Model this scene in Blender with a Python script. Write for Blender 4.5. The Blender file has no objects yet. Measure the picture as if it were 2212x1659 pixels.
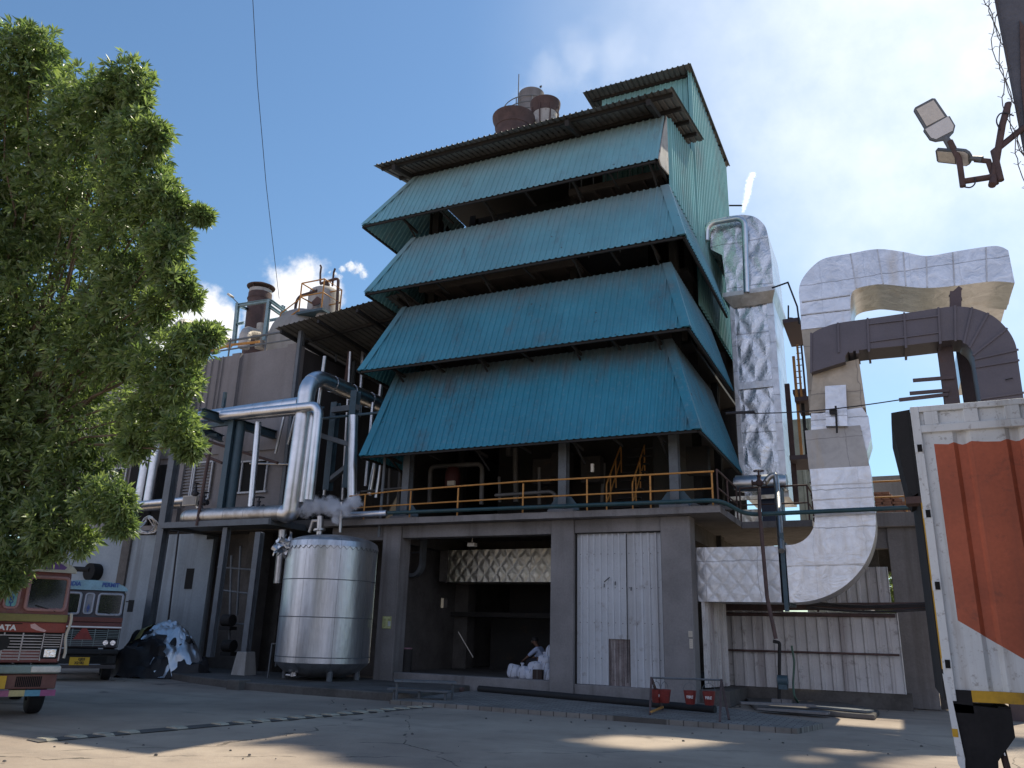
import bpy, bmesh, math, random
import numpy as np
from mathutils import Vector, Matrix, noise as mnoise
random.seed(7); rng = np.random.default_rng(11)
PI = math.pi; R = math.radians
sc = bpy.context.scene
COL = sc.collection
V = Vector

# ------------------------------------------------------------------ camera
FP = 1710.0; CX, CY = 1106.0, 829.5; CAMH = 1.75
def cam_axes(yaw, pit, rol):
    f = V((-math.sin(yaw)*math.cos(pit), math.cos(yaw)*math.cos(pit), math.sin(pit)))
    r = f.cross(V((0, 0, 1))).normalized(); u = r.cross(f)
    return r*math.cos(rol)+u*math.sin(rol), u*math.cos(rol)-r*math.sin(rol), f
AR, AU, AF = cam_axes(R(25.6), R(17.35), R(1.62))
ORG = V((0, 0, CAMH))
def ray(x, y): return AR*((x-CX)/FP) - AU*((y-CY)/FP) + AF
def P(x, y, X=None, Y=None, Z=None, D=None):
    """a survey point: the sight line measured on the photograph met with a known plane of the site"""
    d = ray(x, y)
    t = (X-ORG.x)/d.x if X is not None else (Y-ORG.y)/d.y if Y is not None else (Z-ORG.z)/d.z if Z is not None else D
    return ORG + d*t
cd = bpy.data.cameras.new('camera'); cam = bpy.data.objects.new('camera', cd); COL.objects.link(cam)
cam.matrix_world = Matrix(((AR.x, AU.x, -AF.x, ORG.x), (AR.y, AU.y, -AF.y, ORG.y), (AR.z, AU.z, -AF.z, ORG.z), (0, 0, 0, 1)))
cd.sensor_width = 36; cd.lens = 36*FP/2212; cd.clip_end = 3000; cd.clip_start = .05
sc.camera = cam

# ------------------------------------------------------------------ objects
def woff(o):
    v = V((0, 0, 0))
    while o is not None:
        v += o.location; o = o.parent
    return v
def tag(o, label=None, cat=None, group=None, kind=None):
    if label: o['label'] = label
    if cat: o['category'] = cat
    if group: o['group'] = group
    if kind: o['kind'] = kind
    return o
def thing(name, label, cat, loc=(0, 0, 0), group=None, rz=0):
    o = bpy.data.objects.new(name, None); COL.objects.link(o)
    o.location = loc; o.rotation_euler = (0, 0, rz); o.empty_display_size = .3
    return tag(o, label, cat, group)
def dup(o, loc=None, label=None, parent=None, rz=None):
    c = o.copy(); COL.objects.link(c)
    if parent is not None: c.parent = parent
    if loc is not None: c.location = loc
    if rz is not None: c.rotation_euler = (0, 0, rz)
    if label: c['label'] = label
    for ch in list(o.children): dup(ch, parent=c)
    return c

class MB:
    def __init__(s): s.v = []; s.f = []
    def add(s, vs, fs):
        n = len(s.v); s.v += [tuple(p) for p in vs]; s.f += [[i+n for i in f] for f in fs]; return s
    def poly(s, *pts): return s.add(pts, [list(range(len(pts)))])
    def box(s, x0, x1, y0, y1, z0, z1):
        return s.add([(x, y, z) for z in (z0, z1) for y in (y0, y1) for x in (x0, x1)],
            [[0, 2, 3, 1], [4, 5, 7, 6], [0, 1, 5, 4], [2, 6, 7, 3], [0, 4, 6, 2], [1, 3, 7, 5]])
    def hexa(s, b, t):  # bottom 4 + top 4 (ccw from above)
        return s.add(list(b)+list(t), [[3, 2, 1, 0], [4, 5, 6, 7], [0, 1, 5, 4], [1, 2, 6, 5], [2, 3, 7, 6], [3, 0, 4, 7]])
    def bar(s, p, q, w, h=None, up=(0, 0, 1)):
        p, q = V(p), V(q); h = w if h is None else h
        d = (q-p).normalized(); up = V(up)
        if abs(d.dot(up)) > .98: up = V((0, 1, 0))
        a = d.cross(up).normalized(); b = a.cross(d)
        vs = [e + a*(i*w/2) + b*(j*h/2) for e in (p, q) for i, j in ((-1, -1), (1, -1), (1, 1), (-1, 1))]
        return s.add(vs, [[0, 1, 2, 3], [7, 6, 5, 4], [0, 4, 5, 1], [1, 5, 6, 2], [2, 6, 7, 3], [3, 7, 4, 0]])
    def ibeam(s, p, q, w, h, up=(0, 0, 1), t=.018):
        p, q = V(p), V(q); d = (q-p).normalized(); up = V(up)
        if abs(d.dot(up)) > .98: up = V((0, 1, 0))
        a = d.cross(up).normalized(); b = a.cross(d)
        for k in (-1, 1): s.bar(p+b*(k*(h-t)/2), q+b*(k*(h-t)/2), w, t, b)
        return s.bar(p, q, t, h-2*t, b)
    def sweep(s, path, prof, up=(0, 0, 1), cap=True, closed=True, fixed=None):
        path = [V(p) for p in path]; n = len(path); m = len(prof); vs = []
        T = [((path[min(i+1, n-1)]-path[i]).normalized()+(path[i]-path[max(i-1, 0)]).normalized()).normalized() for i in range(n)]
        if fixed is not None:
            A = [V(fixed)]*n
        else:
            u = V(up); u = V((1, 0, 0)) if abs(u.dot(T[0])) > .98 else u
            a = T[0].cross(u).normalized(); A = [a]
            for i in range(1, n):
                a = A[-1]-T[i]*A[-1].dot(T[i]); A.append(a.normalized())
        for i in range(n):
            a = A[i]; b = a.cross(T[i])
            k = 1.0
            if 0 < i < n-1:
                c = T[i].dot((path[i+1]-path[i]).normalized()); k = 1/max(c, .5)
                bend = (path[i+1]-path[i]).normalized()-(path[i]-path[i-1]).normalized()
                bend = bend.normalized() if bend.length > 1e-5 else None
            else: bend = None
            for (x, y) in prof:
                o = a*x+b*y
                if bend is not None and k > 1.0005: o = o + bend*(o.dot(bend)*(k-1))
                vs.append(path[i]+o)
        fs = [[i*m+j, i*m+(j+1) % m, (i+1)*m+(j+1) % m, (i+1)*m+j] for i in range(n-1) for j in range(m)]
        if cap: fs += [list(range(m))[::-1], [(n-1)*m+j for j in range(m)]]
        return s.add(vs, fs)
    def tube(s, path, r, n=12, rings=0, cap=True, fil=0):
        if fil: path = fillet(path, fil)
        s.sweep(path, [(r*math.cos(2*PI*k/n), r*math.sin(2*PI*k/n)) for k in range(n)], cap=cap)
        if rings:
            rr = r+max(.004, r*.03); acc = rings*.5
            for p, q in zip(path, path[1:]):
                p, q = V(p), V(q); L = (q-p).length; d = (q-p).normalized() if L > 0 else V((0, 0, 1))
                while acc < L:
                    c = p+d*acc; s.tube([c-d*.012, c+d*.012], rr, n); acc += rings
                acc -= L
        return s
    def lathe(s, prof, org, n=24, axis='z'):
        vs = []; o = V(org)
        for r, h in prof:
            for k in range(n):
                a = 2*PI*k/n
                vs.append(o+V((r*math.cos(a), r*math.sin(a), h)))
        m = len(prof)
        fs = [[i*n+k, i*n+(k+1) % n, (i+1)*n+(k+1) % n, (i+1)*n+k] for i in range(m-1) for k in range(n)]
        if prof[0][0] > 1e-4: pass
        return s.add(vs, fs)
    def cyl(s, p, q, r, n=16, r2=None):
        p, q = V(p), V(q); d = (q-p).normalized(); u = V((0, 0, 1)) if abs(d.z) < .95 else V((1, 0, 0))
        a = d.cross(u).normalized(); b = a.cross(d); r2 = r if r2 is None else r2
        vs = [e+(a*math.cos(2*PI*k/n)+b*math.sin(2*PI*k/n))*rr for e, rr in ((p, r), (q, r2)) for k in range(n)]
        return s.add(vs, [[k, (k+1) % n, n+(k+1) % n, n+k] for k in range(n)]+[list(range(n))[::-1], list(range(n, 2*n))])
    def grid(s, fn, nu, nv):
        vs = [fn(i/nu, j/nv) for j in range(nv+1) for i in range(nu+1)]
        return s.add(vs, [[j*(nu+1)+i, j*(nu+1)+i+1, (j+1)*(nu+1)+i+1, (j+1)*(nu+1)+i] for j in range(nv) for i in range(nu)])
    def prism(s, outline, vec):
        o = [V(p) for p in outline]; v = V(vec); n = len(o)
        return s.add(o+[p+v for p in o], [list(range(n))[::-1], list(range(n, 2*n))]+[[i, (i+1) % n, n+(i+1) % n, n+i] for i in range(n)])
    def build(s, name, mat, parent=None, smooth=False, local=False, fixn=True, bevel=0):
        me = bpy.data.meshes.new(name)
        vs = np.array(s.v, float)
        o = bpy.data.objects.new(name, me); COL.objects.link(o)
        if parent is not None:
            o.parent = parent
            if not local: vs = vs - np.array(woff(parent))
        elif not local:
            base = np.array([(vs[:, 0].min()+vs[:, 0].max())/2, (vs[:, 1].min()+vs[:, 1].max())/2, vs[:, 2].min()])
            vs = vs-base; o.location = base
        me.from_pydata([tuple(p) for p in vs], [], s.f); me.update()
        if fixn:
            bm = bmesh.new(); bm.from_mesh(me); bmesh.ops.recalc_face_normals(bm, faces=bm.faces); bm.to_mesh(me); bm.free()
        if smooth:
            me.shade_smooth(); me.set_sharp_from_angle(angle=R(38))
        for m in (mat if isinstance(mat, (list, tuple)) else [mat]): me.materials.append(m)
        if bevel:
            b = o.modifiers.new('bevel', 'BEVEL'); b.width = bevel; b.segments = 2; b.limit_method = 'ANGLE'
        return o
def one(mb, name, mat, label, cat, group=None, **k):
    return tag(mb.build(name, mat, **k), label, cat, group)
def fillet(path, r, n=6):
    path = [V(p) for p in path]; out = [path[0]]
    for a, b, c in zip(path, path[1:], path[2:]):
        d1 = (a-b); d2 = (c-b); rr = min(r, d1.length*.49, d2.length*.49)
        d1.normalize(); d2.normalize(); p, q = b+d1*rr, b+d2*rr
        ang = d1.angle(d2)
        if ang > 3.0: out.append(b); continue
        bis = (d1+d2).normalized(); cen = b+bis*(rr/math.cos(ang/2)); rad = rr*math.tan(ang/2)
        u = (p-cen); w = (q-cen); tot = u.angle(w)
        for k in range(n+1):
            t = k/n; out.append(cen+(u*math.sin((1-t)*tot)+w*math.sin(t*tot))/math.sin(tot))
    out.append(path[-1]); return out
def spline(pts, n=4):
    P2 = [V((p[0], p[1], 0)) for p in pts]; out = []
    for i in range(len(P2)-1):
        a, b, c, d = P2[max(i-1, 0)], P2[i], P2[i+1], P2[min(i+2, len(P2)-1)]
        for k in range(n):
            t = k/n; q = (b*2+(c-a)*t+(a*2-b*5+c*4-d)*t*t+(b*3-a-c*3+d)*t**3)*.5; out.append((q.x, q.y))
    return out+[tuple(pts[-1])]
def text_mb(txt, size, ext=.004, bold=.0):
    cu = bpy.data.curves.new('lettering', 'FONT'); cu.body = txt; cu.size = size; cu.extrude = ext; cu.offset = bold
    cu.align_x = 'CENTER'; cu.align_y = 'CENTER'
    o = bpy.data.objects.new('lettering', cu); COL.objects.link(o)
    dg = bpy.context.evaluated_depsgraph_get(); dg.update()
    me = bpy.data.meshes.new_from_object(o.evaluated_get(dg))
    vs = [v.co.copy() for v in me.vertices]; fs = [list(p.vertices) for p in me.polygons]
    bpy.data.objects.remove(o); bpy.data.meshes.remove(me)
    return vs, fs
def lettering(mb, txt, size, org, right, up, bold=0, sx=1.0):
    vs, fs = text_mb(txt, size, bold=bold); r, u = V(right).normalized(), V(up).normalized(); n = r.cross(u)
    return mb.add([V(org)+r*(v.x*sx)+u*v.y+n*v.z for v in vs], fs)

# ------------------------------------------------------------------ materials
class NT:
    def __init__(s, name):
        s.m = bpy.data.materials.new(name); s.m.use_nodes = True; s.t = s.m.node_tree; s.t.nodes.clear()
        s.out = s.n('ShaderNodeOutputMaterial'); s.tc = s.n('ShaderNodeTexCoord')
    def n(s, ty, ins=None, **pr):
        nd = s.t.nodes.new(ty)
        for k, v in pr.items(): setattr(nd, k, v)
        for k, v in (ins or {}).items(): s.set(nd.inputs[k], v)
        return nd
    def set(s, sock, v):
        if isinstance(v, bpy.types.NodeSocket): s.t.links.new(v, sock)
        elif isinstance(v, bpy.types.Node): s.t.links.new(v.outputs[0], sock)
        else:
            try: sock.default_value = v
            except Exception: sock.default_value = (*v, 1.0)
    def math(s, op, a, b=0.0, c=0.0, clamp=False):
        nd = s.n('ShaderNodeMath', operation=op, use_clamp=clamp)
        s.set(nd.inputs[0], a); s.set(nd.inputs[1], b); s.set(nd.inputs[2], c); return nd.outputs[0]
    def noise(s, vec, scale, detail=4, rough=.55, dist=0):
        return s.n('ShaderNodeTexNoise', {'Vector': vec, 'Scale': scale, 'Detail': detail, 'Roughness': rough, 'Distortion': dist}).outputs[0]
    def mapping(s, vec, scale=(1, 1, 1), loc=(0, 0, 0), rot=(0, 0, 0)):
        return s.n('ShaderNodeMapping', {'Vector': vec, 'Scale': scale, 'Location': loc, 'Rotation': rot}).outputs[0]
    def ramp(s, fac, a, b, smooth=True):
        return s.n('ShaderNodeMapRange', {'Value': fac, 'From Min': a, 'From Max': b}, interpolation_type='SMOOTHSTEP' if smooth else 'LINEAR').outputs[0]
    def mix(s, fac, a, b, blend='MIX'):
        nd = s.n('ShaderNodeMix', data_type='RGBA', blend_type=blend)
        s.set(nd.inputs[0], fac); s.set(nd.inputs[6], a); s.set(nd.inputs[7], b); return nd.outputs[2]
    def bsdf(s, **k):
        nd = s.n('ShaderNodeBsdfPrincipled')
        for kk, v in k.items(): s.set(nd.inputs[kk.replace('_', ' ')], v)
        s.t.links.new(nd.outputs[0], s.out.inputs[0]); return nd
def c4(c): return (c[0], c[1], c[2], 1.0)
def mat(name, col, rough=.6, metal=0.0, var=.22, scale=1.5, dirt=None, dirtamt=.5, streak=0.0, bump=.15, bscale=25, spec=.4, rust=None, rustamt=.5):
    k = NT(name); ob = k.tc.outputs['Object']
    n1 = k.noise(ob, scale, 6, .6); n2 = k.noise(ob, bscale, 4, .6)
    v = k.math('ADD', k.math('MULTIPLY', n1, .7), k.math('MULTIPLY', n2, .3))
    f = k.ramp(v, .3, .7)
    c = k.mix(f, c4([x*(1-var) for x in col]), c4([min(1, x*(1+var)) for x in col]))
    if dirt:
        if streak: g = k.noise(k.mapping(ob, (scale*2.2, scale*2.2, scale*.12)), 1.0, 5, .65)
        else: g = k.noise(ob, scale*.6, 6, .7)
        c = k.mix(k.math('MULTIPLY', k.ramp(g, .48, .72), dirtamt), c, c4(dirt))
    if rust:
        g = k.noise(ob, scale*3, 8, .75, .3)
        c = k.mix(k.math('MULTIPLY', k.ramp(g, .55, .66), rustamt), c, c4(rust))
    bp = k.n('ShaderNodeBump', {'Strength': bump, 'Distance': .02, 'Height': n2})
    k.bsdf(Base_Color=c, Roughness=k.math('ADD', k.math('MULTIPLY', n1, .25), rough-.12, clamp=True), Metallic=metal, Normal=bp, Specular_IOR_Level=spec)
    return k.m
def sheetmat(name, col, dust, lo, hi, duststr=.75, fade=.0, pale_col=(.3, .3, .3)):
    """painted profiled sheet: soot settled along the top edge (lo..hi of the sheet's height), rain streaks, blotches"""
    k = NT(name); ob = k.tc.outputs['Object']; ge = k.tc.outputs['Generated']
    sep = k.n('ShaderNodeSeparateXYZ', {0: ge}); z = sep.outputs[2]
    st = k.noise(k.mapping(ob, (2.6, 2.6, .16)), 1.0, 6, .65); bl = k.noise(ob, .5, 5, .6); fine = k.noise(ob, 9, 5, .7)
    # sheet to sheet paint differences (each sheet about a metre wide)
    sx = k.n('ShaderNodeSeparateXYZ', {0: ob})
    sid = k.math('FLOOR', k.math('MULTIPLY', k.math('ADD', sx.outputs[0], sx.outputs[1]), .95))
    wn = k.n('ShaderNodeTexWhiteNoise', {'W': sid}, noise_dimensions='1D').outputs[0]
    c = k.mix(k.ramp(bl, .3, .7), c4([x*.86 for x in col]), c4([x*1.14 for x in col]))
    c = k.mix(k.math('MULTIPLY', wn, .38), c, c4([x*.7 for x in col]))
    if fade: c = k.mix(fade, c, c4(pale_col))
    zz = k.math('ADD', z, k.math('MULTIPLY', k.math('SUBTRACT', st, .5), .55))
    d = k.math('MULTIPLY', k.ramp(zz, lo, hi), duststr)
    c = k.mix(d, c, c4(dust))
    s2 = k.noise(k.mapping(ob, (1.1, 1.1, .07), (3, 1, 0)), 1.0, 7, .75)
    c = k.mix(k.math('MULTIPLY', k.ramp(s2, .54, .74), .6), c, c4([x*.45 for x in dust]))
    blo = k.noise(k.mapping(ob, (.45, .45, .3), (7, 2, 4)), 1.0, 7, .72)
    c = k.mix(k.math('MULTIPLY', k.ramp(blo, .52, .7), .5), c, c4([x*.55+.02 for x in dust]))
    spk = k.noise(ob, 5.5, 3, .5)
    c = k.mix(k.math('MULTIPLY', k.ramp(spk, .71, .76), .8), c, (.05, .045, .045, 1))
    c = k.mix(k.math('MULTIPLY', k.ramp(fine, .5, .8), .3), c, (.32, .35, .36))
    bp = k.n('ShaderNodeBump', {'Strength': .12, 'Distance': .02, 'Height': k.noise(ob, 3, 4)})
    k.bsdf(Base_Color=c, Roughness=k.math('ADD', .42, k.math('MULTIPLY', fine, .25)), Specular_IOR_Level=.45, Normal=bp)
    return k.m
def foil(name, col=(.72, .74, .77), rough=.32, quilt=2.2, seam=1.0, stain=(.45, .36, .25), stamt=.35, qstr=.6, metal=1.0, crump=.35, zr=.75, bst=.4, line=.25, vsm=1.0):
    k = NT(name); ob = k.tc.outputs['Object']
    w = k.n('ShaderNodeMix', {0: .13, 4: ob, 5: k.n('ShaderNodeTexNoise', {'Vector': ob, 'Scale': 2.2, 'Detail': 4}).outputs['Color']}, data_type='VECTOR').outputs[1]
    sp = k.n('ShaderNodeSeparateXYZ', {0: w}); u = k.math('ADD', sp.outputs[0], sp.outputs[1]); z = sp.outputs[2]
    def tri(x): return k.math('ABSOLUTE', k.math('SUBTRACT', k.math('FRACT', x), .5))
    a = tri(k.math('MULTIPLY', k.math('ADD', u, k.math('MULTIPLY', z, zr)), quilt)); b = tri(k.math('MULTIPLY', k.math('SUBTRACT', u, k.math('MULTIPLY', z, zr)), quilt))
    q = k.math('MINIMUM', k.ramp(a, 0, .35), k.ramp(b, 0, .35))
    cr = k.noise(ob, 2.2, 6, .6, .8); fine = k.noise(ob, 11, 5, .6)
    sd = k.math('LESS_THAN', k.math('FRACT', k.math('MULTIPLY', sp.outputs[2], seam)), .022)
    sv = k.math('MULTIPLY', k.math('LESS_THAN', k.math('FRACT', k.math('MULTIPLY', u, seam*.8)), .016), vsm)
    sm = k.math('MAXIMUM', sd, sv)
    h = k.math('ADD', k.math('MULTIPLY', q, qstr), k.math('ADD', k.math('MULTIPLY', cr, crump*2), k.math('SUBTRACT', k.math('MULTIPLY', fine, .12), k.math('MULTIPLY', sm, .5))))
    bp = k.n('ShaderNodeBump', {'Strength': bst, 'Distance': .05, 'Height': h})
    c = k.mix(k.ramp(cr, .3, .7), c4([x*.8 for x in col]), c4(col))
    st = k.noise(k.mapping(ob, (1.6, 1.6, .25)), 1.0, 6, .7)
    sf = k.math('MULTIPLY', k.ramp(st, .5, .75), stamt)
    c = k.mix(sf, c, c4(stain)); c = k.mix(k.math('MULTIPLY', sm, .45), c, (.12, .12, .125, 1))
    c = k.mix(k.math('MULTIPLY', k.math('LESS_THAN', q, .12), line), c, (.3, .3, .3, 1))
    k.bsdf(Base_Color=c, Metallic=k.math('SUBTRACT', metal, k.math('MULTIPLY', sf, .6)), Roughness=k.math('ADD', k.math('MULTIPLY', fine, .3), rough-.1), Normal=bp)
    return k.m

TEALD = (.17, .16, .15)
M = {}
M['row1'] = sheetmat('teal_sheet_faded_glare', (.15, .4, .455), (.33, .37, .38), .3, 1.2, .6, .25, (.33, .42, .45))  # upper tiers: faded, dusty paint plus glare haze put into the colour
M['row2'] = sheetmat('teal_sheet_dusty_glare', (.095, .325, .4), (.27, .29, .3), .3, 1.2, .62, .2, (.27, .38, .42))
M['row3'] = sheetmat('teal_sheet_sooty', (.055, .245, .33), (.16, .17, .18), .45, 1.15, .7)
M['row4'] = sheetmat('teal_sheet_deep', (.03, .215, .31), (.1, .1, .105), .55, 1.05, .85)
M['wallt'] = sheetmat('teal_wall_sheet', (.16, .42, .44), (.3, .33, .33), .8, 1.5, .4, .2, (.36, .46, .46))  # lightened further to stand for sun and glare on the side wall
M['flash'] = mat('teal_flashing', (.045, .2, .26), .45, var=.12, dirt=(.15, .15, .15), dirtamt=.4)
M['roofu'] = mat('weathered_roof_sheet', (.13, .13, .13), .65, var=.25, dirt=(.06, .055, .05), dirtamt=.6)
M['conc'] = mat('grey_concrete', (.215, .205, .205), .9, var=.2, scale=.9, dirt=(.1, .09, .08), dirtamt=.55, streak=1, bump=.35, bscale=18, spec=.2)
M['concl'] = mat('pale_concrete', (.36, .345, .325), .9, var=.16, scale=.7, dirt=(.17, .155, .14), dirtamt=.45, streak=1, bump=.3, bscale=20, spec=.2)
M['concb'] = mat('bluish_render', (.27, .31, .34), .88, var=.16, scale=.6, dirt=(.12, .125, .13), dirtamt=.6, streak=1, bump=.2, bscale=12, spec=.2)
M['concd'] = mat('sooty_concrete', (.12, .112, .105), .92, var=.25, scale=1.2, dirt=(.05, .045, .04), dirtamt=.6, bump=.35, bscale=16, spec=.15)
M['brown'] = mat('brown_render', (.24, .225, .225), .9, var=.14, scale=.5, dirt=(.13, .115, .105), dirtamt=.5, streak=1, bump=.2, bscale=14, spec=.2)
M['dark'] = mat('dark_steel', (.022, .021, .021), .8, var=.3, scale=1, rust=(.06, .035, .02), rustamt=.4)
M['int'] = mat('sooty_casing', (.032, .03, .029), .85, var=.3, scale=.8, rust=(.09, .05, .03), rustamt=.4)
M['steel'] = mat('grey_painted_steel', (.12, .135, .15), .55, var=.2, scale=3, rust=(.1, .055, .035), rustamt=.4)
M['bsteel'] = mat('blue_painted_steel', (.05, .09, .115), .5, var=.2, scale=3, rust=(.09, .05, .03), rustamt=.3)
M['bsteel2'] = mat('pale_blue_steel', (.22, .33, .37), .55, var=.2, scale=4, rust=(.12, .07, .045), rustamt=.6)
M['yel'] = mat('yellow_paint', (.5, .235, .06), .55, var=.2, scale=4, rust=(.16, .07, .03), rustamt=.6)
M['greenpipe'] = mat('dark_green_paint', (.02, .06, .07), .5, var=.2, scale=3, dirt=(.08, .08, .075), dirtamt=.4)
M['clad'] = mat('aluminium_cladding', (.66, .67, .69), .36, 1.0, var=.14, scale=1.2, dirt=(.3, .27, .23), dirtamt=.35, bump=.12, bscale=5)
M['clad2'] = mat('dull_aluminium_cladding', (.5, .49, .48), .42, 1.0, var=.2, scale=1.5, dirt=(.2, .17, .14), dirtamt=.6, bump=.15, bscale=6)
M['foil'] = foil('quilted_foil', (.58, .6, .63), .4, qstr=.45, quilt=2.6, zr=.8, bst=.3, line=.3)
M['foilb'] = foil('smooth_foil', (.66, .68, .71), .33, 1.5, 1.15, qstr=.0, stamt=.4, crump=.55, bst=.45, line=0, vsm=.25)
M['foilt'] = foil('tower_foil', (.66, .68, .70), .24, 1.3, .62, qstr=.8, stamt=.15, zr=.55, bst=.5, line=.2, crump=.5)
M['foild'] = foil('dusty_foil', (.45, .43, .41), .55, 2.0, 1.3, qstr=.0, stamt=.7, metal=.4, crump=.3, line=0)
M['foily'] = foil('bay_foil', (.7, .66, .56), .4, 2.6, .7, qstr=1.0, stamt=.3)
M['tan'] = foil('tan_foil', (.5, .43, .34), .5, 1.4, .8, qstr=.0, stamt=.5, metal=.5, crump=.35, line=0)
M['duct'] = mat('dark_brown_paint', (.11, .098, .115), .5, var=.14, scale=1.2, dirt=(.12, .1, .09), dirtamt=.3)
M['rust'] = mat('rusty_steel', (.095, .06, .055), .8, var=.35, scale=2, dirt=(.045, .035, .035), dirtamt=.6, bump=.3)
M['oldw'] = mat('peeling_white_paint', (.42, .4, .37), .75, var=.15, scale=1.5, rust=(.13, .07, .05), rustamt=.75, dirt=(.2, .17, .15), dirtamt=.5, streak=1)
M['white'] = mat('white_profiled_sheet', (.52, .54, .57), .5, var=.1, scale=.8, dirt=(.3, .28, .27), dirtamt=.5, streak=1, rust=(.16, .11, .09), rustamt=.35)
M['oldsheet'] = mat('old_white_sheet', (.56, .545, .54), .6, var=.14, scale=.8, dirt=(.2, .165, .16), dirtamt=.7, streak=1, rust=(.12, .08, .07), rustamt=.5)
M['cream'] = mat('cream_paint', (.55, .5, .42), .6, var=.1)
M['rubber'] = mat('black_rubber', (.018, .018, .019), .75, var=.25)
M['brick'] = mat('fired_brick', (.3, .17, .12), .9, var=.3, scale=6, dirt=(.2, .15, .12), bump=.4)
M['sack'] = mat('white_woven_sack', (.6, .63, .72), .75, var=.1, scale=3, dirt=(.4, .4, .43), bump=.3, bscale=40)
M['black'] = mat('black_void_paint', (.01, .01, .01), .9, var=.2)
M['wire'] = mat('wire_black', (.03, .03, .035), .6)
M['red'] = mat('red_bucket_paint', (.24, .04, .035), .5, var=.2, scale=6, dirt=(.12, .05, .04), dirtamt=.5)
M['lwhite'] = mat('white_lettering', (.75, .75, .75), .6, var=.05)
M['lblack'] = mat('black_lettering', (.02, .02, .02), .6, var=.05)
M['lblue'] = mat('blue_lettering', (.05, .1, .32), .6, var=.1)
M['bark'] = mat('tree_bark', (.13, .1, .075), .95, var=.3, scale=5, bump=.6)
M['gl'] = mat('dark_glass', (.015, .017, .02), .12, var=.2, spec=.6, bump=0)
M['chrome'] = mat('headlamp_glass', (.75, .78, .82), .12, .9, var=.2, scale=14, bump=.3)
# ------------------------------------------------------------------ light settings
SKY_STR, SKY_DUST, SUN_STR, EXPO = .09, .3, 5.0, .4
CLOUD = (9.5, 9.5, 9.8, 1); VEIL = .9; VEILC = (11.5, 11.8, 12.1, 1); BACKFILL = (7.4, 7.7, 9.9, 1)
# ------------------------------------------------------------------ sky and sun
SUN_AZ, SUN_EL = R(21), R(54)          # azimuth measured from +Y towards +X
w = bpy.data.worlds.new('World'); sc.world = w; w.use_nodes = True
wt = w.node_tree; wt.nodes.clear()
def wn(ty, **pr):
    n = wt.nodes.new(ty)
    for k, v in pr.items(): setattr(n, k, v)
    return n
sky = wn('ShaderNodeTexSky', sky_type='NISHITA', sun_disc=False, sun_elevation=SUN_EL, sun_rotation=SUN_AZ, altitude=50, air_density=1.15, dust_density=SKY_DUST, ozone_density=4.5)
bg = wn('ShaderNodeBackground'); wo = wn('ShaderNodeOutputWorld'); bg.inputs[1].default_value = SKY_STR
# clouds: fair weather heaps low over the skyline, placed by direction only
tc = wn('ShaderNodeTexCoord'); nz = wn('ShaderNodeTexNoise'); nz.inputs['Scale'].default_value = 7; nz.inputs['Detail'].default_value = 8; nz.inputs['Roughness'].default_value = .58
wt.links.new(tc.outputs['Generated'], nz.inputs['Vector'])
sp = wn('ShaderNodeSeparateXYZ'); wt.links.new(tc.outputs['Generated'], sp.inputs[0])
def wm(op, a, b, clamp=False):
    n = wn('ShaderNodeMath', operation=op, use_clamp=clamp)
    for i, v in enumerate((a, b)):
        if isinstance(v, float): n.inputs[i].default_value = v
        else: wt.links.new(v, n.inputs[i])
    return n.outputs[0]
def wrange(x, a, b, lo=0., hi=1.):
    n = wn('ShaderNodeMapRange', interpolation_type='SMOOTHSTEP'); wt.links.new(x, n.inputs[0])
    for i, v in zip((1, 2, 3, 4), (a, b, lo, hi)): n.inputs[i].default_value = v
    return n.outputs[0]
# heap clouds: banks centred on given directions
banks = None
for (px, py, rad) in ((640, 622, .075), (575, 690, .05), (700, 640, .05), (430, 672, .06), (352, 705, .05), (470, 700, .05)):
    d = ray(px, py).normalized(); dn = wn('ShaderNodeVectorMath', operation='DISTANCE'); dn.inputs[1].default_value = d
    wt.links.new(tc.outputs['Generated'], dn.inputs[0]); b = wrange(dn.outputs['Value'], 0.0, rad, 1., 0.)
    banks = b if banks is None else wm('MAXIMUM', banks, b)
nz2 = wn('ShaderNodeTexNoise'); nz2.inputs['Scale'].default_value = 22; nz2.inputs['Detail'].default_value = 8; nz2.inputs['Roughness'].default_value = .6
wt.links.new(tc.outputs['Generated'], nz2.inputs['Vector'])
cl = wrange(wm('ADD', wm('MULTIPLY', banks, 1.0), wm('MULTIPLY', wm('SUBTRACT', nz2.outputs[0], .5), 1.5)), .28, .75)
cl = wm('MULTIPLY', cl, wrange(banks, .02, .3))
# white sun glare mixed into the sky colour towards the right
dn = wn('ShaderNodeVectorMath', operation='DISTANCE'); dn.inputs[1].default_value = ray(2120, 60).normalized(); wt.links.new(tc.outputs['Generated'], dn.inputs[0])
veil = wm('MULTIPLY', wrange(dn.outputs['Value'], .0, .56, 1., 0.), wrange(nz.outputs[0], .15, .85, .45, 1.))
tint = wn('ShaderNodeMix', data_type='RGBA', blend_type='MULTIPLY'); tint.inputs[0].default_value = 1; wt.links.new(sky.outputs[0], tint.inputs[6]); tint.inputs[7].default_value = (1.1, 1.24, 1.24, 1)
mx = wn('ShaderNodeMix', data_type='RGBA'); wt.links.new(cl, mx.inputs[0]); wt.links.new(tint.outputs[2], mx.inputs[6]); mx.inputs[7].default_value = CLOUD
mx2 = wn('ShaderNodeMix', data_type='RGBA'); wt.links.new(wm('MULTIPLY', veil, VEIL), mx2.inputs[0]); wt.links.new(mx.outputs[2], mx2.inputs[6]); mx2.inputs[7].default_value = VEILC
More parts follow.
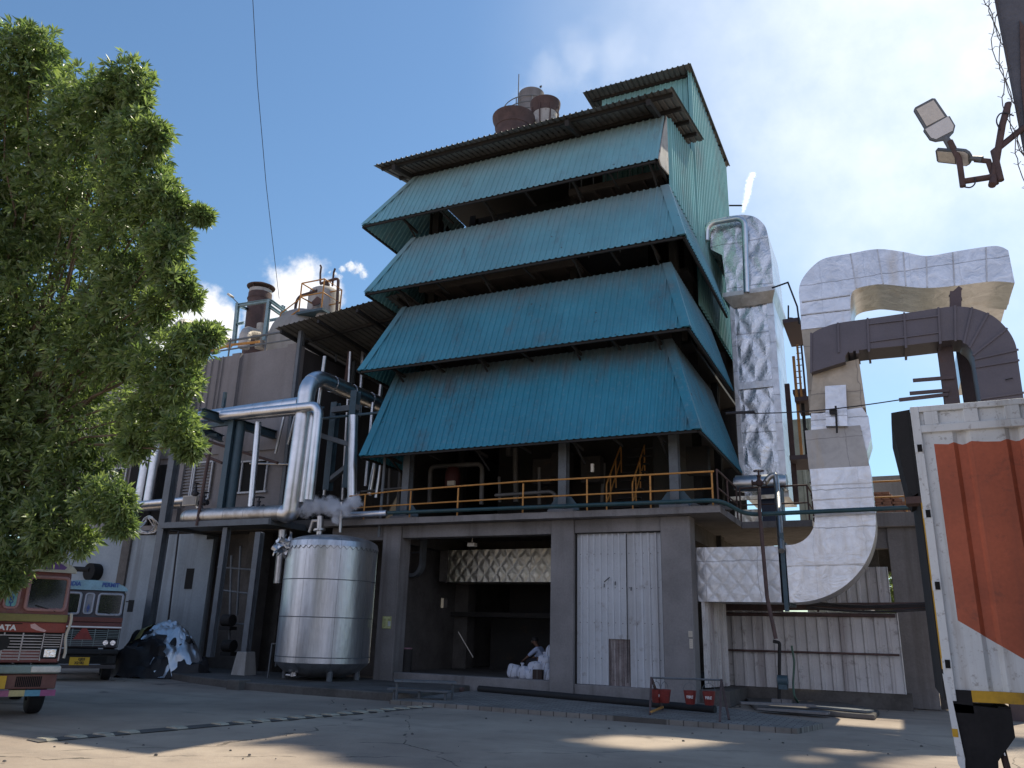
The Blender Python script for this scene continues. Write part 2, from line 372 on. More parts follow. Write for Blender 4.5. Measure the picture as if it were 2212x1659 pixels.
# added fill glow low in the sky behind the viewer, broken up like cumulus
bk_ = wm('MULTIPLY', wm('MULTIPLY', wrange(sp.outputs[1], -.1, -.55, 0., 1.), wrange(sp.outputs[2], .75, .3, 0., 1.)), wrange(nz.outputs[0], .3, .55, .25, 1.))
mx3 = wn('ShaderNodeMix', data_type='RGBA'); wt.links.new(bk_, mx3.inputs[0]); wt.links.new(mx2.outputs[2], mx3.inputs[6]); mx3.inputs[7].default_value = BACKFILL
wt.links.new(mx3.outputs[2], bg.inputs[0]); wt.links.new(bg.outputs[0], wo.inputs[0])
sl = bpy.data.lights.new('sun', 'SUN'); sl.energy = SUN_STR; sl.angle = R(.53); sl.color = (1, .91, .73)
so = bpy.data.objects.new('sun', sl); COL.objects.link(so)
sdir = V((math.sin(SUN_AZ)*math.cos(SUN_EL), math.cos(SUN_AZ)*math.cos(SUN_EL), math.sin(SUN_EL)))
so.rotation_euler = sdir.to_track_quat('Z', 'Y').to_euler(); so.location = (20, 60, 80)
sc.view_settings.view_transform = 'Standard'; sc.view_settings.look = 'None'; sc.view_settings.exposure = EXPO; sc.view_settings.gamma = 1
sc.cycles.max_bounces = 6; sc.cycles.diffuse_bounces = 3; sc.cycles.glossy_bounces = 3; sc.cycles.transmission_bounces = 3; sc.cycles.volume_bounces = 4
sc.cycles.caustics_reflective = False; sc.cycles.caustics_refractive = False

# ------------------------------------------------------------------ ground
k = NT('yard_concrete'); ob = k.tc.outputs['Object']
big = k.noise(ob, .22, 6, .6); mid = k.noise(ob, 1.6, 7, .65); fine = k.noise(ob, 28, 4, .7)
c = k.mix(k.ramp(big, .3, .7), (.25, .2, .165, 1), (.41, .34, .275, 1))
c = k.mix(k.math('MULTIPLY', k.ramp(mid, .5, .75), .55), c, (.21, .18, .155, 1))
c = k.mix(k.math('MULTIPLY', k.ramp(fine, .5, .8), .35), c, (.4, .36, .3, 1))
vo = k.n('ShaderNodeTexVoronoi', {'Vector': k.n('ShaderNodeMix', {0: .35, 4: ob, 5: k.n('ShaderNodeTexNoise', {'Vector': ob, 'Scale': .9, 'Detail': 5}).outputs['Color']}, data_type='VECTOR').outputs[1], 'Scale': .22}, feature='DISTANCE_TO_EDGE')
crk = k.math('LESS_THAN', vo.outputs['Distance'], .0018)
c = k.mix(k.math('MULTIPLY', crk, k.ramp(mid, .4, .6)), c, (.07, .06, .05, 1))
tyre = k.noise(k.mapping(ob, (.12, 1.3, 1), rot=(0, 0, .5)), 1.0, 6, .6)
c = k.mix(k.math('MULTIPLY', k.ramp(tyre, .52, .72), .5), c, (.19, .165, .145, 1))
oil = k.noise(ob, .55, 3, .5, .5)
c = k.mix(k.math('MULTIPLY', k.ramp(oil, .66, .74), .6), c, (.08, .07, .065, 1))
k.bsdf(Base_Color=c, Roughness=.93, Specular_IOR_Level=.2, Normal=k.n('ShaderNodeBump', {'Strength': .5, 'Distance': .02, 'Height': k.math('ADD', fine, k.math('MULTIPLY', mid, 2))}))
M['yard'] = k.m
def gfn(u, v):
    x = (u-.5)*2; y = (v-.5)*2
    x = math.copysign(abs(x)**2.6, x)*700; y = math.copysign(abs(y)**2.6, y)*700+12
    z = .025*mnoise.noise(V((x*.16, y*.16, 0)))+.012*mnoise.noise(V((x*.5, y*.5, 3))) if abs(x) < 60 and abs(y) < 60 else 0
    return V((x, y, z))
g = MB().grid(gfn, 150, 150).build('ground', M['yard'], smooth=True, fixn=False); tag(g, 'dusty grey concrete yard in front of the plant', None, kind='structure')
# raised pavements
k = NT('paving_blocks'); ob = k.tc.outputs['Object']
br = k.n('ShaderNodeTexBrick', {'Vector': ob, 'Color1': (.27, .25, .23, 1), 'Color2': (.2, .185, .17, 1), 'Mortar': (.09, .082, .075, 1), 'Scale': 1.0, 'Mortar Size': .012, 'Brick Width': .3, 'Row Height': .15, 'Bias': 0})
c = k.mix(k.math('MULTIPLY', k.ramp(k.noise(ob, 1.2, 6, .65), .45, .7), .75), br.outputs['Color'], (.13, .115, .1, 1))
k.bsdf(Base_Color=c, Roughness=.9, Specular_IOR_Level=.2, Normal=k.n('ShaderNodeBump', {'Strength': .6, 'Distance': .02, 'Height': k.math('SUBTRACT', k.noise(ob, 20, 4), k.math('MULTIPLY', br.outputs['Fac'], 1.5))}))
M['pave'] = k.m
pts = [P(842, 1512, Z=.1), P(1722, 1574, Z=.1)]
a, b = pts
ap = MB().prism([(a.x, a.y, -.06), (b.x, b.y, -.06), (b.x+.35, b.y+1.5, -.06), (-4.0, 21.2, -.06), (-5, 22.3, -.06), (a.x, 22.3, -.06)], (0, 0, .16))
tag(ap.build('pavement', M['pave']), 'strip of grey paving blocks along the plant wall', None, kind='structure')
kb = MB().prism([(-19.6, 19.0, -.06), (-16.9, 18.25, -.06), (-11.5, 18.0, -.06), (-11.2, 18.4, -.06), (-11.72, 22.4, -.06), (-24, 23, -.06), (-24, 20.9, -.06)], (0, 0, .26))
kb.box(-17.2, -16.75, 18.0, 18.5, -.06, .26)
tag(kb.build('raised_pavement', M['concd'], bevel=.03), 'low sooty concrete platform under the silver tank', None, kind='structure')

# speed breaker of worn painted blocks crossing the yard
t = thing('speed_bump', 'worn speed bump of pale painted blocks crossing the yard', 'speed bump', P(550, 1560, Z=0))
A, B = P(70, 1603, Z=0), P(985, 1522, Z=0); n = 23; d = (B-A)/n; dn_ = d.normalized(); sd = V((-dn_.y, dn_.x, 0))
mb = MB()
def bump_sec(p, w_, h): return [p-sd*w_/2+V((0, 0, -.02)), p-sd*w_*.3+V((0, 0, h*.8)), p+V((0, 0, h)), p+sd*w_*.3+V((0, 0, h*.8)), p+sd*w_/2+V((0, 0, -.02))]
mb.sweep([A+V((0, 0, .0)), B], [(-.19, -.02), (-.12, .026), (0, .034), (.12, .026), (.19, -.02)], fixed=sd)
mb.build('rubber_strip', M['concd'], t)
M['bumpw'] = mat('worn_pale_paint', (.4, .36, .28), .85, var=.25, scale=5, dirt=(.17, .15, .13), dirtamt=.9)
for i in range(n):
    if i in (4, 6): continue
    p = A+d*(i+.5)+sd*random.uniform(-.02, .02); L = d.length*random.uniform(.5, .66); q = MB()
    o1 = dn_*(L/2); h = .042; k1, k2 = random.uniform(.55, 1), random.uniform(.6, 1)
    q.hexa([p-o1*k1-sd*.2, p+o1*k2-sd*.19, p+o1+sd*.2, p-o1+sd*.18], [p-o1*k1*.93-sd*.12+V((0, 0, h)), p+o1*k2*.93-sd*.12+V((0, 0, h)), p+o1*.93+sd*.12+V((0, 0, h)), p-o1*.93+sd*.12+V((0, 0, h))])
    q.build('painted_block', M['bumpw'], t)
# scattered stones
st = MB()
for i in range(90):
    x, y = random.uniform(-13, 1), random.uniform(7.2, 17)
    r = random.uniform(.008, .03)
    st.lathe([(0, 0), (r, r*.2), (r*.7, r*.9), (0, r*1.1)], (x, y, .0), 6)
tag(st.build('gravel', M['concd']), 'loose stones scattered over the yard', None, kind='stuff')

# ------------------------------------------------------------------ boiler house
BH = thing('boiler_house', 'tall boiler house with four tiers of teal sheet awnings over concrete columns', 'building', (-10.2, 26, 0))
def corr(mb, B0, U, L, W, pitch=.22, d=.035, tmax=None, tmin=None, flip=1):
    B0, U, W = V(B0), V(U).normalized(), V(W); N = U.cross(W).normalized()*flip
    S = []; s = 0.0
    while s < L:
        for f, o in ((0, 0), (.56, 0), (.66, d), (.88, d), (.98, 0)):
            ss = s+f*pitch
            if ss < L: S.append((ss, o))
        s += pitch
    S.append((L, 0)); vs = []
    for ss, o in S:
        a = tmin(ss) if tmin else 0; b = tmax(ss) if tmax else 1
        vs += [B0+U*ss+W*a+N*o, B0+U*ss+W*b+N*o]
    mb.add(vs, [[2*i, 2*i+2, 2*i+3, 2*i+1] for i in range(len(S)-1)]); return mb
YT, YB, YK = 22.4, 21.3, 28.2
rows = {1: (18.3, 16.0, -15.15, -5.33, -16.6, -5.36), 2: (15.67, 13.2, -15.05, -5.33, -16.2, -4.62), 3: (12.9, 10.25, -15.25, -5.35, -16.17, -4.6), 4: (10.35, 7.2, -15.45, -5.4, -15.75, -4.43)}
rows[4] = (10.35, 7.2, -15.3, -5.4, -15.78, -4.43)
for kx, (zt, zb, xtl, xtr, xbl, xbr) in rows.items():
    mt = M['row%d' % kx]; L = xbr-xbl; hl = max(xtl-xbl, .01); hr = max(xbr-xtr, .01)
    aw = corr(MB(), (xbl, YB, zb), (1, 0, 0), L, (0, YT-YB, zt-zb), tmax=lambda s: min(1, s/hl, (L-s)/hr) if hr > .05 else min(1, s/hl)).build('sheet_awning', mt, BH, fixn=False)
    # returns along the sides
    if kx > 1:
        l2 = YK-YB
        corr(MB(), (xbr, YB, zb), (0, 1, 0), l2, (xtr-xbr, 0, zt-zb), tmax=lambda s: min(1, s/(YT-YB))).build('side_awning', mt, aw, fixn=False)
        fl = MB()
        for off in ((-.28, 0), (0, .28)):
            p0, p1 = V((xbr, YB, zb)), V((xtr, YT, zt)); n_ = V((.03, -.045, .02))
            fl.poly(p0+n_, p0+n_+V((off[0], off[1], 0)), p1+n_+V((off[0], off[1], 0)), p1+n_)
        fl.build('corner_flashing', mt, aw, fixn=False)
    else:
        tr = MB().prism([(xtr, YT, zt), (xbr, YB, zb), (xbr, YB+.25, zb-.1), (xtr, YT, zb+.05)], (.04, 0, 0))
        tr.build('corner_flashing', M['oldw'], aw)  # white here stands for sunlight on a teal flashing
    l3 = 26.5-YB
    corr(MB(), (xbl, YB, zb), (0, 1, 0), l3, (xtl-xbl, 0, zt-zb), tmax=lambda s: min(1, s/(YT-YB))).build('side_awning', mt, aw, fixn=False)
    p0, p1 = V((xbl, YB, zb)), V((xtl, YT, zt)); n_ = V((0, -.05, .02))
    MB().poly(p0+n_, p0+n_+V((.3, 0, 0)), p1+n_+V((.22, 0, 0)), p1+n_).build('corner_flashing', mt, aw, fixn=False)
    # framing under each awning: eaves angle, brackets and the floor edge behind the gap
    fr = MB()
    fr.bar((xbl+.1, YB+.08, zb-.03), (xbr-.1, YB+.08, zb-.03), .07); fr.bar((xbl+.5, YB+.55, zb+.9), (xbr-.6, YB+.55, zb+.9), .07)
    fr.bar((xtl, YT+.08, zt-.1), (xtr, YT+.08, zt-.1), .12, .2)
    for x in (-14.9, -11.6, -8.3, -5.7):
        fr.bar((x, YT+.1, zb-.05), (x, YB+.15, zb+.02), .06, .09); fr.bar((x, YT+.3, zb-.45), (x, YB+.5, zb-.02), .05)
    for x in (-13.3, -10, -7): fr.bar((x, YT, zb-.05), (x, YB+.1, zb-.01), .06)
    fr.bar((xbl, YB+.1, zb-.02), (xbl, 26.4, zb-.02), .07); fr.bar((xbr-.06, YB+.1, zb-.02), (xbr-.06, YK, zb-.02), .07)
    fr.build('awning_frame', M['dark'], aw)
# platforms seen in the gaps between the tiers
pf = MB()
for (z, x0, x1, y1) in ((16.45, -8.9, -5.4, 25.2), (13.75, -14.8, -8.6, 25), (10.95, -14.8, -5.4, 24.2)):
    pf.box(x0, x1, 22.75, y1, z, z+.06); pf.bar((x0, 22.75, z-.05), (x1, 22.75, z-.05), .1, .22)
    for i in range(6): pf.bar((x0+(x1-x0)*(i+.5)/6, 22.8, z-.08), (x0+(x1-x0)*(i+.5)/6, y1, z-.08), .08, .14)
pf.build('walkway', mat('rusty_chequer_plate', (.06, .052, .05), .8, rust=(.06, .04, .035), rustamt=.6), BH)
ra = MB()
for (z, x0, x1) in ((16.5, -8.9, -5.4), (13.8, -14.8, -6), (11, -14.8, -5.4)):
    for h in (.55, 1.05): ra.tube([(x0, 22.8, z+h), (x1, 22.8, z+h)], .022, 6)
    for i in range(9): ra.tube([(x0+(x1-x0)*i/8, 22.8, z), (x0+(x1-x0)*i/8, 22.8, z+1.05)], .022, 6)
ra.build('walkway_rail', M['steel'], BH)
# steel columns
for x in (P(1218, 1000, Y=22.5).x, P(1457, 1000, Y=22.5).x, -14.6):
    MB().ibeam((x, 22.5, 5.35), (x, 22.5, 9.6), .26, .28, (0, 1, 0)).build('steel_column', M['steel'], BH); MB().ibeam((x, 23.4, 9.6), (x, 23.4, 18.5), .26, .28, (0, 1, 0)).build('steel_column', M['dark'], BH)  # upper lengths in darker steel to stand for shade between the tiers
    MB().prism([(x-.42, 22.2, 5.13), (x+.42, 22.2, 5.13), (x+.42, 22.95, 5.13), (x-.42, 22.95, 5.13)], (0, 0, .18)).build('column_pedestal', M['conc'], BH, bevel=.03)
    MB().prism([(x-.5, 22.5, 5.3), (x+.5, 22.5, 5.3), (x+.5, 22.5, 5.4), (x+.24, 22.5, 5.72), (x-.24, 22.5, 5.72), (x-.5, 22.5, 5.4)], (0, .03, 0)).build('base_gusset', M['bsteel'], BH)
for x in (-14.6, -10.3, -5.6):
    for y in (26.3, 30, 33.8): MB().ibeam((x, y, 5.1), (x, y, 18.5), .26, .28, (0, 1, 0)).build('steel_column', M['dark'], BH)
# casing of the boiler inside, floors and back sheeting
MB().box(-15, -7.2, 26.6, 33, 9.5, 18.6).box(-13.2, -7.2, 26.6, 33, 5.13, 9.49).build('boiler_casing', M['int'], BH)
q = MB()
for z in (8.6, 11.2, 13.9, 16.6): q.box(-15, -5.4, 25.2, 34, z, z+.12)
q.build('upper_floor', M['int'], BH)
q = MB()
for x0, x1, z0, z1 in ((-16, -14.1, 5, 21), (-14.1, -13.6, 5, 9.6), (-14.1, -13.6, 10.4, 15.9), (-14.1, -13.6, 17.1, 21), (-13.6, -12.3, 5, 21), (-12.3, -12.0, 5, 9.3), (-12.3, -12, 9.9, 21), (-12, -5.33, 5, 22.9)):
    q.box(x0, x1, 34.4, 34.45, z0, z1)
q.build('back_sheeting', M['int'], BH)
ys = P(962, 470, X=-15.45).y
q = MB(); q.box(-15.47, -15.42, 24.2, ys-.12, 5.13, 18.4); q.box(-15.47, -15.42, ys+.12, 34.4, 5.13, 18.4); q.box(-15.47, -15.42, ys-.12, ys+.12, 5.13, 15.4); q.build('end_sheeting', M['int'], BH)
# right wall and tall block
rw = MB()
corr(rw, (-5.3, 22.45, 15.55), (0, 1, 0), 3.75, (0, 0, 3.6), .3, .085, tmax=lambda s: (2.75+s*.235)/3.6)
corr(rw, (-5.3, 26.2, 13.0), (0, 1, 0), 7.6, (0, 0, 10.0), .34, .1)
rw.build('side_wall', M['wallt'], BH, fixn=False)
MB().box(-8.9, -5.36, 26.62, 26.68, 18.2, 23).build('block_lining', M['int'], BH)
corr(MB(), (-8.95, 26.55, 18.2), (1, 0, 0), 3.64, (0, 0, 4.85), .21, .04).build('block_wall', M['wallt'], BH, fixn=False)
corr(MB(), (-8.95, 34, 18.2), (0, -1, 0), 7.4, (0, 0, 4.85), .21, .04).build('block_wall', M['wallt'], BH, fixn=False)
q = MB(); corr(q, (-9.55, 25.85, 22.95), (1, 0, 0), 4.45, (0, 8.3, .35), .21, .04)
rf = q.build('block_roof', M['roofu'], BH, fixn=False)
q = MB()
for y in (26.5, 27.9, 29.3, 30.7, 32.1, 33.4): q.bar((-9.3, y, 22.9+(y-26)*.042), (-5.15, y, 22.9+(y-26)*.042), .08, .1)
q.build('purlin', M['dark'], rf)
# main roof over the tiers
q = MB(); corr(q, (-16.15, 21.1, 18.32), (1, 0, 0), 11.4, (0, 4.9, 1.16), .215, .04)
rf = q.build('roof_sheet', M['roofu'], BH, fixn=False)
q = MB()
for i in range(4):
    y = 21.45+i*1.2; z = 18.25+(y-21.1)*.237
    q.bar((-16.0, y, z), (-4.85, y, z), .09, .12)
for x in (-15.3, -8.4, -5.6): q.bar((x, 21.2, 18.1), (x, 26, 19.24), .14, .2)
q.build('purlin', M['dark'], rf)
z0 = 18.4+.9*.237
MB().hexa([(-13.2, 22.1, z0), (-8.4, 22.1, z0), (-8.4, 22.3, z0), (-13.2, 22.3, z0)], [(-13.2, 22.1, z0+.42), (-8.2, 22.1, z0+.42), (-8.2, 22.3, z0+.42), (-13.2, 22.3, z0+.42)]).build('roof_ridge_vent', M['dark'], rf)
MB().box(-16.1, -5.4, 25.9, 34, 19.36, 19.43).build('roof_deck', M['dark'], BH)

# concrete frame of the ground floor
for x0, x1 in ((-15.08, -14.38), (-9.12, -8.4), (-5.81, -4.98)):
    MB().box(x0, x1, 22, 22.62, 0, 4.95).build('concrete_column', M['conc'], BH, bevel=.025)
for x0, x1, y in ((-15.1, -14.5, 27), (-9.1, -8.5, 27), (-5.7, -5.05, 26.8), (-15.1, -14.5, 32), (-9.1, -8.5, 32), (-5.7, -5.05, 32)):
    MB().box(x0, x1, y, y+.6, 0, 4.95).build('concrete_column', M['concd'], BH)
q = MB()
q.box(-14.38, -9.12, 22.06, 22.5, 4.55, 4.95); q.box(-8.4, -5.81, 22.06, 22.5, 4.56, 4.95); q.box(-17.2, -15.08, 22.06, 22.5, 4.5, 4.95)
q.build('concrete_beam', M['conc'], BH, bevel=.02)
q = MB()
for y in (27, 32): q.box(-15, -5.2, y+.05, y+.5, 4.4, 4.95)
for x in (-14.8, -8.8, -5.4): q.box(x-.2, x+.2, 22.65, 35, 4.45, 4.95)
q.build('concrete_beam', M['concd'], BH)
rag = [(-17.2+i*.28, 21.6+random.uniform(-.03, .03)) for i in range(47)]+[(-4.06, 21.6)]
outl = [(x, y, 4.953) for x, y in rag]+[(-4.06, 24.75, 4.953), (-4.06, 35.5, 4.953), (-17.2, 35.5, 4.953)]
MB().prism(outl, (0, 0, .185)).build('floor_slab', M['conc'], BH, fixn=True)
MB().box(-4.055, -2.02, 24.9, 30, 4.93, 5.12).build('floor_slab', M['conc'], BH)
q = MB(); q.box(-14.38, -9.12, 22.08, 22.4, 0, .45); q.box(-8.4, -5.81, 22.08, 22.4, 0, .4); q.build('plinth', M['conc'], BH, bevel=.02)
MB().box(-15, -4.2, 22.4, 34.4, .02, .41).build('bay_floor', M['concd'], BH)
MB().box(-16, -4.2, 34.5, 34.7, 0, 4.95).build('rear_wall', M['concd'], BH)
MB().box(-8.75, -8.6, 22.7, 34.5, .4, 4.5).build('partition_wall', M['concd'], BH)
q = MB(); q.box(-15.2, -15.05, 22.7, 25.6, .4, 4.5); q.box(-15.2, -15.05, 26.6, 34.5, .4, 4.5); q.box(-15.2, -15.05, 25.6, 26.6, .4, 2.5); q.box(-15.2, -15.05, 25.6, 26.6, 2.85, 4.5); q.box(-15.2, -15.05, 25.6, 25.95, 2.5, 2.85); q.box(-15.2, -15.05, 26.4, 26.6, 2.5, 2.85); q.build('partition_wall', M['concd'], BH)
q = MB(); a = P(1000, 1327, Y=27); b = P(1190, 1327, Y=27); q.box(a.x-.4, b.x+1.5, 26.7, 26.95, a.z-.08, a.z+.08)
q.box(-14, -9, 28, 33, .41, 2.2); q.box(-13.5, -9.2, 28.5, 33, 2.2, 4.3)
q.build('furnace_front', M['int'], BH)
# sheet door in the right bay, its rusted patch
dx0, dx1 = -8.36, -5.86; pa, pb = P(1315, 1380, Y=22.2), P(1363, 1478, Y=22.2)
q = MB(); W3 = (0, 0, 4.14)
corr(q, (dx0, 22.2, .41), (1, 0, 0), pa.x-dx0, W3, .19, .055); corr(q, (pb.x, 22.2, .36), (1, 0, 0), dx1-pb.x, (0, 0, 4.17), .21, .055)
corr(q, (pa.x, 22.2, pa.z), (1, 0, 0), pb.x-pa.x, (0, 0, 4.55-pa.z), .19, .055)
dr = q.build('sheet_door', M['white'], BH, fixn=False)
q = MB()
for zz in (1.1, 2.05, 3.0, 3.95):
    for i in range(12):
        xx = dx0+.12+i*.21
        if pa.x-.05 < xx < pb.x+.05 and zz < pa.z: continue
        q.cyl((xx, 22.135, zz+.01*math.sin(i*3)), (xx, 22.15, zz+.01*math.sin(i*3)), .012, 6)
q.build('bolt_heads', M['rust'], dr)
MB().bar((dx0-.1, 22.12, 4.58), (dx1+.05, 22.12, 4.58), .06, .09).build('door_track', M['dark'], dr)
MB().bar((dx0+1.5, 22.14, .5), (dx0+1.52, 22.14, 4.5), .02, .012).build('door_lap', M['dark'], dr)
M['rustsheet'] = mat('rusted_sheet', (.2, .165, .16), .8, var=.3, scale=4, dirt=(.5, .48, .47), dirtamt=.8, streak=1, rust=(.09, .055, .045), rustamt=.8)
corr(MB(), (pa.x-.05, 22.26, .38), (1, 0, 0), pb.x-pa.x+.1, (0, 0, pa.z-.3), .16, .03).build('rusted_patch', M['rustsheet'], dr, fixn=False)
MB().bar((dx0-.02, 22.17, .4), (dx0-.02, 22.17, 4.55), .05).bar((dx0, 22.3, 4.53), (dx1, 22.3, 4.53), .05).build('door_frame', M['dark'], dr)
q = MB()
for x, y, h in ((1382, 1247, 15), (1380, 1260, 20)): pass
for px, py in ((1329, 1260), (1353, 1262), (1363, 1272), (1305, 1265)):
    p = P(px, py, Y=22.16); q.bar(p+V((0, 0, -.05)), p+V((0.005, 0, .05)), .018)
p = P(1311, 1255, Y=22.15); q.bar(p+V((-.08, 0, -.03)), p+V((.09, -.03, .1)), .02)
q.build('door_bolt', M['dark'], dr)
# folded sheet leaf beside the third column
corr(MB(), (-4.9, 22.7, .45), (.25, 1, 0), 1.5, (0, 0, 2.25), .17, .04).build('sheet_leaf', M['oldsheet'], BH, fixn=False)
M['dullpipe'] = mat('dusty_pipe_lagging', (.16, .155, .15), .6, .4, dirt=(.07, .065, .06), dirtamt=.6)
# first floor machinery seen behind the railing
q = MB()
def T(pts, Y, r, rings=0, n=10, fil=.2): MB().tube([P(x, y, Y=Y) for x, y in pts], r, n, rings, fil=fil).build('service_pipe', M['dullpipe'], BH, smooth=True)
T([(928, 1085), (930, 1008), (1042, 1002), (1040, 1090)], 24.2, .085, .8)
T([(1070, 1070), (1190, 1062), (1200, 1068), (1198, 1090)], 23.6, .06)
T([(1115, 1085), (1113, 968)], 25, .1, .5); T([(1100, 985), (1100, 940)], 25.2, .12)
T([(838, 1090), (845, 965)], 23.2, .05); T([(860, 1092), (868, 975)], 24, .07)
T([(780, 1062), (890, 1052)], 22.9, .04); T([(1165, 1090), (1165, 1010)], 24.5, .06); T([(1080, 1085), (1078, 1030)], 24.2, .05)
T([(1300, 1085), (1305, 1000)], 25.5, .06)
q = MB(); c0 = P(978, 1030, Y=24); q.lathe([(0, .75), (.2, .72), (.27, .55), (.27, .1), (.2, 0), (0, 0)], c0-V((0, 0, .4)), 16); q.build('red_vessel', mat('dull_red_paint', (.06, .014, .014), .6, dirt=(.05, .02, .02)), BH, smooth=True)
q = MB(); c0 = P(975, 1044, Y=23.7); q.box(c0.x-.14, c0.x+.14, c0.y-.05, c0.y+.05, c0.z-.08, c0.z+.08); q.build('gauge_box', M['cream'], BH)
q = MB(); c0 = P(885, 1032, Y=23); q.lathe([(.0, .5), (.1, .45), (.16, .2), (.08, .1), (.12, -.1), (.1, -.2), (0, -.2)], c0, 12); q.bar(c0+V((-.25, 0, .0)), c0+V((.1, 0, .02)), .05); q.build('valve_body', M['clad2'], BH, smooth=True)
for (cx, cy) in ((1210, 1000), (1170, 1015), (1275, 1010), (1505, 990)):
    c0 = P(cx, cy, Y=25); MB().box(c0.x-.35, c0.x+.35, 25, 25.4, c0.z-.5, c0.z+.4).build('control_cabinet', M['int'], BH, bevel=.02)
q = MB()  # stair flight with yellow handrails
for (x0, y0, x1, y1) in ((1310, 1046, 1342, 960), (1366, 1044, 1392, 962)):
    a, b = P(x0, y0, Y=23.4), P(x1, y1, Y=25.6)
    q.tube([a-V((0, 0, .95)), a, b], .026, 8, fil=.1); q.tube([a-V((0, -.1, .5)), b-V((0, 0, .5))], .022, 8)
    for f in (.25, .6, .98): c0 = a.lerp(b, f); q.tube([c0, c0-V((0, 0, .95))], .022, 8)
q.build('stair_rail', M['yel'], BH, smooth=True)
a, b = P(1318, 1090, Y=23.5), P(1372, 1090, Y=23.5); q = MB()
for i in range(9):
    f = i/8; c0 = V((a.x, 23.5+2.1*f, 5.2+2.6*f)); q.box(a.x, b.x, c0.y, c0.y+.22, c0.z, c0.z+.03)
q.build('stair_tread', M['dark'], BH)
q = MB(); rub = [(P(1500+i*9, 1078-abs(i-4)*1.5, Y=22+.06*i)) for i in range(9)]
for p in rub:
    r = random.uniform(.09, .17); q.lathe([(0, -.05), (r, 0), (r*.8, r*.7), (r*.3, r), (0, r*1.05)], (p.x, p.y, 5.13), 7)
q.build('rubble', M['concd'], BH)
q = MB(); c0 = P(1290, 1040, Y=22.3)
q.box(P(1278, 1040, Y=22.3).x-.02, P(1278, 1040, Y=22.3).x+.06, 22.28, 22.36, 6.4, 6.65); q.build('light_fitting', M['cream'], BH)
# ------------------------------------------------------------------ railings, front pipes
def railing(name, label, pts, h, mt, spacing, r=.024, mids=(.5,), group=None):
    t = thing(name, label, 'railing', pts[0], group)
    pts = [V(p) for p in pts]
    MB().tube([p+V((0, 0, h)) for p in pts], r*1.15, 8).build('top_rail', mt, t, smooth=True)
    for m_ in mids: MB().tube([p+V((0, 0, h*m_)) for p in pts], r, 8).build('mid_rail', mt, t, smooth=True)
    for a, b in zip(pts, pts[1:]):
        n = max(1, round((b-a).length/spacing))
        for i in range(n+1):
            if i == 0 and a is not pts[0]: continue
            c0 = a.lerp(b, i/n); MB().tube([c0, c0+V((0, 0, h))], r, 8).build('post', mt, t, smooth=True)
    return t
t = thing('railing', 'long yellow safety railing along the edge of the first floor slab', 'railing', (-10, 21.72, 5.13))
tr = [P(755, 1072, Y=21.75), P(860, 1060, Y=21.72), P(1130, 1040, Y=21.7), P(1542, 1018, Y=21.68)]
MB().tube(tr, .027, 8).build('top_rail', M['yel'], t, smooth=True)
mr = [P(755, 1098, Y=21.75), P(860, 1091, Y=21.72), P(1130, 1075, Y=21.7), P(1540, 1055, Y=21.68)]
MB().tube(mr, .024, 8).build('mid_rail', M['yel'], t, smooth=True)
for x in (790, 888, 990, 1130, 1268, 1405, 1539):
    p = P(x, 1060, Y=21.71); f = (p.x-tr[0].x)/(tr[-1].x-tr[0].x); MB().tube([(p.x, 21.71, 5.12), (p.x, 21.71, tr[0].z+(tr[-1].z-tr[0].z)*f+.02)], .027, 8).build('post', M['yel'], t, smooth=True)
a = V((-4.12, 21.75, 5.14))
railing('railing', 'dark rusty railing running back along the slab end beside the yellow one', [a, (-4.12, 24.7, 5.14)], 1.0, M['rust'], 1.5)
railing('railing', 'dark railing on the small side slab in front of the blue tank', [P(1600, 1100, Y=25).xy.to_3d()+V((0, 0, 5.12)), (-2.1, 25, 5.12), (-2.1, 28, 5.12)], 1.05, M['rust'], 1.4, mids=(.5,))
# dark green water main along the slab edge
g1 = [P(838, 1108, Y=21.55), P(1540, 1080, Y=21.5), P(1578, 1083, Y=21.5), P(1625, 1111, Y=24.5), P(1700, 1109, Y=22.4), P(1995, 1094, Y=22.4)]
g1[3] = V((-4.0, 22.35, g1[2].z)); g1[4] = P(1720, 1108, Y=22.4)
g1 = [P(838, 1108, Y=21.5), P(1555, 1080, Y=21.45), P(1612, 1112, Y=22.45), P(2060, 1092, Y=22.45)]
one(MB().tube(g1, .058, 12, fil=.35), 'water_pipe', M['greenpipe'], 'long dark green pipe along the slab edge and across the foil duct', 'pipe', smooth=True)
one(MB().tube([P(742, 1113, Y=21.45), P(836, 1108, Y=21.5)], .1, 14, rings=.5), 'lagged_pipe', M['clad'], 'short silver lagged pipe joined to the dark green pipe', 'pipe', smooth=True)
one(MB().tube([P(1035, 1488, Z=.17), P(1545, 1533, Z=.17)], .09, 12), 'drain_pipe', M['rubber'], 'black pipe lying along the foot of the plant wall', 'pipe', smooth=True)
one(MB().tube([P(800, 1478, Y=21.6), P(1000, 1490, Y=21.3)], .07, 10), 'drain_pipe', M['rust'], 'rusty pipe lying behind the low step bench', 'pipe', smooth=True)
# low step bench
t = thing('step_bench', 'low two-tier steel step bench before the open bay', 'bench', P(915, 1500, Z=.1))
s1, s2 = P(852, 1470, Z=.52), P(985, 1474, Z=.5); e1, e2 = P(842, 1487, Z=.3), P(972, 1494, Z=.3)
MB().bar(s1, s2, .3, .05).build('top_step', M['steel'], t); MB().bar(e1, e2, .28, .05).build('lower_step', M['steel'], t)
for p in (e1.lerp(e2, .08), e1.lerp(e2, .5), e1.lerp(e2, .93)): MB().bar(p-V((0, 0, .28)), p, .05).build('leg', M['steel'], t)
for p in (s1.lerp(s2, .05), s1.lerp(s2, .95)): MB().bar(p-V((0, 0, .45)), p, .05).build('leg', M['steel'], t)

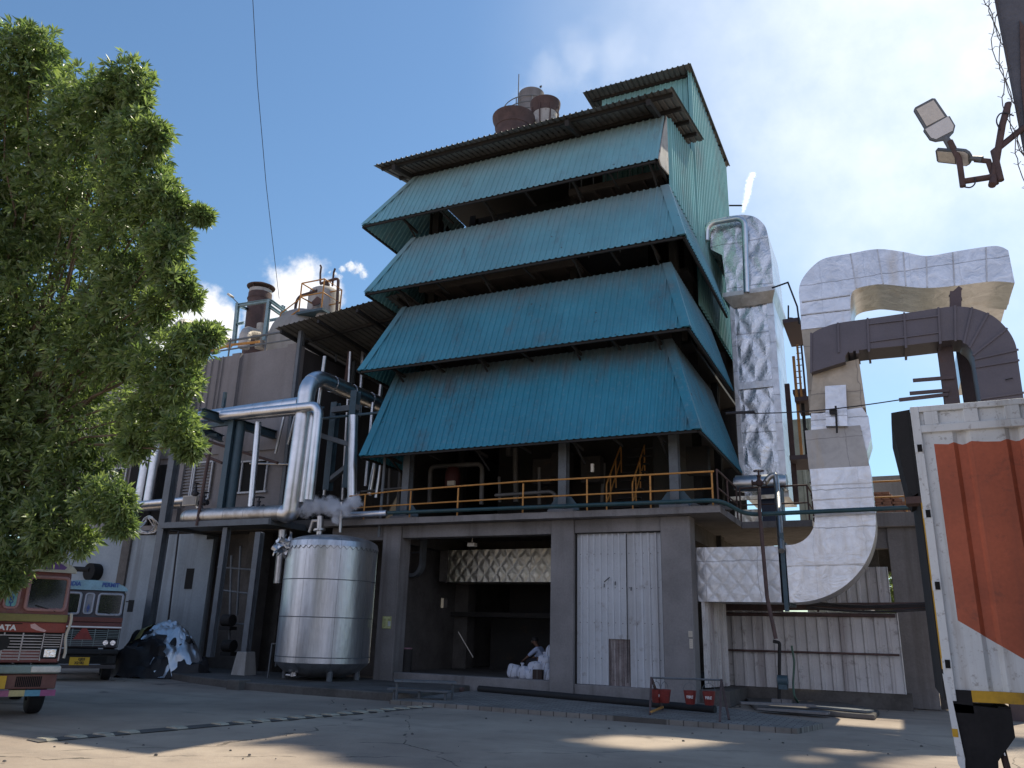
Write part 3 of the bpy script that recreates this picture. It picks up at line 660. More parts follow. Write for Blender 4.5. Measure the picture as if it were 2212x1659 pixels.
# fire bucket stand
t = thing('bucket_stand', 'rusty steel frame stand for red fire buckets on the paving', 'stand', P(1480, 1552, Z=.1))
a0, a1 = P(1404, 1545, Z=.1), P(1432, 1533, Z=.1); b0, b1 = P(1555, 1560, Z=.1), P(1575, 1555, Z=.1)
ta = (a0+a1)/2; ta.z = 1.02; tb = (b0+b1)/2; tb.z = 1.02
ta = P(1407, 1464, Y=19.25); tb = P(1558, 1469, Y=19.05)
for p, tp in ((a0, ta), (a1, ta), (b0, tb), (b1, tb)): MB().bar(p, tp, .045).build('leg', M['rust'], t)
MB().tube([ta-V((.02, 0, 0)), tb+V((.03, 0, 0))], .022, 8).build('top_bar', M['steel'], t, smooth=True)
MB().bar(a0+V((0, .05, .06)), a1+V((0.0, 0, .06)), .04).build('foot_bar', M['yel'], t)
def bucket(label):
    t = thing('fire_bucket', label, 'bucket', (0, 0, 0), 'red fire buckets hanging on the stand')
    q = MB(); q.lathe([(0, -.285), (.095, -.285), (.1, -.28), (.145, 0), (.152, .004), (.14, -.005), (.092, -.27), (0, -.27)], (0, 0, 0), 20)
    q.build('pail', M['red'], t, smooth=True, local=True)
    q = MB(); q.tube([(.145*math.cos(a), 0, .17*math.sin(a)) for a in np.linspace(0, PI, 13)], .006, 6)
    q.tube([(0, 0, .165), (0, .01, .2), (0, .0, .23)], .006, 6); q.build('handle', M['steel'], t, smooth=True, local=True)
    q = MB(); vs, fs = text_mb('FIRE', .085, bold=.002)
    for v in vs:
        a = v.x/.13; z = -.13+v.y; r = .145-.045*(-z/.28)+.003+v.z
        q.v.append((r*math.sin(a), -r*math.cos(a), z))
    q.f = fs; q.build('lettering', M['lwhite'], t, local=True)
    return t
bk = None
for px, lb, rz in ((1418, 'red fire bucket at the left end of the rusty stand', 1.2), (1436, 'red fire bucket second from the left, close against its neighbour', -1.9), (1491, 'red fire bucket marked FIRE, third along the stand', .18), (1531, 'red fire bucket marked FIRE nearest the right legs', .1)):
    f = (px-1407)/151; p = ta.lerp(tb, f); p = V((p.x, p.y, p.z-.25))
    if bk is None: bk = bucket(lb); bk.location = p; bk.rotation_euler = (0, 0, rz); o = bk
    else: o = dup(bk, p, lb, rz=rz)

# ------------------------------------------------------------------ foil ducts on the right
DY0, DY1 = 22.75, 24.25
t = thing('insulated_duct', 'large foil-clad duct running level then turning up in a round elbow', 'duct', (-2.5, 23.5, 2.68))
MB().box(-5.3, -2.78, DY0, DY1, 2.68, 4.15).build('level_run', M['foil'], t)
q = MB(); q.bar((-2.66, DY0-.02, 2.45), (-2.66, DY0-.02, 4.5), .1, .14); q.box(-2.74, -2.58, DY0+.05, DY1, 2.6, 4.25); q.build('flange', M['bsteel'], t)
cx, cz = -2.5, 4.89
outer = [(cx+(2.21)*math.cos(a), cz+2.21*math.sin(a)) for a in np.linspace(-PI/2, 0, 22)]; inner = [(cx+.72*math.cos(a), cz+.72*math.sin(a)) for a in np.linspace(0, -PI/2, 12)]
pr = [(-2.58, cz-2.21)]+outer+[(-.29, 6.2), (-1.8, 6.2)]+inner+[(-2.58, cz-.72)]
MB().prism([(x, DY0-.03, z) for x, z in pr], (0, DY1-DY0+.03, 0)).build('elbow', M['foilb'], t, smooth=True)
for (x0, z0, x1, z1) in ((-2.56, 3.62, -.65, 3.66), (-1.82, 4.9, -.27, 4.93), (-1.82, 5.75, -.28, 5.75), (-1.81, 5.35, -.28, 5.38)): MB().bar((x0, DY0-.035, z0), (x1, DY0-.035, z1), .022, .03).build('seam', M['clad2'], t)
MB().hexa([(-1.82, DY0-.02, 6.2), (-.3, DY0-.02, 6.2), (-.3, DY1, 6.2), (-1.82, DY1, 6.2)], [(-1.84, DY0+.03, 7.3), (-.42, DY0+.03, 7.34), (-.42, DY1, 7.34), (-1.84, DY1, 7.3)]).build('dusty_jacket', M['foild'], t)
q = MB(); rp = [P(x, y, Y=22.9) for x, y in ((1752, 930), (1752, 893), (1770, 893), (1862, 880), (1876, 900), (1882, 945), (1868, 990), (1862, 930))]
q.prism(rp, (0, 1.4, 0)).build('torn_jacket', M['foilb'], t)
fp = [P(x, y, Y=22.65) for x, y in ((1784, 920), (1782, 834), (1827, 831), (1831, 920))]
q = MB().prism(fp, (0, .3, 0)); hb = q.build('hatch_box', M['foilb'], t)
q = MB().bar(P(1805, 877, Y=22.55), P(1808, 935, Y=22.55), .05); p = P(1800, 889, Y=22.56); q.box(p.x-.1, p.x+.06, p.y-.03, p.y, p.z-.08, p.z+.08); q.build('hatch_lever', M['dark'], hb)
q = MB().prism([P(x, y, Y=23.0) for x, y in ((1748, 893), (1757, 800), (1855, 775), (1870, 880))], (0, 1.3, 0)).build('taper', M['tan'], t)
one(MB().tube([P(1740, 929, Y=22.8)+V((.05*math.cos(a), 0, .05*math.sin(a))) for a in np.linspace(0, 2*PI, 13)], .018, 6), 'lifting_ring', M['dark'], 'black lifting ring on the upper left edge of the foil duct', 'ring', smooth=True)

# silver overhead duct (arch)
t = thing('overhead_duct', 'big wavy silver foil duct arching over the brown one', 'duct', P(1790, 740, Y=24.4))
up = [(1731, 712), (1728, 660), (1726, 624), (1736, 598), (1759, 572), (1785, 557), (1837, 547.6), (1895, 538), (1951, 544), (2001, 553), (2058, 544), (2136, 532), (2162, 533), (2178, 541)]
lo = [(2192, 611), (2160, 608), (2130, 609), (2058, 618), (2003, 622), (1957, 619), (1908, 614), (1882, 616), (1850, 624), (1838, 642), (1838, 700)]
fr = [P(x, y, Y=24.3) for x, y in spline(up)+spline(lo)]
MB().prism(fr, (0, 2.1, 0)).build('arch_casing', M['foilb'], t, smooth=True)
lg = [P(x, y, Y=24.3) for x, y in ((1731, 712), (1838, 700), (1850, 790), (1860, 880), (1748, 890), (1742, 800))]
MB().prism([p+V((0, .02, 0)) for p in lg], (0, 2.0, 0)).build('leg_casing', M['tan'], t)
a, b = P(2120, 612, Y=24.4), P(2192, 612, Y=24.4); c0 = P(2150, 533, Y=24.4)
q = MB(); prof = []
q.hexa([(a.x, 26.38, a.z), (b.x, 26.38, a.z), (b.x+.05, 36, a.z-.1), (a.x, 36, a.z-.1)], [(a.x, 26.38, c0.z-.02), (b.x-.05, 26.38, c0.z-.02), (b.x, 36, c0.z), (a.x, 36, c0.z)]); q.build('return_run', M['foilb'], t)
q = MB(); pth = [(b.x-.06, 24.45), (b.x+.02, 25.3), (b.x+.03, 26.4), (b.x-.4, 26.4), (b.x-.4, 24.45)]
q.hexa([(b.x-.5, 24.5, a.z+.02), (b.x+.0, 24.5, a.z+.02), (b.x+.07, 26.4, a.z), (b.x-.5, 26.4, a.z)], [(b.x-.5, 24.5, c0.z-.03), (b.x-.12, 24.5, c0.z-.06), (b.x+.02, 26.4, c0.z-.03), (b.x-.5, 26.4, c0.z-.03)]); q.build('end_casing', M['foilb'], t)
q = MB()
for (x0, y0, x1, y1) in ((1837, 548, 1850, 622), (1895, 539, 1908, 612), (1951, 545, 1957, 617), (2001, 554, 2003, 620), (2058, 545, 2062, 617), (2130, 534, 2132, 608), (1732, 652, 1836, 637), (1731, 680, 1837, 668)):
    MB().bar(P(x0, y0, Y=24.28), P(x1, y1, Y=24.28), .035, .03, (0, 1, 0)).build('seam', M['clad2'], t)

# dark brown duct
t = thing('brown_duct', 'dark brown steel duct bent down at both ends under the silver one', 'duct', P(2160, 860, Y=23))
up = [(1752, 722), (1764, 714), (1780, 707), (1809, 698), (1874, 688.6), (1953, 677), (2027, 665.5), (2063, 662), (2099, 665), (2134, 677), (2155, 690), (2175, 710), (2188, 730), (2196, 752), (2201, 790), (2209, 846), (2219, 910)]
lo = [(2126, 910), (2118, 859), (2107, 790), (2103, 768), (2096, 752), (2082, 740), (2063, 734), (1956, 746), (1874, 754), (1832, 760), (1826, 768), (1826, 781), (1752, 804)]
MB().prism([P(x, y, Y=22.7) for x, y in spline(up)+spline(lo[:10])+lo[10:]], (0, 1.0, 0)).build('duct_casing', M['duct'], t, smooth=True)
q = MB(); fl = [((1810, 697), (1812, 762)), ((1874, 687), (1877, 757)), ((1953, 675), (1957, 749)), ((2027, 664), (2031, 740)), ((2063, 660), (2064, 737)), ((2100, 664), (2082, 742)), ((2135, 676), (2094, 751)), ((2176, 709), (2101, 768)), ((2200, 755), (2105, 776)), ((2202, 778), (2108, 793)), ((2212, 848), (2118, 862)), ((1752, 719), (1752, 806))]
for a, b in fl: MB().bar(P(*a, Y=22.68), P(*b, Y=22.68), .05, .04, (0, 1, 0)).build('stiffener', M['duct'], t)
q.bar(P(1877, 700, Y=22.68), P(2027, 682, Y=22.68), .04, .035, (0, 1, 0)); q.bar(P(1880, 738, Y=22.68), P(2030, 718, Y=22.68), .04, .035, (0, 1, 0))
for px, py in ((1877, 756), (1957, 748), (2031, 739)): p = P(px, py, Y=22.7); q.box(p.x-.03, p.x+.03, 22.65, 23.75, p.z-.06, p.z)
p = P(1845, 762, Y=22.9); q.box(p.x-.12, p.x-.02, 22.68, 23.7, p.z-.06, p.z+.02); q.box(p.x+.05, p.x+.13, 22.68, 23.7, p.z-.1, p.z+.0)
q.build('stiffener', M['duct'], t)
p = P(2180, 820, Y=22.68); q = MB().tube([p+V((-.08, 0, 0)), p+V((-.06, -.04, 0)), p+V((.06, -.04, .02)), p+V((.08, 0, .03))], .012, 6); q.build('handle', M['dark'], t)
# duct support columns
t = thing('duct_support', 'pair of brown steel columns with cable arms holding up the ducts', 'support frame', P(2070, 880, Y=24).xy.to_3d())
M['bcol'] = mat('brown_painted_steel', (.095, .07, .075), .6, var=.2, rust=(.11, .06, .04), rustamt=.4)
a, b = P(2047, 850, Y=23.4), P(2033, 760, Y=23.4); MB().ibeam((a.x, 23.4, 0), (b.x+.1, 23.4, b.z+.4), .36, .34, (0, 1, 0)).build('column', M['bcol'], t)
a = P(2098, 850, Y=24.2); MB().ibeam((a.x, 24.2, 0), (a.x, 24.2, 10.2), .4, .36, (0, 1, 0)).build('column', M['bcol'], t)
a, b = P(2064, 690, Y=24.0), P(2064, 632, Y=24.0); MB().bar(a, b, .28, .25).bar(b-V((.14, 0, .12)), b+V((.14, 0, .12)), .12).bar(P(2052, 650, Y=23.95), P(2078, 646, Y=23.95), .08).build('post', M['bcol'], t)
for (x0, y0, x1, y1) in ((1972, 822, 2061, 815), (1965, 850, 2050, 843), (1942, 864, 2048, 852)):
    MB().bar(P(x0, y0, Y=23.2), P(x1, y1, Y=23.2), .07, .09).build('cable_arm', M['bcol'], t)

# tower duct with its round hood
t = thing('tower_duct', 'tall quilted foil duct with a rounded hood beside the teal side wall', 'duct', (-3.7, 29, 5))
MB().box(-4.4, -3.15, 28.05, 30.8, 6.4, 13.75).build('shaft', M['foilt'], t)
q = MB(); q.box(-4.52, -4.36, 27.98, 28.3, 6.6, 13.7); q.box(-3.2, -2.97, 27.98, 28.35, 6.6, 13.7); q.box(-4.45, -3.1, 27.97, 28.02, 10.25, 10.5); q.build('corner_strip', M['foilb'], t)
MB().box(-3.15, -2.98, 28.35, 30.8, 6.4, 13.7).build('side_cladding', M['foilb'], t)
a, b = P(1565, 640, Y=27.8), P(1671, 624, Y=27.8)
MB().hexa([(-4.4, 27.95, a.z-.45), (-3.0, 27.95, a.z-.45), (-3, 30.9, a.z-.45), (-4.4, 30.9, a.z-.45)], [(a.x-.05, 27.75, a.z-.05), (b.x+.05, 27.75, a.z-.05), (b.x+.05, 31, a.z-.05), (a.x-.05, 31, a.z-.05)]).box(a.x-.05, b.x+.05, 27.75, 31, a.z-.05, a.z+.12).build('collar', M['clad2'], t)
hd = [P(x, y, Y=28.0) for x, y in [(1570, 634), (1560, 551), (1534, 538)]+spline([(1534, 479), (1560, 470), (1590, 465), (1607, 464), (1629, 468), (1645, 479), (1655, 494), (1661, 524), (1666, 560), (1671, 622)])]
MB().prism(hd, (0, 2.9, 0)).build('hood', M['foilt'], t, smooth=True)
one(MB().tube([P(1526, 520, Y=27.7), P(1527, 483, Y=27.7), P(1608, 469, Y=27.7), P(1613, 632, Y=27.7)], .11, 12, rings=1.2, fil=.35), 'bypass_pipe', M['clad'], 'silver pipe bent over the face of the round foil hood', 'pipe', smooth=True)
one(MB().cyl(P(1590, 1045, Y=26.4), P(1700, 1042, Y=26.4), .27, 20).cyl(P(1586, 1045, Y=26.4), P(1590, 1045, Y=26.4), .2, 16), 'steam_drum', M['clad'], 'horizontal silver drum at the foot of the tall foil duct', 'drum', smooth=True)
a, b = P(1642, 1054, Y=25.5), P(1692, 1122, Y=25.5)
t = thing('blue_tank', 'dark blue square tank behind the side railing', 'tank', ((a.x+b.x)/2, 25.8, 5.13)); MB().box(a.x, b.x, 25.5, 26.2, 5.13, a.z).build('tank_shell', mat('dark_blue_paint', (.025, .04, .08), .5), t, bevel=.02); MB().box(a.x-.03, b.x+.03, 25.47, 26.23, a.z, a.z+.04).build('tank_lid', M['bsteel'], t)
one(MB().box(-4.3, -3.6, 25.3, 25.9, 5.13, 5.55).bar((-4.4, 25.3, 5.9), (-3.0, 25.3, 5.92), .12), 'foil_box', M['foily'], 'crumpled foil box on the side slab left of the blue tank', 'box')
# valve and bent pipe
def hand_valve(name, label, p, s=1.0, mt='rust', ax=(0, -1, 0), rz=0, group=None):
    t = thing(name, label, 'valve', p, group)
    q = MB(); q.lathe([(0, -.16), (.07, -.16), (.1, -.12), (.1, -.02), (.06, .03), (.05, .12), (.07, .14), (.07, .17), (.03, .18), (.025, .3), (0, .3)], p, 14)
    q.cyl(p+V((-.2*s, 0, -.07)), p+V((.2*s, 0, -.07)), .055*s, 12); q.cyl(p+V((-.22*s, 0, -.07)), p+V((-.19*s, 0, -.07)), .1*s, 14); q.cyl(p+V((.19*s, 0, -.07)), p+V((.22*s, 0, -.07)), .1*s, 14)
    q.build('valve_body', M[mt], t, smooth=True)
    q = MB(); r = .15*s
    ring = [p+V((r*math.cos(a), r*math.sin(a), .3)) for a in np.linspace(0, 2*PI, 19)]
    q.tube(ring, .014, 6)
    for k in range(4): q.tube([p+V((0, 0, .3)), p+V((r*math.cos(k*PI/2+.3), r*math.sin(k*PI/2+.3), .3))], .01, 5)
    q.build('handwheel', M[mt], t, smooth=True); return t
p = P(1640, 1042, Y=24.7); hand_valve('gate_valve', 'rusty gate valve with red handwheel above the side railing', p+V((0, 0, .05)), 1.0, 'rust')
one(MB().tube([p+V((.15, 0, -.05)), P(1662, 1030, Y=24.7), P(1675, 1024, Y=24.7), P(1678, 1050, Y=24.6), P(1688, 1190, Y=22.4)], .085, 12, rings=.9, fil=.15), 'lagged_pipe', M['clad2'], 'silver pipe dropping from the gate valve past the side slab', 'pipe', smooth=True)
one(MB().tube([P(1640, 1055, Y=24.3), (P(1641, 1105, Y=22.3)), P(1657, 1290, Y=22.3), P(1676, 1380, Y=22.3)], .05, 10), 'downpipe', M['rust'], 'thin dark rusty pipe in front of the level foil duct', 'pipe', smooth=True)
# platforms and ladder between the ducts
t = thing('access_stair', 'rusty access platforms and ladder between the two foil ducts', 'platform', (-2.2, 27, 5))
for (x0, y0, x1, y1, Y0, dy) in ((1690, 690, 1728, 692, 27.2, 2.6), (1712, 842, 1737, 840, 27, 1.2), (1716, 858, 1748, 862, 26.6, 2), (1705, 984, 1752, 985, 26.2, 1.8)):
    a, b = P(x0, y0, Y=Y0), P(x1, y1, Y=Y0); MB().box(a.x, b.x, Y0, Y0+dy, a.z-.14, a.z).build('landing', M['bcol'], t)
for x, y0, y1, mt, w_ in ((1714, 770, 1000, 'yel', .09), (1722, 745, 870, 'yel', .07), (1731, 745, 860, 'rust', .06), (1700, 830, 1090, 'rust', .16), (1733, 860, 990, 'dark', .1)):
    a = P(x, y0, Y=27); b = P(x, y1, Y=27); MB().bar((a.x, 27, b.z), (a.x, 27, a.z), w_).build('upright', M[mt], t)
for i in range(9): p = P(1727, 750+i*13, Y=27); MB().bar(p-V((.1, 0, 0)), p+V((.08, 0, 0)), .025).build('rung', M['rust'], t)
a = P(1695, 615, Y=27.3); q = MB().tube([P(1668, 622, Y=27.6), P(1702, 610, Y=27.3), P(1722, 662, Y=27.2), P(1727, 700, Y=27.2)], .03, 6); q.tube([P(1703, 688, Y=27.2), P(1703, 660, Y=27.2)], .03, 6); q.build('conduit', M['wire'], t)
a, b = P(1700, 1090, Y=29), P(1745, 900, Y=34)
t = thing('shed', 'pale green sheeted building far behind between the ducts', 'building', (-2.2, 36, 0))
corr(MB(), (-3.4, 36, 0), (1, 0, 0), 2.4, (0, 0, P(1730, 905, Y=36).z), .4, .03).build('wall', mat('pale_green_sheet', (.42, .46, .4), .7, dirt=(.25, .26, .22), dirtamt=.4), t, fixn=False)
MB().box(-3.4, -1.0, 36.05, 42, 0, P(1730, 908, Y=36).z).build('structure_core', M['concl'], t)
q = MB()
for i in range(8): q.bar((-2.9, 35.9, 6+i*.55), (-1.3, 35.9, 6+i*.55), .05)
q.build('rail', M['rust'], t)
# pigeons
def pigeon(p, rz, label):
    t = thing('pigeon', label, 'bird', p, 'pigeons perched on the plant', rz)
    q = MB(); S = [(-.2, .0, .06, .012), (-.14, 0, .075, .02), (-.08, 0, .1, .05), (0, 0, .12, .068), (.06, 0, .145, .062), (.095, 0, .185, .034), (.115, 0, .22, .034), (.14, 0, .225, .022), (.165, 0, .215, .006)]
    n = 10; vs = []
    for x, y, z, r in S: vs += [(x, r*math.cos(2*PI*k/n), z+r*math.sin(2*PI*k/n)) for k in range(n)]
    q.add(vs, [[i*n+k, i*n+(k+1) % n, (i+1)*n+(k+1) % n, (i+1)*n+k] for i in range(len(S)-1) for k in range(n)]+[list(range(n)), list(range((len(S)-1)*n, len(S)*n))])
    q.build('body', mat('pigeon_grey', (.06, .062, .07), .7), t, smooth=True, local=True)
    q = MB().bar((.0, .025, 0), (0, .025, .07), .01).bar((0, -.025, 0), (0, -.025, .07), .01); q.build('leg', M['rust'], t, local=True); return t
a = P(1710, 690, Y=27.6); pg = pigeon(V((a.x, 27.6, P(1690, 690, Y=27.2).z)), 2.6, 'dark grey pigeon standing on the highest brown landing')

# back wall, fence sheets and concrete frame on the right
t = thing('sheet_fence', 'stained white sheet wall on a low plinth behind the foil elbow', 'wall', (-2.4, 25.2, 0))
q = MB(); corr(q, (-4.75, 25.2, .42), (1, 0, 0), 4.72, (0, 0, 2.1), .3, .05)
q.build('lower_sheets', M['oldsheet'], t, fixn=False)
q = MB(); corr(q, (-2.6, 25.5, 2.75), (1, 0, 0), 2.44, (0, 0, 1.05), .28, .05); q.build('upper_sheets', M['oldsheet'], t, fixn=False)
q = MB(); q.box(-5, .1, 25.22, 25.5, 0, .44); q.build('plinth', M['concd'], t)
q = MB(); q.bar((-4.8, 25.1, 2.62), (.9, 25.1, 2.72), .14, .2); q.tube([(-4.8, 25.1, 2.42), (-.1, 25.1, 2.45)], .05, 8); q.tube([(-4.75, 25.05, 1.4), (-.1, 25.05, 1.42)], .03, 8); q.bar((-4.78, 25.1, .4), (-4.78, 25.1, 2.6), .08)
for x in (-3.4, -2.1, -.9): q.bar((x, 25.24, .4), (x, 25.24, 2.6), .06)
q.build('rail', M['rust'], t)
MB().box(-5.0, -4.82, 24.3, 30, .0, 2.7).build('return_wall', M['concd'], t)
t = thing('pipe_bundle', 'coil of dark cables hung under the elbow along the sheet wall', 'cables', (-.8, 25, 2.7))
q = MB()
for k in range(5):
    q.tube([(-2.4+i*.25, 25.0-.02*k, 2.62+.05*k-.09*math.sin(PI*i/13)*(1+.3*math.sin(k*2.1))) for i in range(14)], .018, 6)
q.build('cable', M['wire'], t, smooth=True)
t = thing('concrete_frame', 'unfinished concrete column and deck on the far right', 'structure frame', (.3, 26.5, 0))
MB().box(-.08, .78, 26.2, 26.8, 0, 5.0).build('column', M['conc'], t, bevel=.02)
MB().box(-.75, -.4, 27.4, 27.9, 3, 5.0).build('column', M['concd'], t); MB().box(1.7, 2.3, 27.4, 27.9, 0, 5.0).build('column', M['conc'], t)
MB().box(-.9, 2.6, 26.0, 30, 5.0, 5.42).build('deck', M['conc'], t, bevel=.02); MB().box(-.9, 2.6, 26.3, 26.6, 4.4, 4.99).build('beam', M['conc'], t)
MB().box(-1, 0.0, 28.6, 28.8, 3.9, 5).build('infill_wall', M['concd'], t)
a = P(1897, 1030, Y=29.5); MB().box(-.35, 2.6, 29.5, 29.7, 5.42, a.z+.02).build('parapet', M['concl'], t)
q = MB(); q.box(.8, 1.9, 26.6, 26.7, 0, 1.0); q.box(.8, 1.9, 26.6, 26.7, 1.06, 2.0); q.box(.8, 1.9, 26.6, 26.7, 2.06, 2.9); q.build('panel_wall', M['concd'], t)
q = MB()
for z in (3.3, 3.55, 3.8, 4.1): q.bar((.75, 27.2, z), (2, 27.2, z), .05)
for x in (.85, 1.05): q.bar((x, 27.2, 2.9), (x, 27.2, 4.6), .05)
q.build('bracing', M['dark'], t)
railing('railing', 'short yellow railing beside the brick pile on the concrete deck', [(-.85, 26.15, 5.42), (1.9, 26.15, 5.42)], .95, M['yel'], 1.35)
# brick pile: every brick
bb = MB().box(-.115, .115, -.055, .055, 0, .075); b0 = None; idx = 0
bx0 = P(1888, 1100, Y=26.9).x; zt = 5.425
for lay in range(9):
    for row in range(2):
        ncol = (5, 5, 5, 4, 4, 3, 3, 2, 2)[lay]
        for i in range(ncol):
            x = bx0+.13+i*.245+random.uniform(-.02, .02)+(.06 if lay % 2 else 0); y = 26.6+row*.13+random.uniform(-.02, .02)
            rz = random.uniform(-.12, .12)
            if b0 is None:
                b0 = bb.build('brick', M['brick'], local=True, bevel=.006); tag(b0, 'loose red brick stacked on the concrete deck behind the yellow rail', 'brick', 'bricks piled on the concrete deck'); o = b0
            else: o = dup(b0)
            o.location = (x, y, zt+lay*.078); o.rotation_euler = (0, 0, rz)
# pump, hose, planks at the foot of the wall
t = thing('pump', 'dark pump on a stand pipe before the stained sheet wall', 'pump', P(1685, 1505, Z=.0))
p = P(1690, 1470, Y=23.6); q = MB(); q.cyl(p-V((.12, 0, 0)), p+V((.14, 0, 0)), .14, 14); q.box(p.x-.1, p.x+.12, 23.5, 23.75, p.z-.22, p.z-.1); q.build('motor', M['bsteel'], t, smooth=True)
q = MB(); q.tube([P(1683, 1515, Y=23.6), P(1684, 1388, Y=23.6), P(1670, 1385, Y=23.6)], .045, 8, fil=.05); q.build('stand_pipe', M['dark'], t)
q = MB(); 
for px in (1678, 1700): p = P(px, 1512, Y=23.6); q.box(p.x-.12, p.x+.12, 23.45, 23.75, 0, .22)
q.build('footing', M['conc'], t)
one(MB().tube([P(1710, 1395, Y=23.9), P(1716, 1430, Y=23.8), P(1713, 1480, Y=23.7), P(1716, 1505, Y=23.5), P(1728, 1523, Z=.05)+V((0, 0, 0)), P(1690, 1518, Z=.04), P(1600, 1512, Z=.05)], .03, 8, fil=.1), 'hose', mat('green_hose', (.06, .11, .08), .6), 'green hose hanging by the pump and trailing on the ground', 'hose', smooth=True)
for i, (x0, y0, x1, y1, w_, lb) in enumerate(((1640, 1530, 1790, 1541, .35, 'long dark plank lying nearest the paving corner'), (1750, 1525, 1880, 1537, .4, 'pale plank lying to the right of the longest one'), (1600, 1518, 1760, 1524, .22, 'thin plank lying close to the stained sheet wall'))):
    a, b = P(x0, y0, Z=.1+.06*i), P(x1, y1, Z=.1+.06*i); one(MB().bar(a, b, w_, .05), 'plank', M['steel' if i == 1 else 'conc'], lb, 'plank', 'planks by the sheet wall')
one(MB().prism([P(1630, 1535, Z=0), P(1890, 1556, Z=0), P(1900, 1545, Z=0), P(1800, 1522, Z=0), P(1610, 1516, Z=0)], (0, 0, .12)), 'kerb_slab', M['concd'], 'low broken concrete slab under the planks', 'slab', bevel=.03)
# ------------------------------------------------------------------ container lorry on the right
cx0, cy0, cz0, cz1 = .335, 9.0, 1.24, 4.1; LEN, WID = 6.1, 2.44
T0 = thing('container_trailer', 'white shipping container with orange panel on a trailer, near right', 'trailer', (cx0+3, cy0+1.2, 0))
k = NT('container_paint'); ob = k.tc.outputs['Object']
n1 = k.noise(ob, 2, 6, .65); n2 = k.noise(ob, 14, 5, .7); st = k.noise(k.mapping(ob, (5, 5, .35)), 1.0, 6, .7)
cw = k.mix(k.ramp(n1, .3, .7), (.66, .70, .71, 1), (.78, .81, .81, 1)); cw = k.mix(k.math('MULTIPLY', k.ramp(st, .45, .72), .7), cw, (.4, .37, .33, 1)); cw = k.mix(k.math('MULTIPLY', k.ramp(n2, .55, .7), .6), cw, (.2, .17, .14, 1))
k.bsdf(Base_Color=cw, Roughness=.55); M['cwhite'] = k.m
M['corange'] = mat('orange_container_paint', (.46, .12, .06), .6, var=.2, scale=1.5, dirt=(.25, .085, .055), dirtamt=.65, streak=1, rust=(.17, .07, .05), rustamt=.4)
M['cyel'] = mat('yellow_edge_paint', (.62, .36, .03), .6, var=.15, scale=3, dirt=(.1, .07, .04), dirtamt=.5)
M['soot'] = mat('charred_black', (.02, .019, .02), .9, var=.3, scale=5)
rib = .46; xs = []; x = cx0+.0
q = MB()
def ribo(u):
    f = ((u-.30) % rib)/rib
    if u < .2: return 0
    return -.038*(0 if f < .1 else (f-.1)/.09 if f < .19 else 1 if f < .36 else (1-(f-.36)/.09) if f < .45 else 0)
us2 = [0, .1]; 
kk = 0
while .30+kk*rib < LEN:
    for f in (0.0, .1, .145, .19, .28, .36, .405, .45, .7): us2.append(.30+kk*rib+f*rib)
    kk += 1
us2 = sorted(set(u for u in us2 if u < LEN) | {.17})+[LEN]
pa, pb = P(2065, 1338, Y=9), P(2212, 1424, Y=9); slo = (pb.z-pa.z)/(pb.x-pa.x)
def lowz(u): return max(cz0+.12, pa.z+slo*(cx0+u-pa.x))
vs = []
for u in us2:
    for z in (cz0+.1, lowz(u), P(2100, 955, Y=9).z+.012*math.sin(u*40), 3.84): vs.append((cx0+u, cy0-ribo(u), z))
fw, fo = [], []
for i in range(len(us2)-1):
    for j in range(3):
        fc = [i*4+j, (i+1)*4+j, (i+1)*4+j+1, i*4+j+1]; (fo if j == 1 and us2[i] >= .1699 else fw).append(fc)
pan = MB(); pan.v = vs; pan.f = fw+fo
po = pan.build('ribbed_side', [M['cwhite'], M['corange']], T0, fixn=False)
for i, pl in enumerate(po.data.polygons): pl.material_index = 0 if i < len(fw) else 1
# clean painted boundary of the orange field (thin paint film a few mm proud)
q = MB(); q.box(cx0, cx0+LEN, cy0+.05, cy0+WID, cz0+.05, cz1-.02); q.build('container_core', M['cwhite'], T0)
q = MB(); q.box(cx0-.01, cx0+.07, cy0-.045, cy0+.05, cz0, cz1); q.box(cx0-.01, cx0+LEN, cy0-.04, cy0+.05, 3.82, 3.9); q.box(cx0-.01, cx0+LEN, cy0-.04, cy0+.05, 4.04, cz1); q.box(cx0+.07, cx0+LEN, cy0-.0, cy0+.05, 3.9, 4.04)
u = .3
while u < LEN:
    q.box(cx0+u-.19, cx0+u-.06, cy0-.035, cy0+.0, 3.9, 4.04); u += .36
q.box(cx0-.01, cx0+.05, cy0+WID-.05, cy0+WID+.03, cz0, cz1)
q.build('frame', M['cwhite'], T0, bevel=.006)
MB().box(cx0+.2, cx0+LEN, cy0-.035, cy0+.05, cz0-.0, cz0+.1).build('bottom_rail', M['cyel'], T0)
MB().box(cx0-.0, cx0+.2, cy0-.03, cy0+.05, cz0-.1, cz0+.1).build('charred_corner', M['soot'], T0)
q = MB(); q.box(cx0-.018, cx0-.008, cy0-.045, cy0+.05, cz0+.28, 3.1); q.build('edge_stripe', M['cyel'], T0)
for z in (1.53, 2.25, 2.95, 3.62): MB().box(cx0+.0, cx0+.055, cy0-.052, cy0-.03, z, z+.075).build('hinge_pocket', M['black'], T0)
for z in (1.53, 2.25, 2.95, 3.62): MB().box(cx0-.012, cx0+.012, cy0-.055, cy0-.04, z-.01, z+.085).build('hinge', M['cwhite'], T0)
q = MB(); q.prism([(cx0-.012, cy0+.02, 4.09), (cx0-.19, cy0+.02, 4.07), (cx0-.2, cy0+.02, 3.95), (cx0-.12, cy0+.02, 3.25), (cx0-.08, cy0+.02, 3.18), (cx0-.012, cy0+.02, 3.22)], (0, 1.2, 0)); q.build('rubber_flap', M['rubber'], T0)
q = MB(); q.box(cx0-.15, cx0+.0, cy0-.02, cy0+.2, 3.1, 3.17); q.build('flap_bracket', M['rust'], T0)
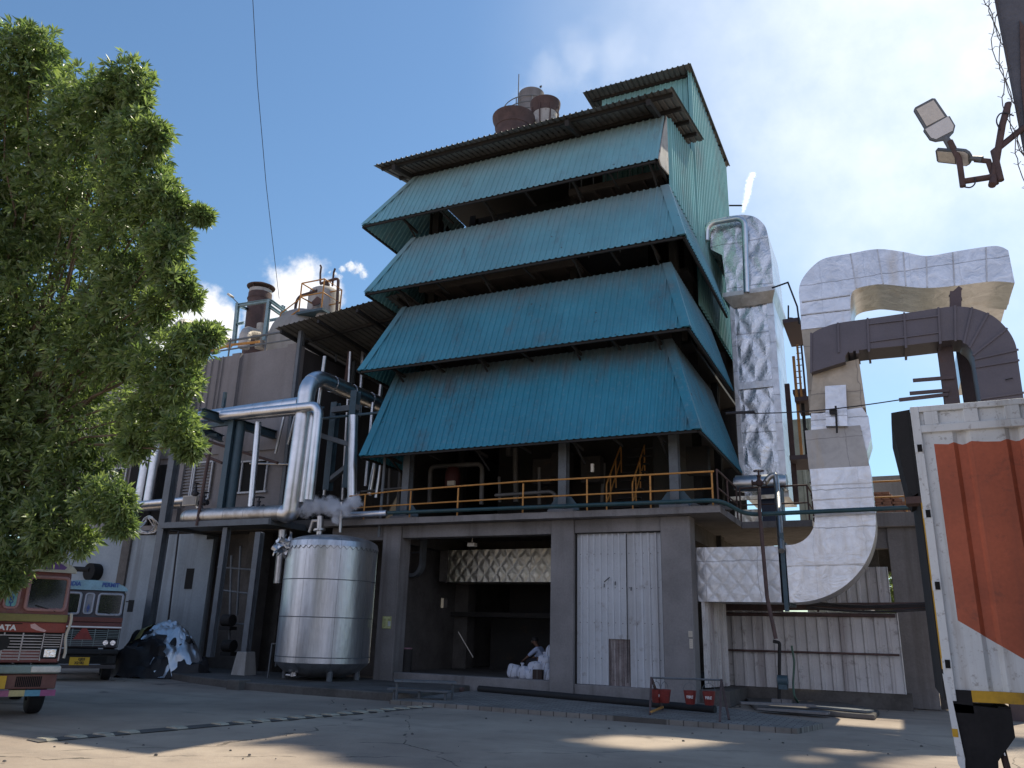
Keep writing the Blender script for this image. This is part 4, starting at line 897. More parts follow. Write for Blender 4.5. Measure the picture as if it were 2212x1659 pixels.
MB().box(cx0-.03, cx0-.008, cy0, cy0+WID, cz0, 4.05).build('end_door', M['rubber'], T0)
q = MB(); q.box(cx0+.9, cx0+LEN, cy0+.25, cy0+.4, .85, cz0-.04); q.box(cx0+.9, cx0+LEN, cy0+2.0, cy0+2.15, .85, cz0-.04)
for i in range(6): q.box(cx0+.4+i*1.05, cx0+.5+i*1.05, cy0, cy0+2.4, 1.1, cz0-.03)
q.build('chassis', M['soot'], T0)
q = MB(); q.prism([(cx0+.02, cy0-.03, cz0-.02), (cx0+.5, cy0-.03, cz0-.05), (cx0+.5, cy0-.03, cz0-.28), (cx0+.34, cy0-.03, .75), (cx0+.3, cy0-.03, .35), (cx0+.12, cy0-.03, .32), (cx0+.06, cy0-.03, .7)], (0, .5, 0)); q.build('mudguard', M['soot'], T0)
q = MB(); q.prism([(cx0-.02, cy0-.05, cz0+.24), (cx0+.02, cy0-.05, cz0+.2), (cx0+.075, cy0-.05, .75), (cx0+.06, cy0-.05, .6), (cx0+.015, cy0-.05, .7)], (0, .06, 0)); q.build('rear_post', M['cwhite'], T0)
q = MB(); q.box(cx0+.0, cx0+.045, cy0-.055, cy0+.015, .93, 1.0); q.build('marker_band', M['cyel'], T0)
q = MB(); q.tube([(cx0+.37, cy0+.1, 1.1), (cx0+.4, cy0+.05, .75), (cx0+.45, cy0+.0, .35), (cx0+.47, cy0, .02)], .03, 8); q.cyl((cx0+.47, cy0, 0), (cx0+.47, cy0, .03), .09, 10); q.build('landing_leg', M['rust'], T0)
q = MB(); q.tube([(cx0+.36, cy0+.0, 1.0), (cx0+.4, cy0-.02, .8)], .008, 6); q.build('tie_rod', M['clad'], T0)
def wheel(par, c, r, wd, axis=(0, 1, 0), rimc=None):
    c = V(c); ax = V(axis).normalized(); ux = ax.cross(V((0, 0, 1))).normalized(); q = MB(); n = 28
    prof = [(r*.55, -wd/2), (r*.9, -wd/2), (r*.98, -wd*.4), (r, -wd*.25), (r, wd*.25), (r*.98, wd*.4), (r*.9, wd/2), (r*.55, wd/2)]
    q.add([c+ax*h+(ux*math.cos(2*PI*k/n)+V((0, 0, 1))*math.sin(2*PI*k/n))*rr for rr, h in prof for k in range(n)], [[i*n+k, i*n+(k+1) % n, (i+1)*n+(k+1) % n, (i+1)*n+k] for i in range(len(prof)-1) for k in range(n)])
    loc = par.name
    ty = q.build('wheel', M['rubber'], par, smooth=True, local=LOCAL)
    q = MB(); q.cyl(c-ax*wd*.42, c+ax*wd*.42, r*.56, 20); q.cyl(c-ax*wd*.5, c+ax*wd*.5, r*.2, 12); q.build('rim', rimc or M['rust'], ty, smooth=True, local=True)
    return ty
LOCAL = False
for x in (3.6, 4.9):
    for y in (.3, 2.1): wheel(T0, (cx0+x, cy0+y, .5), .5, .3)

# ------------------------------------------------------------------ near building corner, barbed wire and yard lamps
t = thing('tower_wall', 'grey rendered building corner with barbed wire at the upper right', 'building', (2.8, 7.9, 0))
M['grend'] = mat('rough_grey_render', (.1, .105, .125), .9, var=.2, scale=3, bump=.6, bscale=30, dirt=(.1, .095, .1), dirtamt=.4)
MB().prism([(1.345, 7, 0), (3.8, 7, 0), (3.8, 8.6, 0), (1.75, 8.6, 0)], (0, 0, 9.4)).build('wall', M['grend'], t, bevel=.03)
q = MB(); q.prism([(1.34, 6.985, 5.2), (1.9, 6.985, 5.2), (1.9, 6.985, 6.3), (1.62, 6.985, 6.6), (1.5, 6.985, 7.0), (1.42, 6.985, 6.35)], (0, .012, 0)); q.build('stain_patch', M['rust'], t)
q = MB(); M['barb'] = mat('rusty_wire', (.1, .08, .07), .7)
pts = []; cxw = 1.345
for s_ in range(3):
    pts = [(1.335+.025*math.sin(i*.9+s_*2)-.03*s_+(.03 if i > 20 else 0), 6.97-.02*s_, 7.4-.085*i+.03*math.sin(i*1.7+s_)) for i in range(36)]; q.tube(pts, .004, 5)
    for i in range(0, 36, 2):
        p = V(pts[i]); q.tube([p+V((-.03, 0, .02)), p, p+V((.025, 0, .03))], .0025, 4)
wb = q.build('barbed_wire', M['barb'], t)
Ly = 6.9
t2 = thing('lamp_bracket', 'rusty pipe bracket carrying two yard lamps on the building corner', 'bracket', P(2160, 300, Y=Ly))
def LP(x, y, dy=0): return P(x, y, Y=Ly+dy)
q = MB(); q.tube([LP(2178, 225, .08), LP(2165, 270), LP(2147, 378), LP(2145, 395)], .028, 10); q.build('arm', M['rust'], t2, smooth=True)
q = MB(); q.tube([LP(2212, 275, .1), LP(2147, 328, .0), LP(2162, 390, -.02)], .026, 10); q.build('arm', M['rust'], t2, smooth=True)
q = MB(); q.tube([LP(2079, 392), LP(2150, 381)], .026, 10); q.tube([LP(2143, 400, -.05), LP(2152, 365, .05)], .03, 10); q.build('crossbar', M['rust'], t2, smooth=True)
q = MB(); q.tube([LP(2080, 403), LP(2072, 345), LP(2052, 305)], .024, 10); q.build('riser', M['rust'], t2, smooth=True)
q = MB(); q.tube([LP(2152, 398, .02), LP(2135, 348, .02), LP(2105, 345, .02)], .022, 10); q.build('riser', M['rust'], t2, smooth=True)
q = MB(); q.tube([LP(2084, 404, -.02), LP(2098, 406, -.03), LP(2108, 395, -.03), LP(2106, 383, -.03)], .006, 6, fil=.05); q.tube([LP(2160, 280, -.03), LP(2150, 260, -.03), LP(2163, 240, 0), LP(2190, 250, 0)], .006, 6, fil=.05); q.build('cable', M['wire'], t2)
def lamp(label, tip, base, side, nrm):
    t = thing('yard_lamp', label, 'lamp', base, 'led yard lamps on the rusty bracket')
    tip, base = V(tip), V(base); d = (tip-base); L = d.length; d.normalize(); s = V(side); s = (s-d*s.dot(d)).normalized(); n = d.cross(s).normalized()
    if n.dot(V(nrm)) < 0: n = -n
    def F(a, b, c): return base+d*(a*L)+s*(b*L)+n*(c*L)
    prof = [(.0, -.06), (.06, -.2), (.16, -.28), (.42, -.29), (.44, -.25), (.96, -.24), (1, -.19), (1, .19), (.96, .24), (.44, .25), (.42, .29), (.16, .28), (.06, .2), (0, .06)]
    MB().prism([F(a, b, -.09) for a, b in prof], n*(L*.09)).build('housing', M['steel'], t)
    MB().prism([F(a, b, .004) for a, b in ((.08, -.18), (.17, -.25), (.41, -.26), (.43, .26), (.17, .25), (.08, .18))], n*.004).build('gear_cover', mat('pale_lamp_housing', (.6, .6, .6), .5, var=.08), t)
    MB().prism([F(a, b, .003) for a, b in ((.46, -.2), (.94, -.19), (.94, .19), (.46, .2))], n*.004).build('lens', mat('led_lens', (.55, .52, .47), .3, var=.1, scale=30), t)
    q = MB(); q.cyl(F(-.28, 0, -.045), F(.05, 0, -.045), L*.09, 10, L*.07); q.build('socket', M['steel'], t)
    q = MB()
    for a, b0, b1 in ((.34, -.06, .06), (.29, -.17, .16), (.25, -.13, .0), (.22, -.1, .1)): q.bar(F(a, b0, .009), F(a, b1, .009), .012*L*3, .002, n)
    q.build('maker_mark', M['lblack'], t)
    return t
lamp('square grey lamp head facing down at the left end of the bracket', LP(1995, 222, -.05), LP(2044, 298), LP(2055, 265)-LP(1990, 290), (-.1, -.6, -.8))
lamp('lamp head seen edge on below the first one', LP(2022, 337, .1), LP(2098, 344, .02), (0, .9, -.3), (.1, .1, -1))

# added conveyor deck high over the right of the plant, above the frame, there only to shade the yard
t = thing('shade_deck', 'unseen high conveyor deck on steel legs over the right side', 'sunshade', (14, 46, 0))
ZD = 52.0; kx_, ky_ = sdir.x/sdir.z*ZD, sdir.y/sdir.z*ZD
def inpoly(x, y, pl):
    c = False; n = len(pl)
    for i in range(n):
        (x0, y0), (x1, y1) = pl[i], pl[i-1]
        if (y0 > y) != (y1 > y) and x < (x1-x0)*(y-y0)/(y1-y0)+x0: c = not c
    return c
HOLES = [[P(x, y, Z=0).xy for x, y in pl] for pl in (((1225, 1602), (1290, 1589), (1460, 1594), (1655, 1587), (1560, 1600), (1400, 1621), (1330, 1616)),
  ((1690, 1651), (1700, 1642), (1850, 1600), (2060, 1560), (2060, 1590), (1870, 1622)), ((1880, 1660), (1900, 1642), (2230, 1618), (2230, 1700)))]
q = MB(); st_ = .26  # cells are left out in the shape of the yard's sunlit patches
for i in range(int(13.6/st_)):
    for j in range(int(10.6/st_)):
        x, y = -9.4+i*st_, 9.6+j*st_
        if y < 9.9+.25*math.sin(x*2) and x < -7.5: continue
        if inpoly(x, y, HOLES[0]) or inpoly(x, y, HOLES[2]): continue
        if inpoly(x, y, HOLES[1]) and not (int((x*1.2-y*.9)*1.35) % 3 == 0 or int((y+x*.3)*1.1) % 5 == 0): continue
        X_, Y_ = x+kx_, y+ky_; q.poly((X_, Y_, ZD), (X_+st_, Y_, ZD), (X_+st_, Y_+st_, ZD), (X_, Y_+st_, ZD))
q.build('deck_plates', M['dark'], t, fixn=False)
q = MB(); 
for y in (9.6+ky_, 20.2+ky_): q.bar((kx_+5.5, y, ZD+.3), (26, y, ZD+.3), .3, .5)
q.build('girder', M['steel'], t)
for x in (16, 23):
    for y in (9.6+ky_, 20.2+ky_): MB().ibeam((x, y, 0), (x, y, ZD-.5), .5, .5, (0, 1, 0)).build('leg', M['steel'], t)
# ------------------------------------------------------------------ process building on the left
PB = thing('process_building', 'brown rendered process building with louvres left of the boiler house', 'building', (-25, 28, 0))
FY = 23.3; XR = -20.75; XL = -36; ZT = P(632, 748, Y=FY).z
MB().box(XL, XR, FY, 36, 5.3, ZT).build('wall', M['brown'], PB)
MB().box(XL, XR+.05, FY+.5, 36, 0, 5.28).build('lower_wall', M['concd'], PB)
q = MB()
for x0, x1 in ((500, 517), (618, 645), (424, 432)):
    a, b = P(x0, 780, Y=FY-.18), P(x1, 780, Y=FY-.18); q.box(a.x, min(b.x, XR+.02), FY-.18, FY+.02, 5.3, ZT+.0)
q.box(XR-.35, XR+.12, FY-.2, FY+.3, 5.3, ZT+.02); q.box(XL, XR-.4, FY-.08, FY+.01, 8.25, 8.5)
q.build('pilaster', M['brown'], PB)
q = MB()
for px in (442, 455, 470, 478): a = P(px, 800, Y=FY-.06); q.tube([(a.x, FY-.06, 8.6), (a.x, FY-.06, ZT)], .03, 6)
q.build('rain_pipe', M['brown'], PB)
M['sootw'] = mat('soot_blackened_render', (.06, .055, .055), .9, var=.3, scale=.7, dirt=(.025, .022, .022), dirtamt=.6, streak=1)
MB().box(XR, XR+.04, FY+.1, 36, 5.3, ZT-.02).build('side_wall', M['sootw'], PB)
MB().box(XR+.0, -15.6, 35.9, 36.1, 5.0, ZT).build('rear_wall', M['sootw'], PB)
# louvred windows
def louvre(x0, y0, x1, y1, sp):
    a, b = P(x0, y0, Y=FY-.03), P(x1, y1, Y=FY-.03); q = MB(); n = 12; h = (a.z-b.z)/n
    for i in range(n): z = b.z+h*i; q.hexa([(a.x, FY-.1, z), (b.x, FY-.1, z), (b.x, FY-.09, z+.01), (a.x, FY-.09, z+.01)], [(a.x, FY-.01, z+h*.95), (b.x, FY-.01, z+h*.95), (b.x, FY, z+h), (a.x, FY, z+h)])
    lv = q.build('louvre', mat_louvre, PB)
    q = MB(); t_ = .06
    for x in [a.x, b.x]+([(a.x+b.x)/2-.05, (a.x+b.x)/2+.05] if sp else []): q.bar((x, FY-.11, b.z), (x, FY-.11, a.z), t_, .05)
    q.bar((a.x, FY-.11, a.z), (b.x, FY-.11, a.z), t_); q.bar((a.x, FY-.11, b.z), (b.x, FY-.11, b.z), t_); q.build('frame', M['white'], lv)
mat_louvre = mat('grey_louvre_blade', (.3, .29, .29), .5, var=.1, dirt=(.15, .14, .13), dirtamt=.5)
louvre(386, 1004, 452, 1078, True); louvre(232, 1015, 271, 1050, True)
a, b = P(500, 1000, Y=FY-.03), P(572, 1062, Y=FY-.03)
wd_ = MB().box(a.x, b.x, FY-.03, FY+.02, b.z, a.z).build('window', M['black'], PB)
q = MB()
for x in (a.x, a.x+(b.x-a.x)*.33, a.x+(b.x-a.x)*.66, b.x): q.bar((x, FY-.06, b.z), (x, FY-.06, a.z), .06)
q.bar((a.x, FY-.06, a.z), (b.x, FY-.06, a.z), .06); q.bar((a.x-.1, FY-.08, b.z), (b.x+.1, FY-.08, b.z), .07); q.build('frame', M['white'], wd_)
a, b = P(340, 1005, Y=FY-.03), P(368, 1088, Y=FY-.03); MB().box(a.x, b.x, FY-.03, FY+.02, 5.5, a.z).build('doorway', M['black'], PB)
a, b = P(288, 985, Y=FY-.03), P(330, 1088, Y=FY-.03); MB().box(a.x, b.x, FY-.03, FY+.02, 5.5, a.z).build('doorway', M['black'], PB)
# bluish rendered ground floor block
a, b = P(252, 1160, Y=22.6), P(446, 1165, Y=22.6)
MB().box(-37, b.x, 22.6, 24, 0, 5.0).build('rendered_block', M['concb'], PB)
q = MB(); c0 = P(256, 1300, Y=22.5).x; q.box(c0-.35, c0+.1, 22.5, 22.62, 0, 5); c1 = P(385, 1300, Y=22.57).x
q.build('dark_strip', M['concd'], PB)  # dark upright strip proud of the rendered wall
q = MB(); c0 = P(443, 1300, Y=22.5).x; q.box(c0-.75, c0, 22.5, 22.62, 0, 4.75); q.build('pilaster', M['concb'], PB)
a, b = P(403, 1228, Y=22.55), P(420, 1272, Y=22.55); MB().box(a.x, b.x, 22.56, 22.64, b.z, a.z).build('vent_hole', M['black'], PB)
# dark bay right of it
MB().box(b.x+.3, -17.5, 26.5, 26.7, 0, 5.2).build('bay_wall', M['concd'], PB); MB().box(-24.2, -15.6, 22.3, 28, 5.0, 5.3).build('bay_slab', M['concd'], PB)
MB().box(-24.1, -21.4, 23.2, 23.5, 0, 5).build('bay_wall', M['concd'], PB)
q = MB(); q.box(-21.4, -20.8, 22.6, 23.2, 0, 5); q.build('bay_column', M['concd'], PB)
# parapet rail and roof kit
q = MB()
for z in (.35, .75): q.tube([(XL, FY+.1, ZT+z), (XR+.2, FY+.1, ZT+z), (XR+.2, 34, ZT+z)], .05 if z > .5 else .035, 8)
for i in range(8): x = XR+.2-2.0*i; q.tube([(x, FY+.1, ZT), (x, FY+.1, ZT+.85)], .035, 8)
for i in range(6): y = FY+.1+2.1*i; q.tube([(XR+.2, y, ZT), (XR+.2, y, ZT+.85)], .035, 8)
q.build('parapet_rail', M['steel'], PB, smooth=True)
q = MB(); q.tube([P(425, 766, Y=24), P(500, 745, Y=24), P(560, 738, Y=24)], .06, 8); q.build('roof_pipe', M['yel'], PB, smooth=True)
# exhaust pipe end on the lower wall (behind the second lorry)
t = thing('exhaust_fan', 'black round exhaust fan with a stub pipe on the rendered wall', 'fan', P(205, 1232, Y=22.5))
p = P(206, 1236, Y=22.5); q = MB().cyl(p+V((0, -.3, 0)), p+V((0, .1, 0)), .34, 18); q.build('fan_hood', M['black'], t, smooth=True); q = MB().cyl(p+V((-1.0, -.25, .12)), p+V((.0, -.25, .08)), .1, 12); q.build('stub_pipe', M['black'], t, smooth=True)

# ---- roof equipment
t = thing('roof_stack', 'rusty round stack with a flat cap on the process building roof', 'chimney', P(560, 745, Y=29).xy.to_3d()+V((0, 0, ZT)))
p0, p1 = P(558, 716, Y=29), P(565, 615, Y=29); r = (P(583, 660, Y=29)-P(546, 660, Y=29)).length/2
MB().cyl((p0.x, 29, ZT-.3), (p1.x, 29, p1.z-.55), r*1.0, 22).build('lower_shell', M['rust'], t, smooth=True)
zz = P(560, 672, Y=29).z; MB().cyl((p1.x, 29, zz), (p1.x, 29, p1.z-.35), r*.97, 22).build('upper_shell', M['oldw'], t, smooth=True)
q = MB(); q.lathe([(0, .0), (r*1.2, -.2), (r*1.22, -.15), (r*.6, .02), (0, .06)], (p1.x, 29, p1.z), 24)
for a in range(4): q.bar((p1.x+r*.9*math.cos(a*1.57), 29+r*.9*math.sin(a*1.57), p1.z-.4), (p1.x+r*.9*math.cos(a*1.57), 29+r*.9*math.sin(a*1.57), p1.z-.1), .06)
q.lathe([(r*.97, -.9), (r*1.05, -.9), (r*1.05, -.85), (r*.97, -.85)], (p1.x, 29, p1.z), 24); q.build('cap', M['rust'], t, smooth=True)
t = thing('roof_frame', 'pale blue steel frame around the rusty roof stack', 'steel frame', P(560, 745, Y=27).xy.to_3d()+V((0, 0, ZT)))
def RB(x0, y0, x1, y1, Y0, Y1, w_=.14, m='bsteel2', par=None, n='beam'): return MB().ibeam(P(x0, y0, Y=Y0), P(x1, y1, Y=Y1), w_, w_).build(n, M[m], par)
RB(514, 655, 505, 745, 26.5, 26.5, .16, par=t, n='post'); RB(582, 648, 571, 735, 26.5, 26.5, .16, par=t, n='post'); RB(540, 665, 532, 740, 30, 30, .16, par=t, n='post'); RB(612, 660, 606, 735, 30.5, 30.5, .16, par=t, n='post')
for a in ((510, 660, 585, 649, 26.5, 26.5), (515, 660, 545, 672, 26.5, 30), (585, 650, 640, 690, 26.5, 31), (583, 662, 632, 697, 26.5, 31), (583, 692, 640, 681, 28, 31), (512, 700, 527, 697, 26.5, 27)): RB(*a[:4], a[4], a[5], .14, par=t)
t = thing('site_floodlight', 'small floodlight on a bent arm above the roof frame', 'lamp', P(510, 655, Y=26.4))
MB().tube([P(513, 654, Y=26.4), P(502, 643, Y=26.3)], .025, 6).build('arm', M['steel'], t); a = P(498, 640, Y=26.3); MB().bar(a-V((.12, 0, -.12)), a+V((.12, 0, -.06)), .22, .1).build('lamp_head', M['cream'], t)
def ctube(name, label, pts, r, m='clad', rings=.8, fil=.4, cat='pipe', par=None, group=None, n=14):
    q = MB().tube(pts, r, n, rings=rings, fil=fil)
    if par: return q.build(name, M[m], par, smooth=True)
    return one(q, name, M[m], label, cat, group, smooth=True)
def PY(Y, *xy): return [P(x, y, Y=Y) for x, y in xy]
M['lag'] = mat('cream_lagging', (.5, .46, .41), .6, .3, var=.15, dirt=(.3, .26, .22), dirtamt=.5)
ctube('lagged_pipe', 'cream lagged pipe bent over in front of the rusty roof stack', [P(526, 752, Y=26), P(531, 716, Y=26), P(580, 730, Y=29)], .27, 'lag', .25, .5)
ctube('lagged_pipe', 'cream lagged pipe bent over beside the tree on the roof', [P(382, 740, Y=25.5), P(387, 697, Y=25.5), P(440, 712, Y=27.5), P(500, 745, Y=29)], .27, 'lag', .25, .5)
ctube('lagged_pipe', 'short cream pipe standing behind the roof stack frame', [P(560, 752, Y=27.5), P(565, 700, Y=27.5)], .22, 'lag', .3, 0)
t = thing('dome_vessel', 'large pale dome shaped vessel on the left roof', 'vessel', (0, 0, 0)); t.location = P(640, 745, Y=28).xy.to_3d()+V((0, 0, ZT-.5))
p = P(640, 738, Y=28.5); r = 1.62; MB().lathe([(r*math.cos(a), r*1.12*math.sin(a)) for a in np.linspace(-.5, PI/2, 12)], (p.x+.3, 28.5, p.z-.2), 32).build('shell', M['concl'], t, smooth=True)
p = P(703, 625, Y=29); r = (P(731, 660, Y=29)-P(677, 660, Y=29)).length/2
t = thing('vent_tank', 'small white domed tank with black vent pipes on the left roof', 'tank', (p.x, 29, p.z-3.2))
q = MB(); q.lathe([(r, -3.2), (r, -.35), (r*.93, -.17), (r*.7, -.04), (r*.35, .03), (0, .05)], (p.x, 29, p.z), 28); q.build('shell', M['oldw'], t, smooth=True)
MB().cyl((p.x+.05, 29, p.z), (p.x+.05, 29, p.z+.3), .16, 12).build('stub', M['rust'], t, smooth=True)
q = MB(); q.tube([P(692, 612, Y=28.6), P(692, 590, Y=28.6), P(694, 577, Y=28.6), P(692, 573, Y=28.6)], .05, 8); q.tube([P(718, 618, Y=28.6), P(721, 588, Y=28.6), P(724, 580, Y=28.6)], .05, 8)
q.tube([P(727, 680, Y=28.4), P(731, 604, Y=28.4), P(726, 602, Y=28.4), P(692, 613, Y=28.4)], .075, 8, fil=.15); q.tube([P(685, 628, Y=28.2), P(645, 640, Y=28.2), P(638, 660, Y=28.2), P(638, 690, Y=28.2)], .07, 8, fil=.3); q.build('vent_pipe', M['rust'], t, smooth=True)
p = P(677, 650, Y=28); q = MB().prism([P(x, y, Y=28) for x, y in ((673, 652), (685, 640), (693, 645), (690, 656), (676, 661))], (0, .05, 0)); q.build('dark_patch', M['rust'], t)
t = thing('roof_platform', 'blue platform with yellow guard rails beside the white domed tank', 'platform', P(670, 675, Y=27.6))
a, b, c0, d0 = P(640, 674, Y=27.2), P(700, 684, Y=27.2), P(723, 675, Y=28.6), P(668, 663, Y=28.6); z = a.z
a, b = V((a.x, 27.2, z)), V((a.x+1.55, 27.2, z)); MB().box(a.x, b.x, 27.2, 28.7, z-.12, z).build('deck', M['bsteel'], t)
q = MB()
for (x, y) in ((a.x+.1, 27.25), (a.x+1.45, 27.25), (a.x+1.45, 28.6), (a.x+.1, 28.6)): q.tube([(x, y, z), (x, y, z+1.5)], .035, 8)
for h in (.8, 1.5): q.tube([(a.x+.1, 27.25, z+h), (a.x+1.45, 27.25, z+h), (a.x+1.45, 28.6, z+h), (a.x+.1, 28.6, z+h), (a.x+.1, 27.25, z+h)], .035, 8)
q.tube([(a.x-1.0, 27.25, z+.1), (a.x+.1, 27.25, z+.7)], .03, 6); q.tube([(a.x-1.0, 27.25, z-.7), (a.x-1, 27.25, z+.1)], .03, 6); q.tube([(a.x-1.0, 27.25, z-.4), (a.x+.1, 27.25, z+.1)], .03, 6)
q.build('guard_rail', M['yel'], t, smooth=True); MB().cyl((a.x+1.2, 27.9, z-1.6), (a.x+1.2, 27.9, z-.12), .45, 16).build('support', M['concl'], t, smooth=True)
# side canopy between the buildings
t = thing('canopy_roof', 'sloping dark sheet canopy between the two buildings', 'canopy', (-19, 24, 12))
A0, A1 = P(594, 709, Y=22.4), P(862, 633, Y=22.4); A1 = V((-15.2, 22.4, A1.z)); dv = V((0, 12.0, -.6))
q = MB(); corr(q, A0, A1-A0, (A1-A0).length, dv, .25, .035); q.build('canopy_sheet', M['roofu'], t, fixn=False)
q = MB()
for f in (.12, .5, .9): q.bar(A0+dv*f-V((0, 0, .08)), A1+dv*f-V((0, 0, .08)), .08, .12)
for f in (.05, .35, .65, .95): q.bar(A0.lerp(A1, f)-V((0, -.02, .2)), A0.lerp(A1, f)+dv-V((0, 0, .2)), .1, .14)
q.build('rafter', M['dark'], t)
q = MB()
for px, py in ((633, 740), ): pass
for x, y in ((-20.4, 23.0), (-20.4, 26.6), (-17.6, 26.6)): q.bar((x, y, 5.2), (x, y, A0.z-.1+(x-A0.x)*.09), .14)
q.build('post', M['steel'], t)

# ---- pipe rack in front of the process building
t = thing('pipe_rack', 'blue grey steel pipe rack with a platform in front of the left building', 'pipe rack', (-21, 20.8, 0))
RY = 20.7
def RC(x0, y0, x1, y1, w_=.26, n='column', m='bsteel', Y=RY): a, b = P(x0, y0, Y=Y), P(x1, y1, Y=Y); return MB().ibeam((a.x, Y, b.z), (a.x, Y, a.z), w_, w_, (0, 1, 0)).build(n, M[m], t)
RC(383, 955, 335, 1375, .3, m='steel'); RC(505, 905, 489, 1125, .24); RC(491, 1140, 464, 1420, .2, m='steel'); RC(562, 1150, 530, 1420, .22, m='steel')
p = P(528, 1440, Y=RY); MB().hexa([(p.x-.3, RY-.3, 0), (p.x+.3, RY-.3, 0), (p.x+.3, RY+.3, 0), (p.x-.3, RY+.3, 0)], [(p.x-.2, RY-.2, .9), (p.x+.2, RY-.2, .9), (p.x+.2, RY+.2, .9), (p.x-.2, RY+.2, .9)]).build('pedestal', M['concl'], t, bevel=.02)
pc = [P(350, 1137, Y=RY-.2), P(478, 1130, Y=RY-.2), P(582, 1125, Y=RY-.2)]; z = pc[1].z
q = MB(); q.bar((pc[0].x, RY-.2, z), (pc[2].x, RY-.2, z), .08, .2); q.bar((pc[2].x, RY-.2, z), (pc[2].x, 24, z), .1, .22); q.bar((pc[0].x, RY-.2, z), (pc[0].x, 23.3, z), .1, .2); q.box(pc[0].x, pc[2].x, RY-.15, 23.3, z+.0, z+.04)
q.build('platform_beam', M['steel'], t)
ztop = P(490, 905, Y=RY).z
q = MB(); q.ibeam((P(481, 900, Y=RY).x, RY-1.0, ztop+.0), (P(481, 900, Y=RY).x+.2, 23.4, ztop+.0), .25, .32); a = P(482, 880, Y=RY-.9); q.bar(a, a+V((0, 0, .55)), .1); q.build('cantilever', M['bsteel'], t)
q = MB(); q.bar(P(405, 925, Y=RY), P(505, 913, Y=RY), .12, .16); q.bar(P(420, 935, Y=22), P(470, 940, Y=22), .1); q.ibeam(P(430, 925, Y=21.5), P(480, 948, Y=23), .2, .26); q.bar(P(430, 910, Y=RY), P(700, 880, Y=RY+.8), .06); q.build('tie_beam', M['bsteel'], t)
RC(769, 845, 742, 1055, .26, Y=22.0); RC(726, 870, 690, 1060, .26, m='bsteel', Y=22.4)
for a, b, w_ in ((P(720, 886, Y=22.2), P(772, 880, Y=22.0), .2), (P(690, 940, Y=21.6), P(770, 965, Y=22), .16), (P(760, 1000, Y=22), P(712, 1038, Y=22.4), .16)): MB().bar(a, b, w_).build('brace', M['steel'], t)
# pipes on the rack
ctube('lagged_pipe', 'thick silver pipe rising from the steam and bending back under the canopy', [P(405, 1113, Y=RY), P(612, 1108, Y=RY), P(625, 1100, Y=RY), P(669, 818, Y=RY), P(690, 806, Y=RY+.4)][1:2]+[P(628, 1112, Y=RY), P(668, 808, Y=RY), P(668, 808, Y=RY)+V((0.3, 9, 0))], .3, 'clad', 1.1, .75, n=18)
ctube('lagged_pipe', 'thick dented silver pipe lying on the rack platform', [P(392, 1117, Y=RY)+V((0, 1.2, 0)), P(396, 1117, Y=RY), P(612, 1108, Y=RY)], .27, 'clad2', .9, .4, n=18)
ctube('lagged_pipe', 'upper silver pipe running level behind the tree to the thick riser', PY(RY+.25, (340, 917), (650, 873)), .27, 'clad', 1.4, 0, n=18)
ctube('lagged_pipe', 'silver pipe running level then bending down beside the thick riser', [P(480, 898, Y=RY-.3), P(690, 876, Y=RY-.3), P(668, 1080, Y=RY-.3)], .16, 'clad', 1.0, .3)
ctube('lagged_pipe', 'lower silver pipe running level under its neighbour and turning down', [P(500, 903, Y=RY+.1), P(678, 886, Y=RY+.1), P(653, 1085, Y=RY+.1)], .13, 'clad', 1.0, .25)
ctube('lagged_pipe', 'slim bright pipe rising to the rack left of the thick riser', PY(RY+.1, (541, 1105), (558, 912)), .11, 'clad', .9, 0)
ctube('paint_pipe', 'dark teal upright pipe beside the tall blue rack column', PY(RY+.2, (495, 1108), (521, 912)), .17, 'bsteel', 0, 0)
ctube('lagged_pipe', 'bright upright pipe standing in the steam near the awning corner', PY(21.9, (760, 1090), (763, 898)), .16, 'clad', .9, 0)
i = 0
for (x0, y0, x1, y1, Y0, r, m, lb) in ((790, 1050, 806, 870, 23.5, .07, 'clad', 'thin bright riser nearest the awning edge'), (740, 1080, 757, 760, 24, .06, 'clad2', 'thin dull riser just right of the blue rack post'), (700, 1070, 727, 870, 23.2, .06, 'clad2', 'thin dull riser between the two rack posts'), (775, 900, 786, 740, 26, .1, 'clad', 'bright riser under the canopy, second from the awning'), (745, 860, 757, 760, 25, .12, 'rust', 'dark rusty riser under the canopy'), (820, 860, 828, 790, 26, .1, 'clad2', 'short riser at the awning tip'), (660, 1090, 702, 770, 21.6, .07, 'clad2', 'thin riser behind the twin bent pipes'), (812, 1075, 823, 1000, 22.8, .06, 'clad', 'short bright riser beneath the lowest awning corner'), (798, 1070, 812, 990, 23, .09, 'clad', 'stubby bright riser beside the slab end'), (818, 1160, 832, 985, 21.9, .05, 'steel', 'thin grey pipe passing the slab edge above the tank'), (548, 1270, 565, 1150, 20.9, .11, 'clad2', 'ribbed pipe stub hanging under the platform'), (600, 1260, 611, 1145, 21.2, .14, 'clad2', 'pale hanging pipe left of the big silver tank'), (622, 960, 640, 890, 22.5, .05, 'clad2', 'thin conduit on the wall behind the rack'), (595, 980, 615, 895, 22.8, .05, 'clad2', 'thin conduit left of its twin on the wall')):
    ctube('riser_pipe', lb, PY(Y0, (x0, y0), (x1, y1)), r, m, 1.2 if m == 'clad' else 0, 0, n=10)
ctube('wall_pipe', 'pair of level silver pipes at the foot of the upper wall', PY(22.6, (240, 1103), (395, 1090)), .14, 'clad2', 0, 0)
ctube('wall_pipe', 'lower level silver pipe under the louvred window', PY(22.3, (240, 1095), (425, 1078), (432, 1098)), .13, 'clad', .9, .15)
ctube('lagged_pipe', 'twin bright vertical pipe by the dark doorway, left one', PY(22.8, (300, 1085), (322, 960)), .2, 'clad', 1.2, 0)
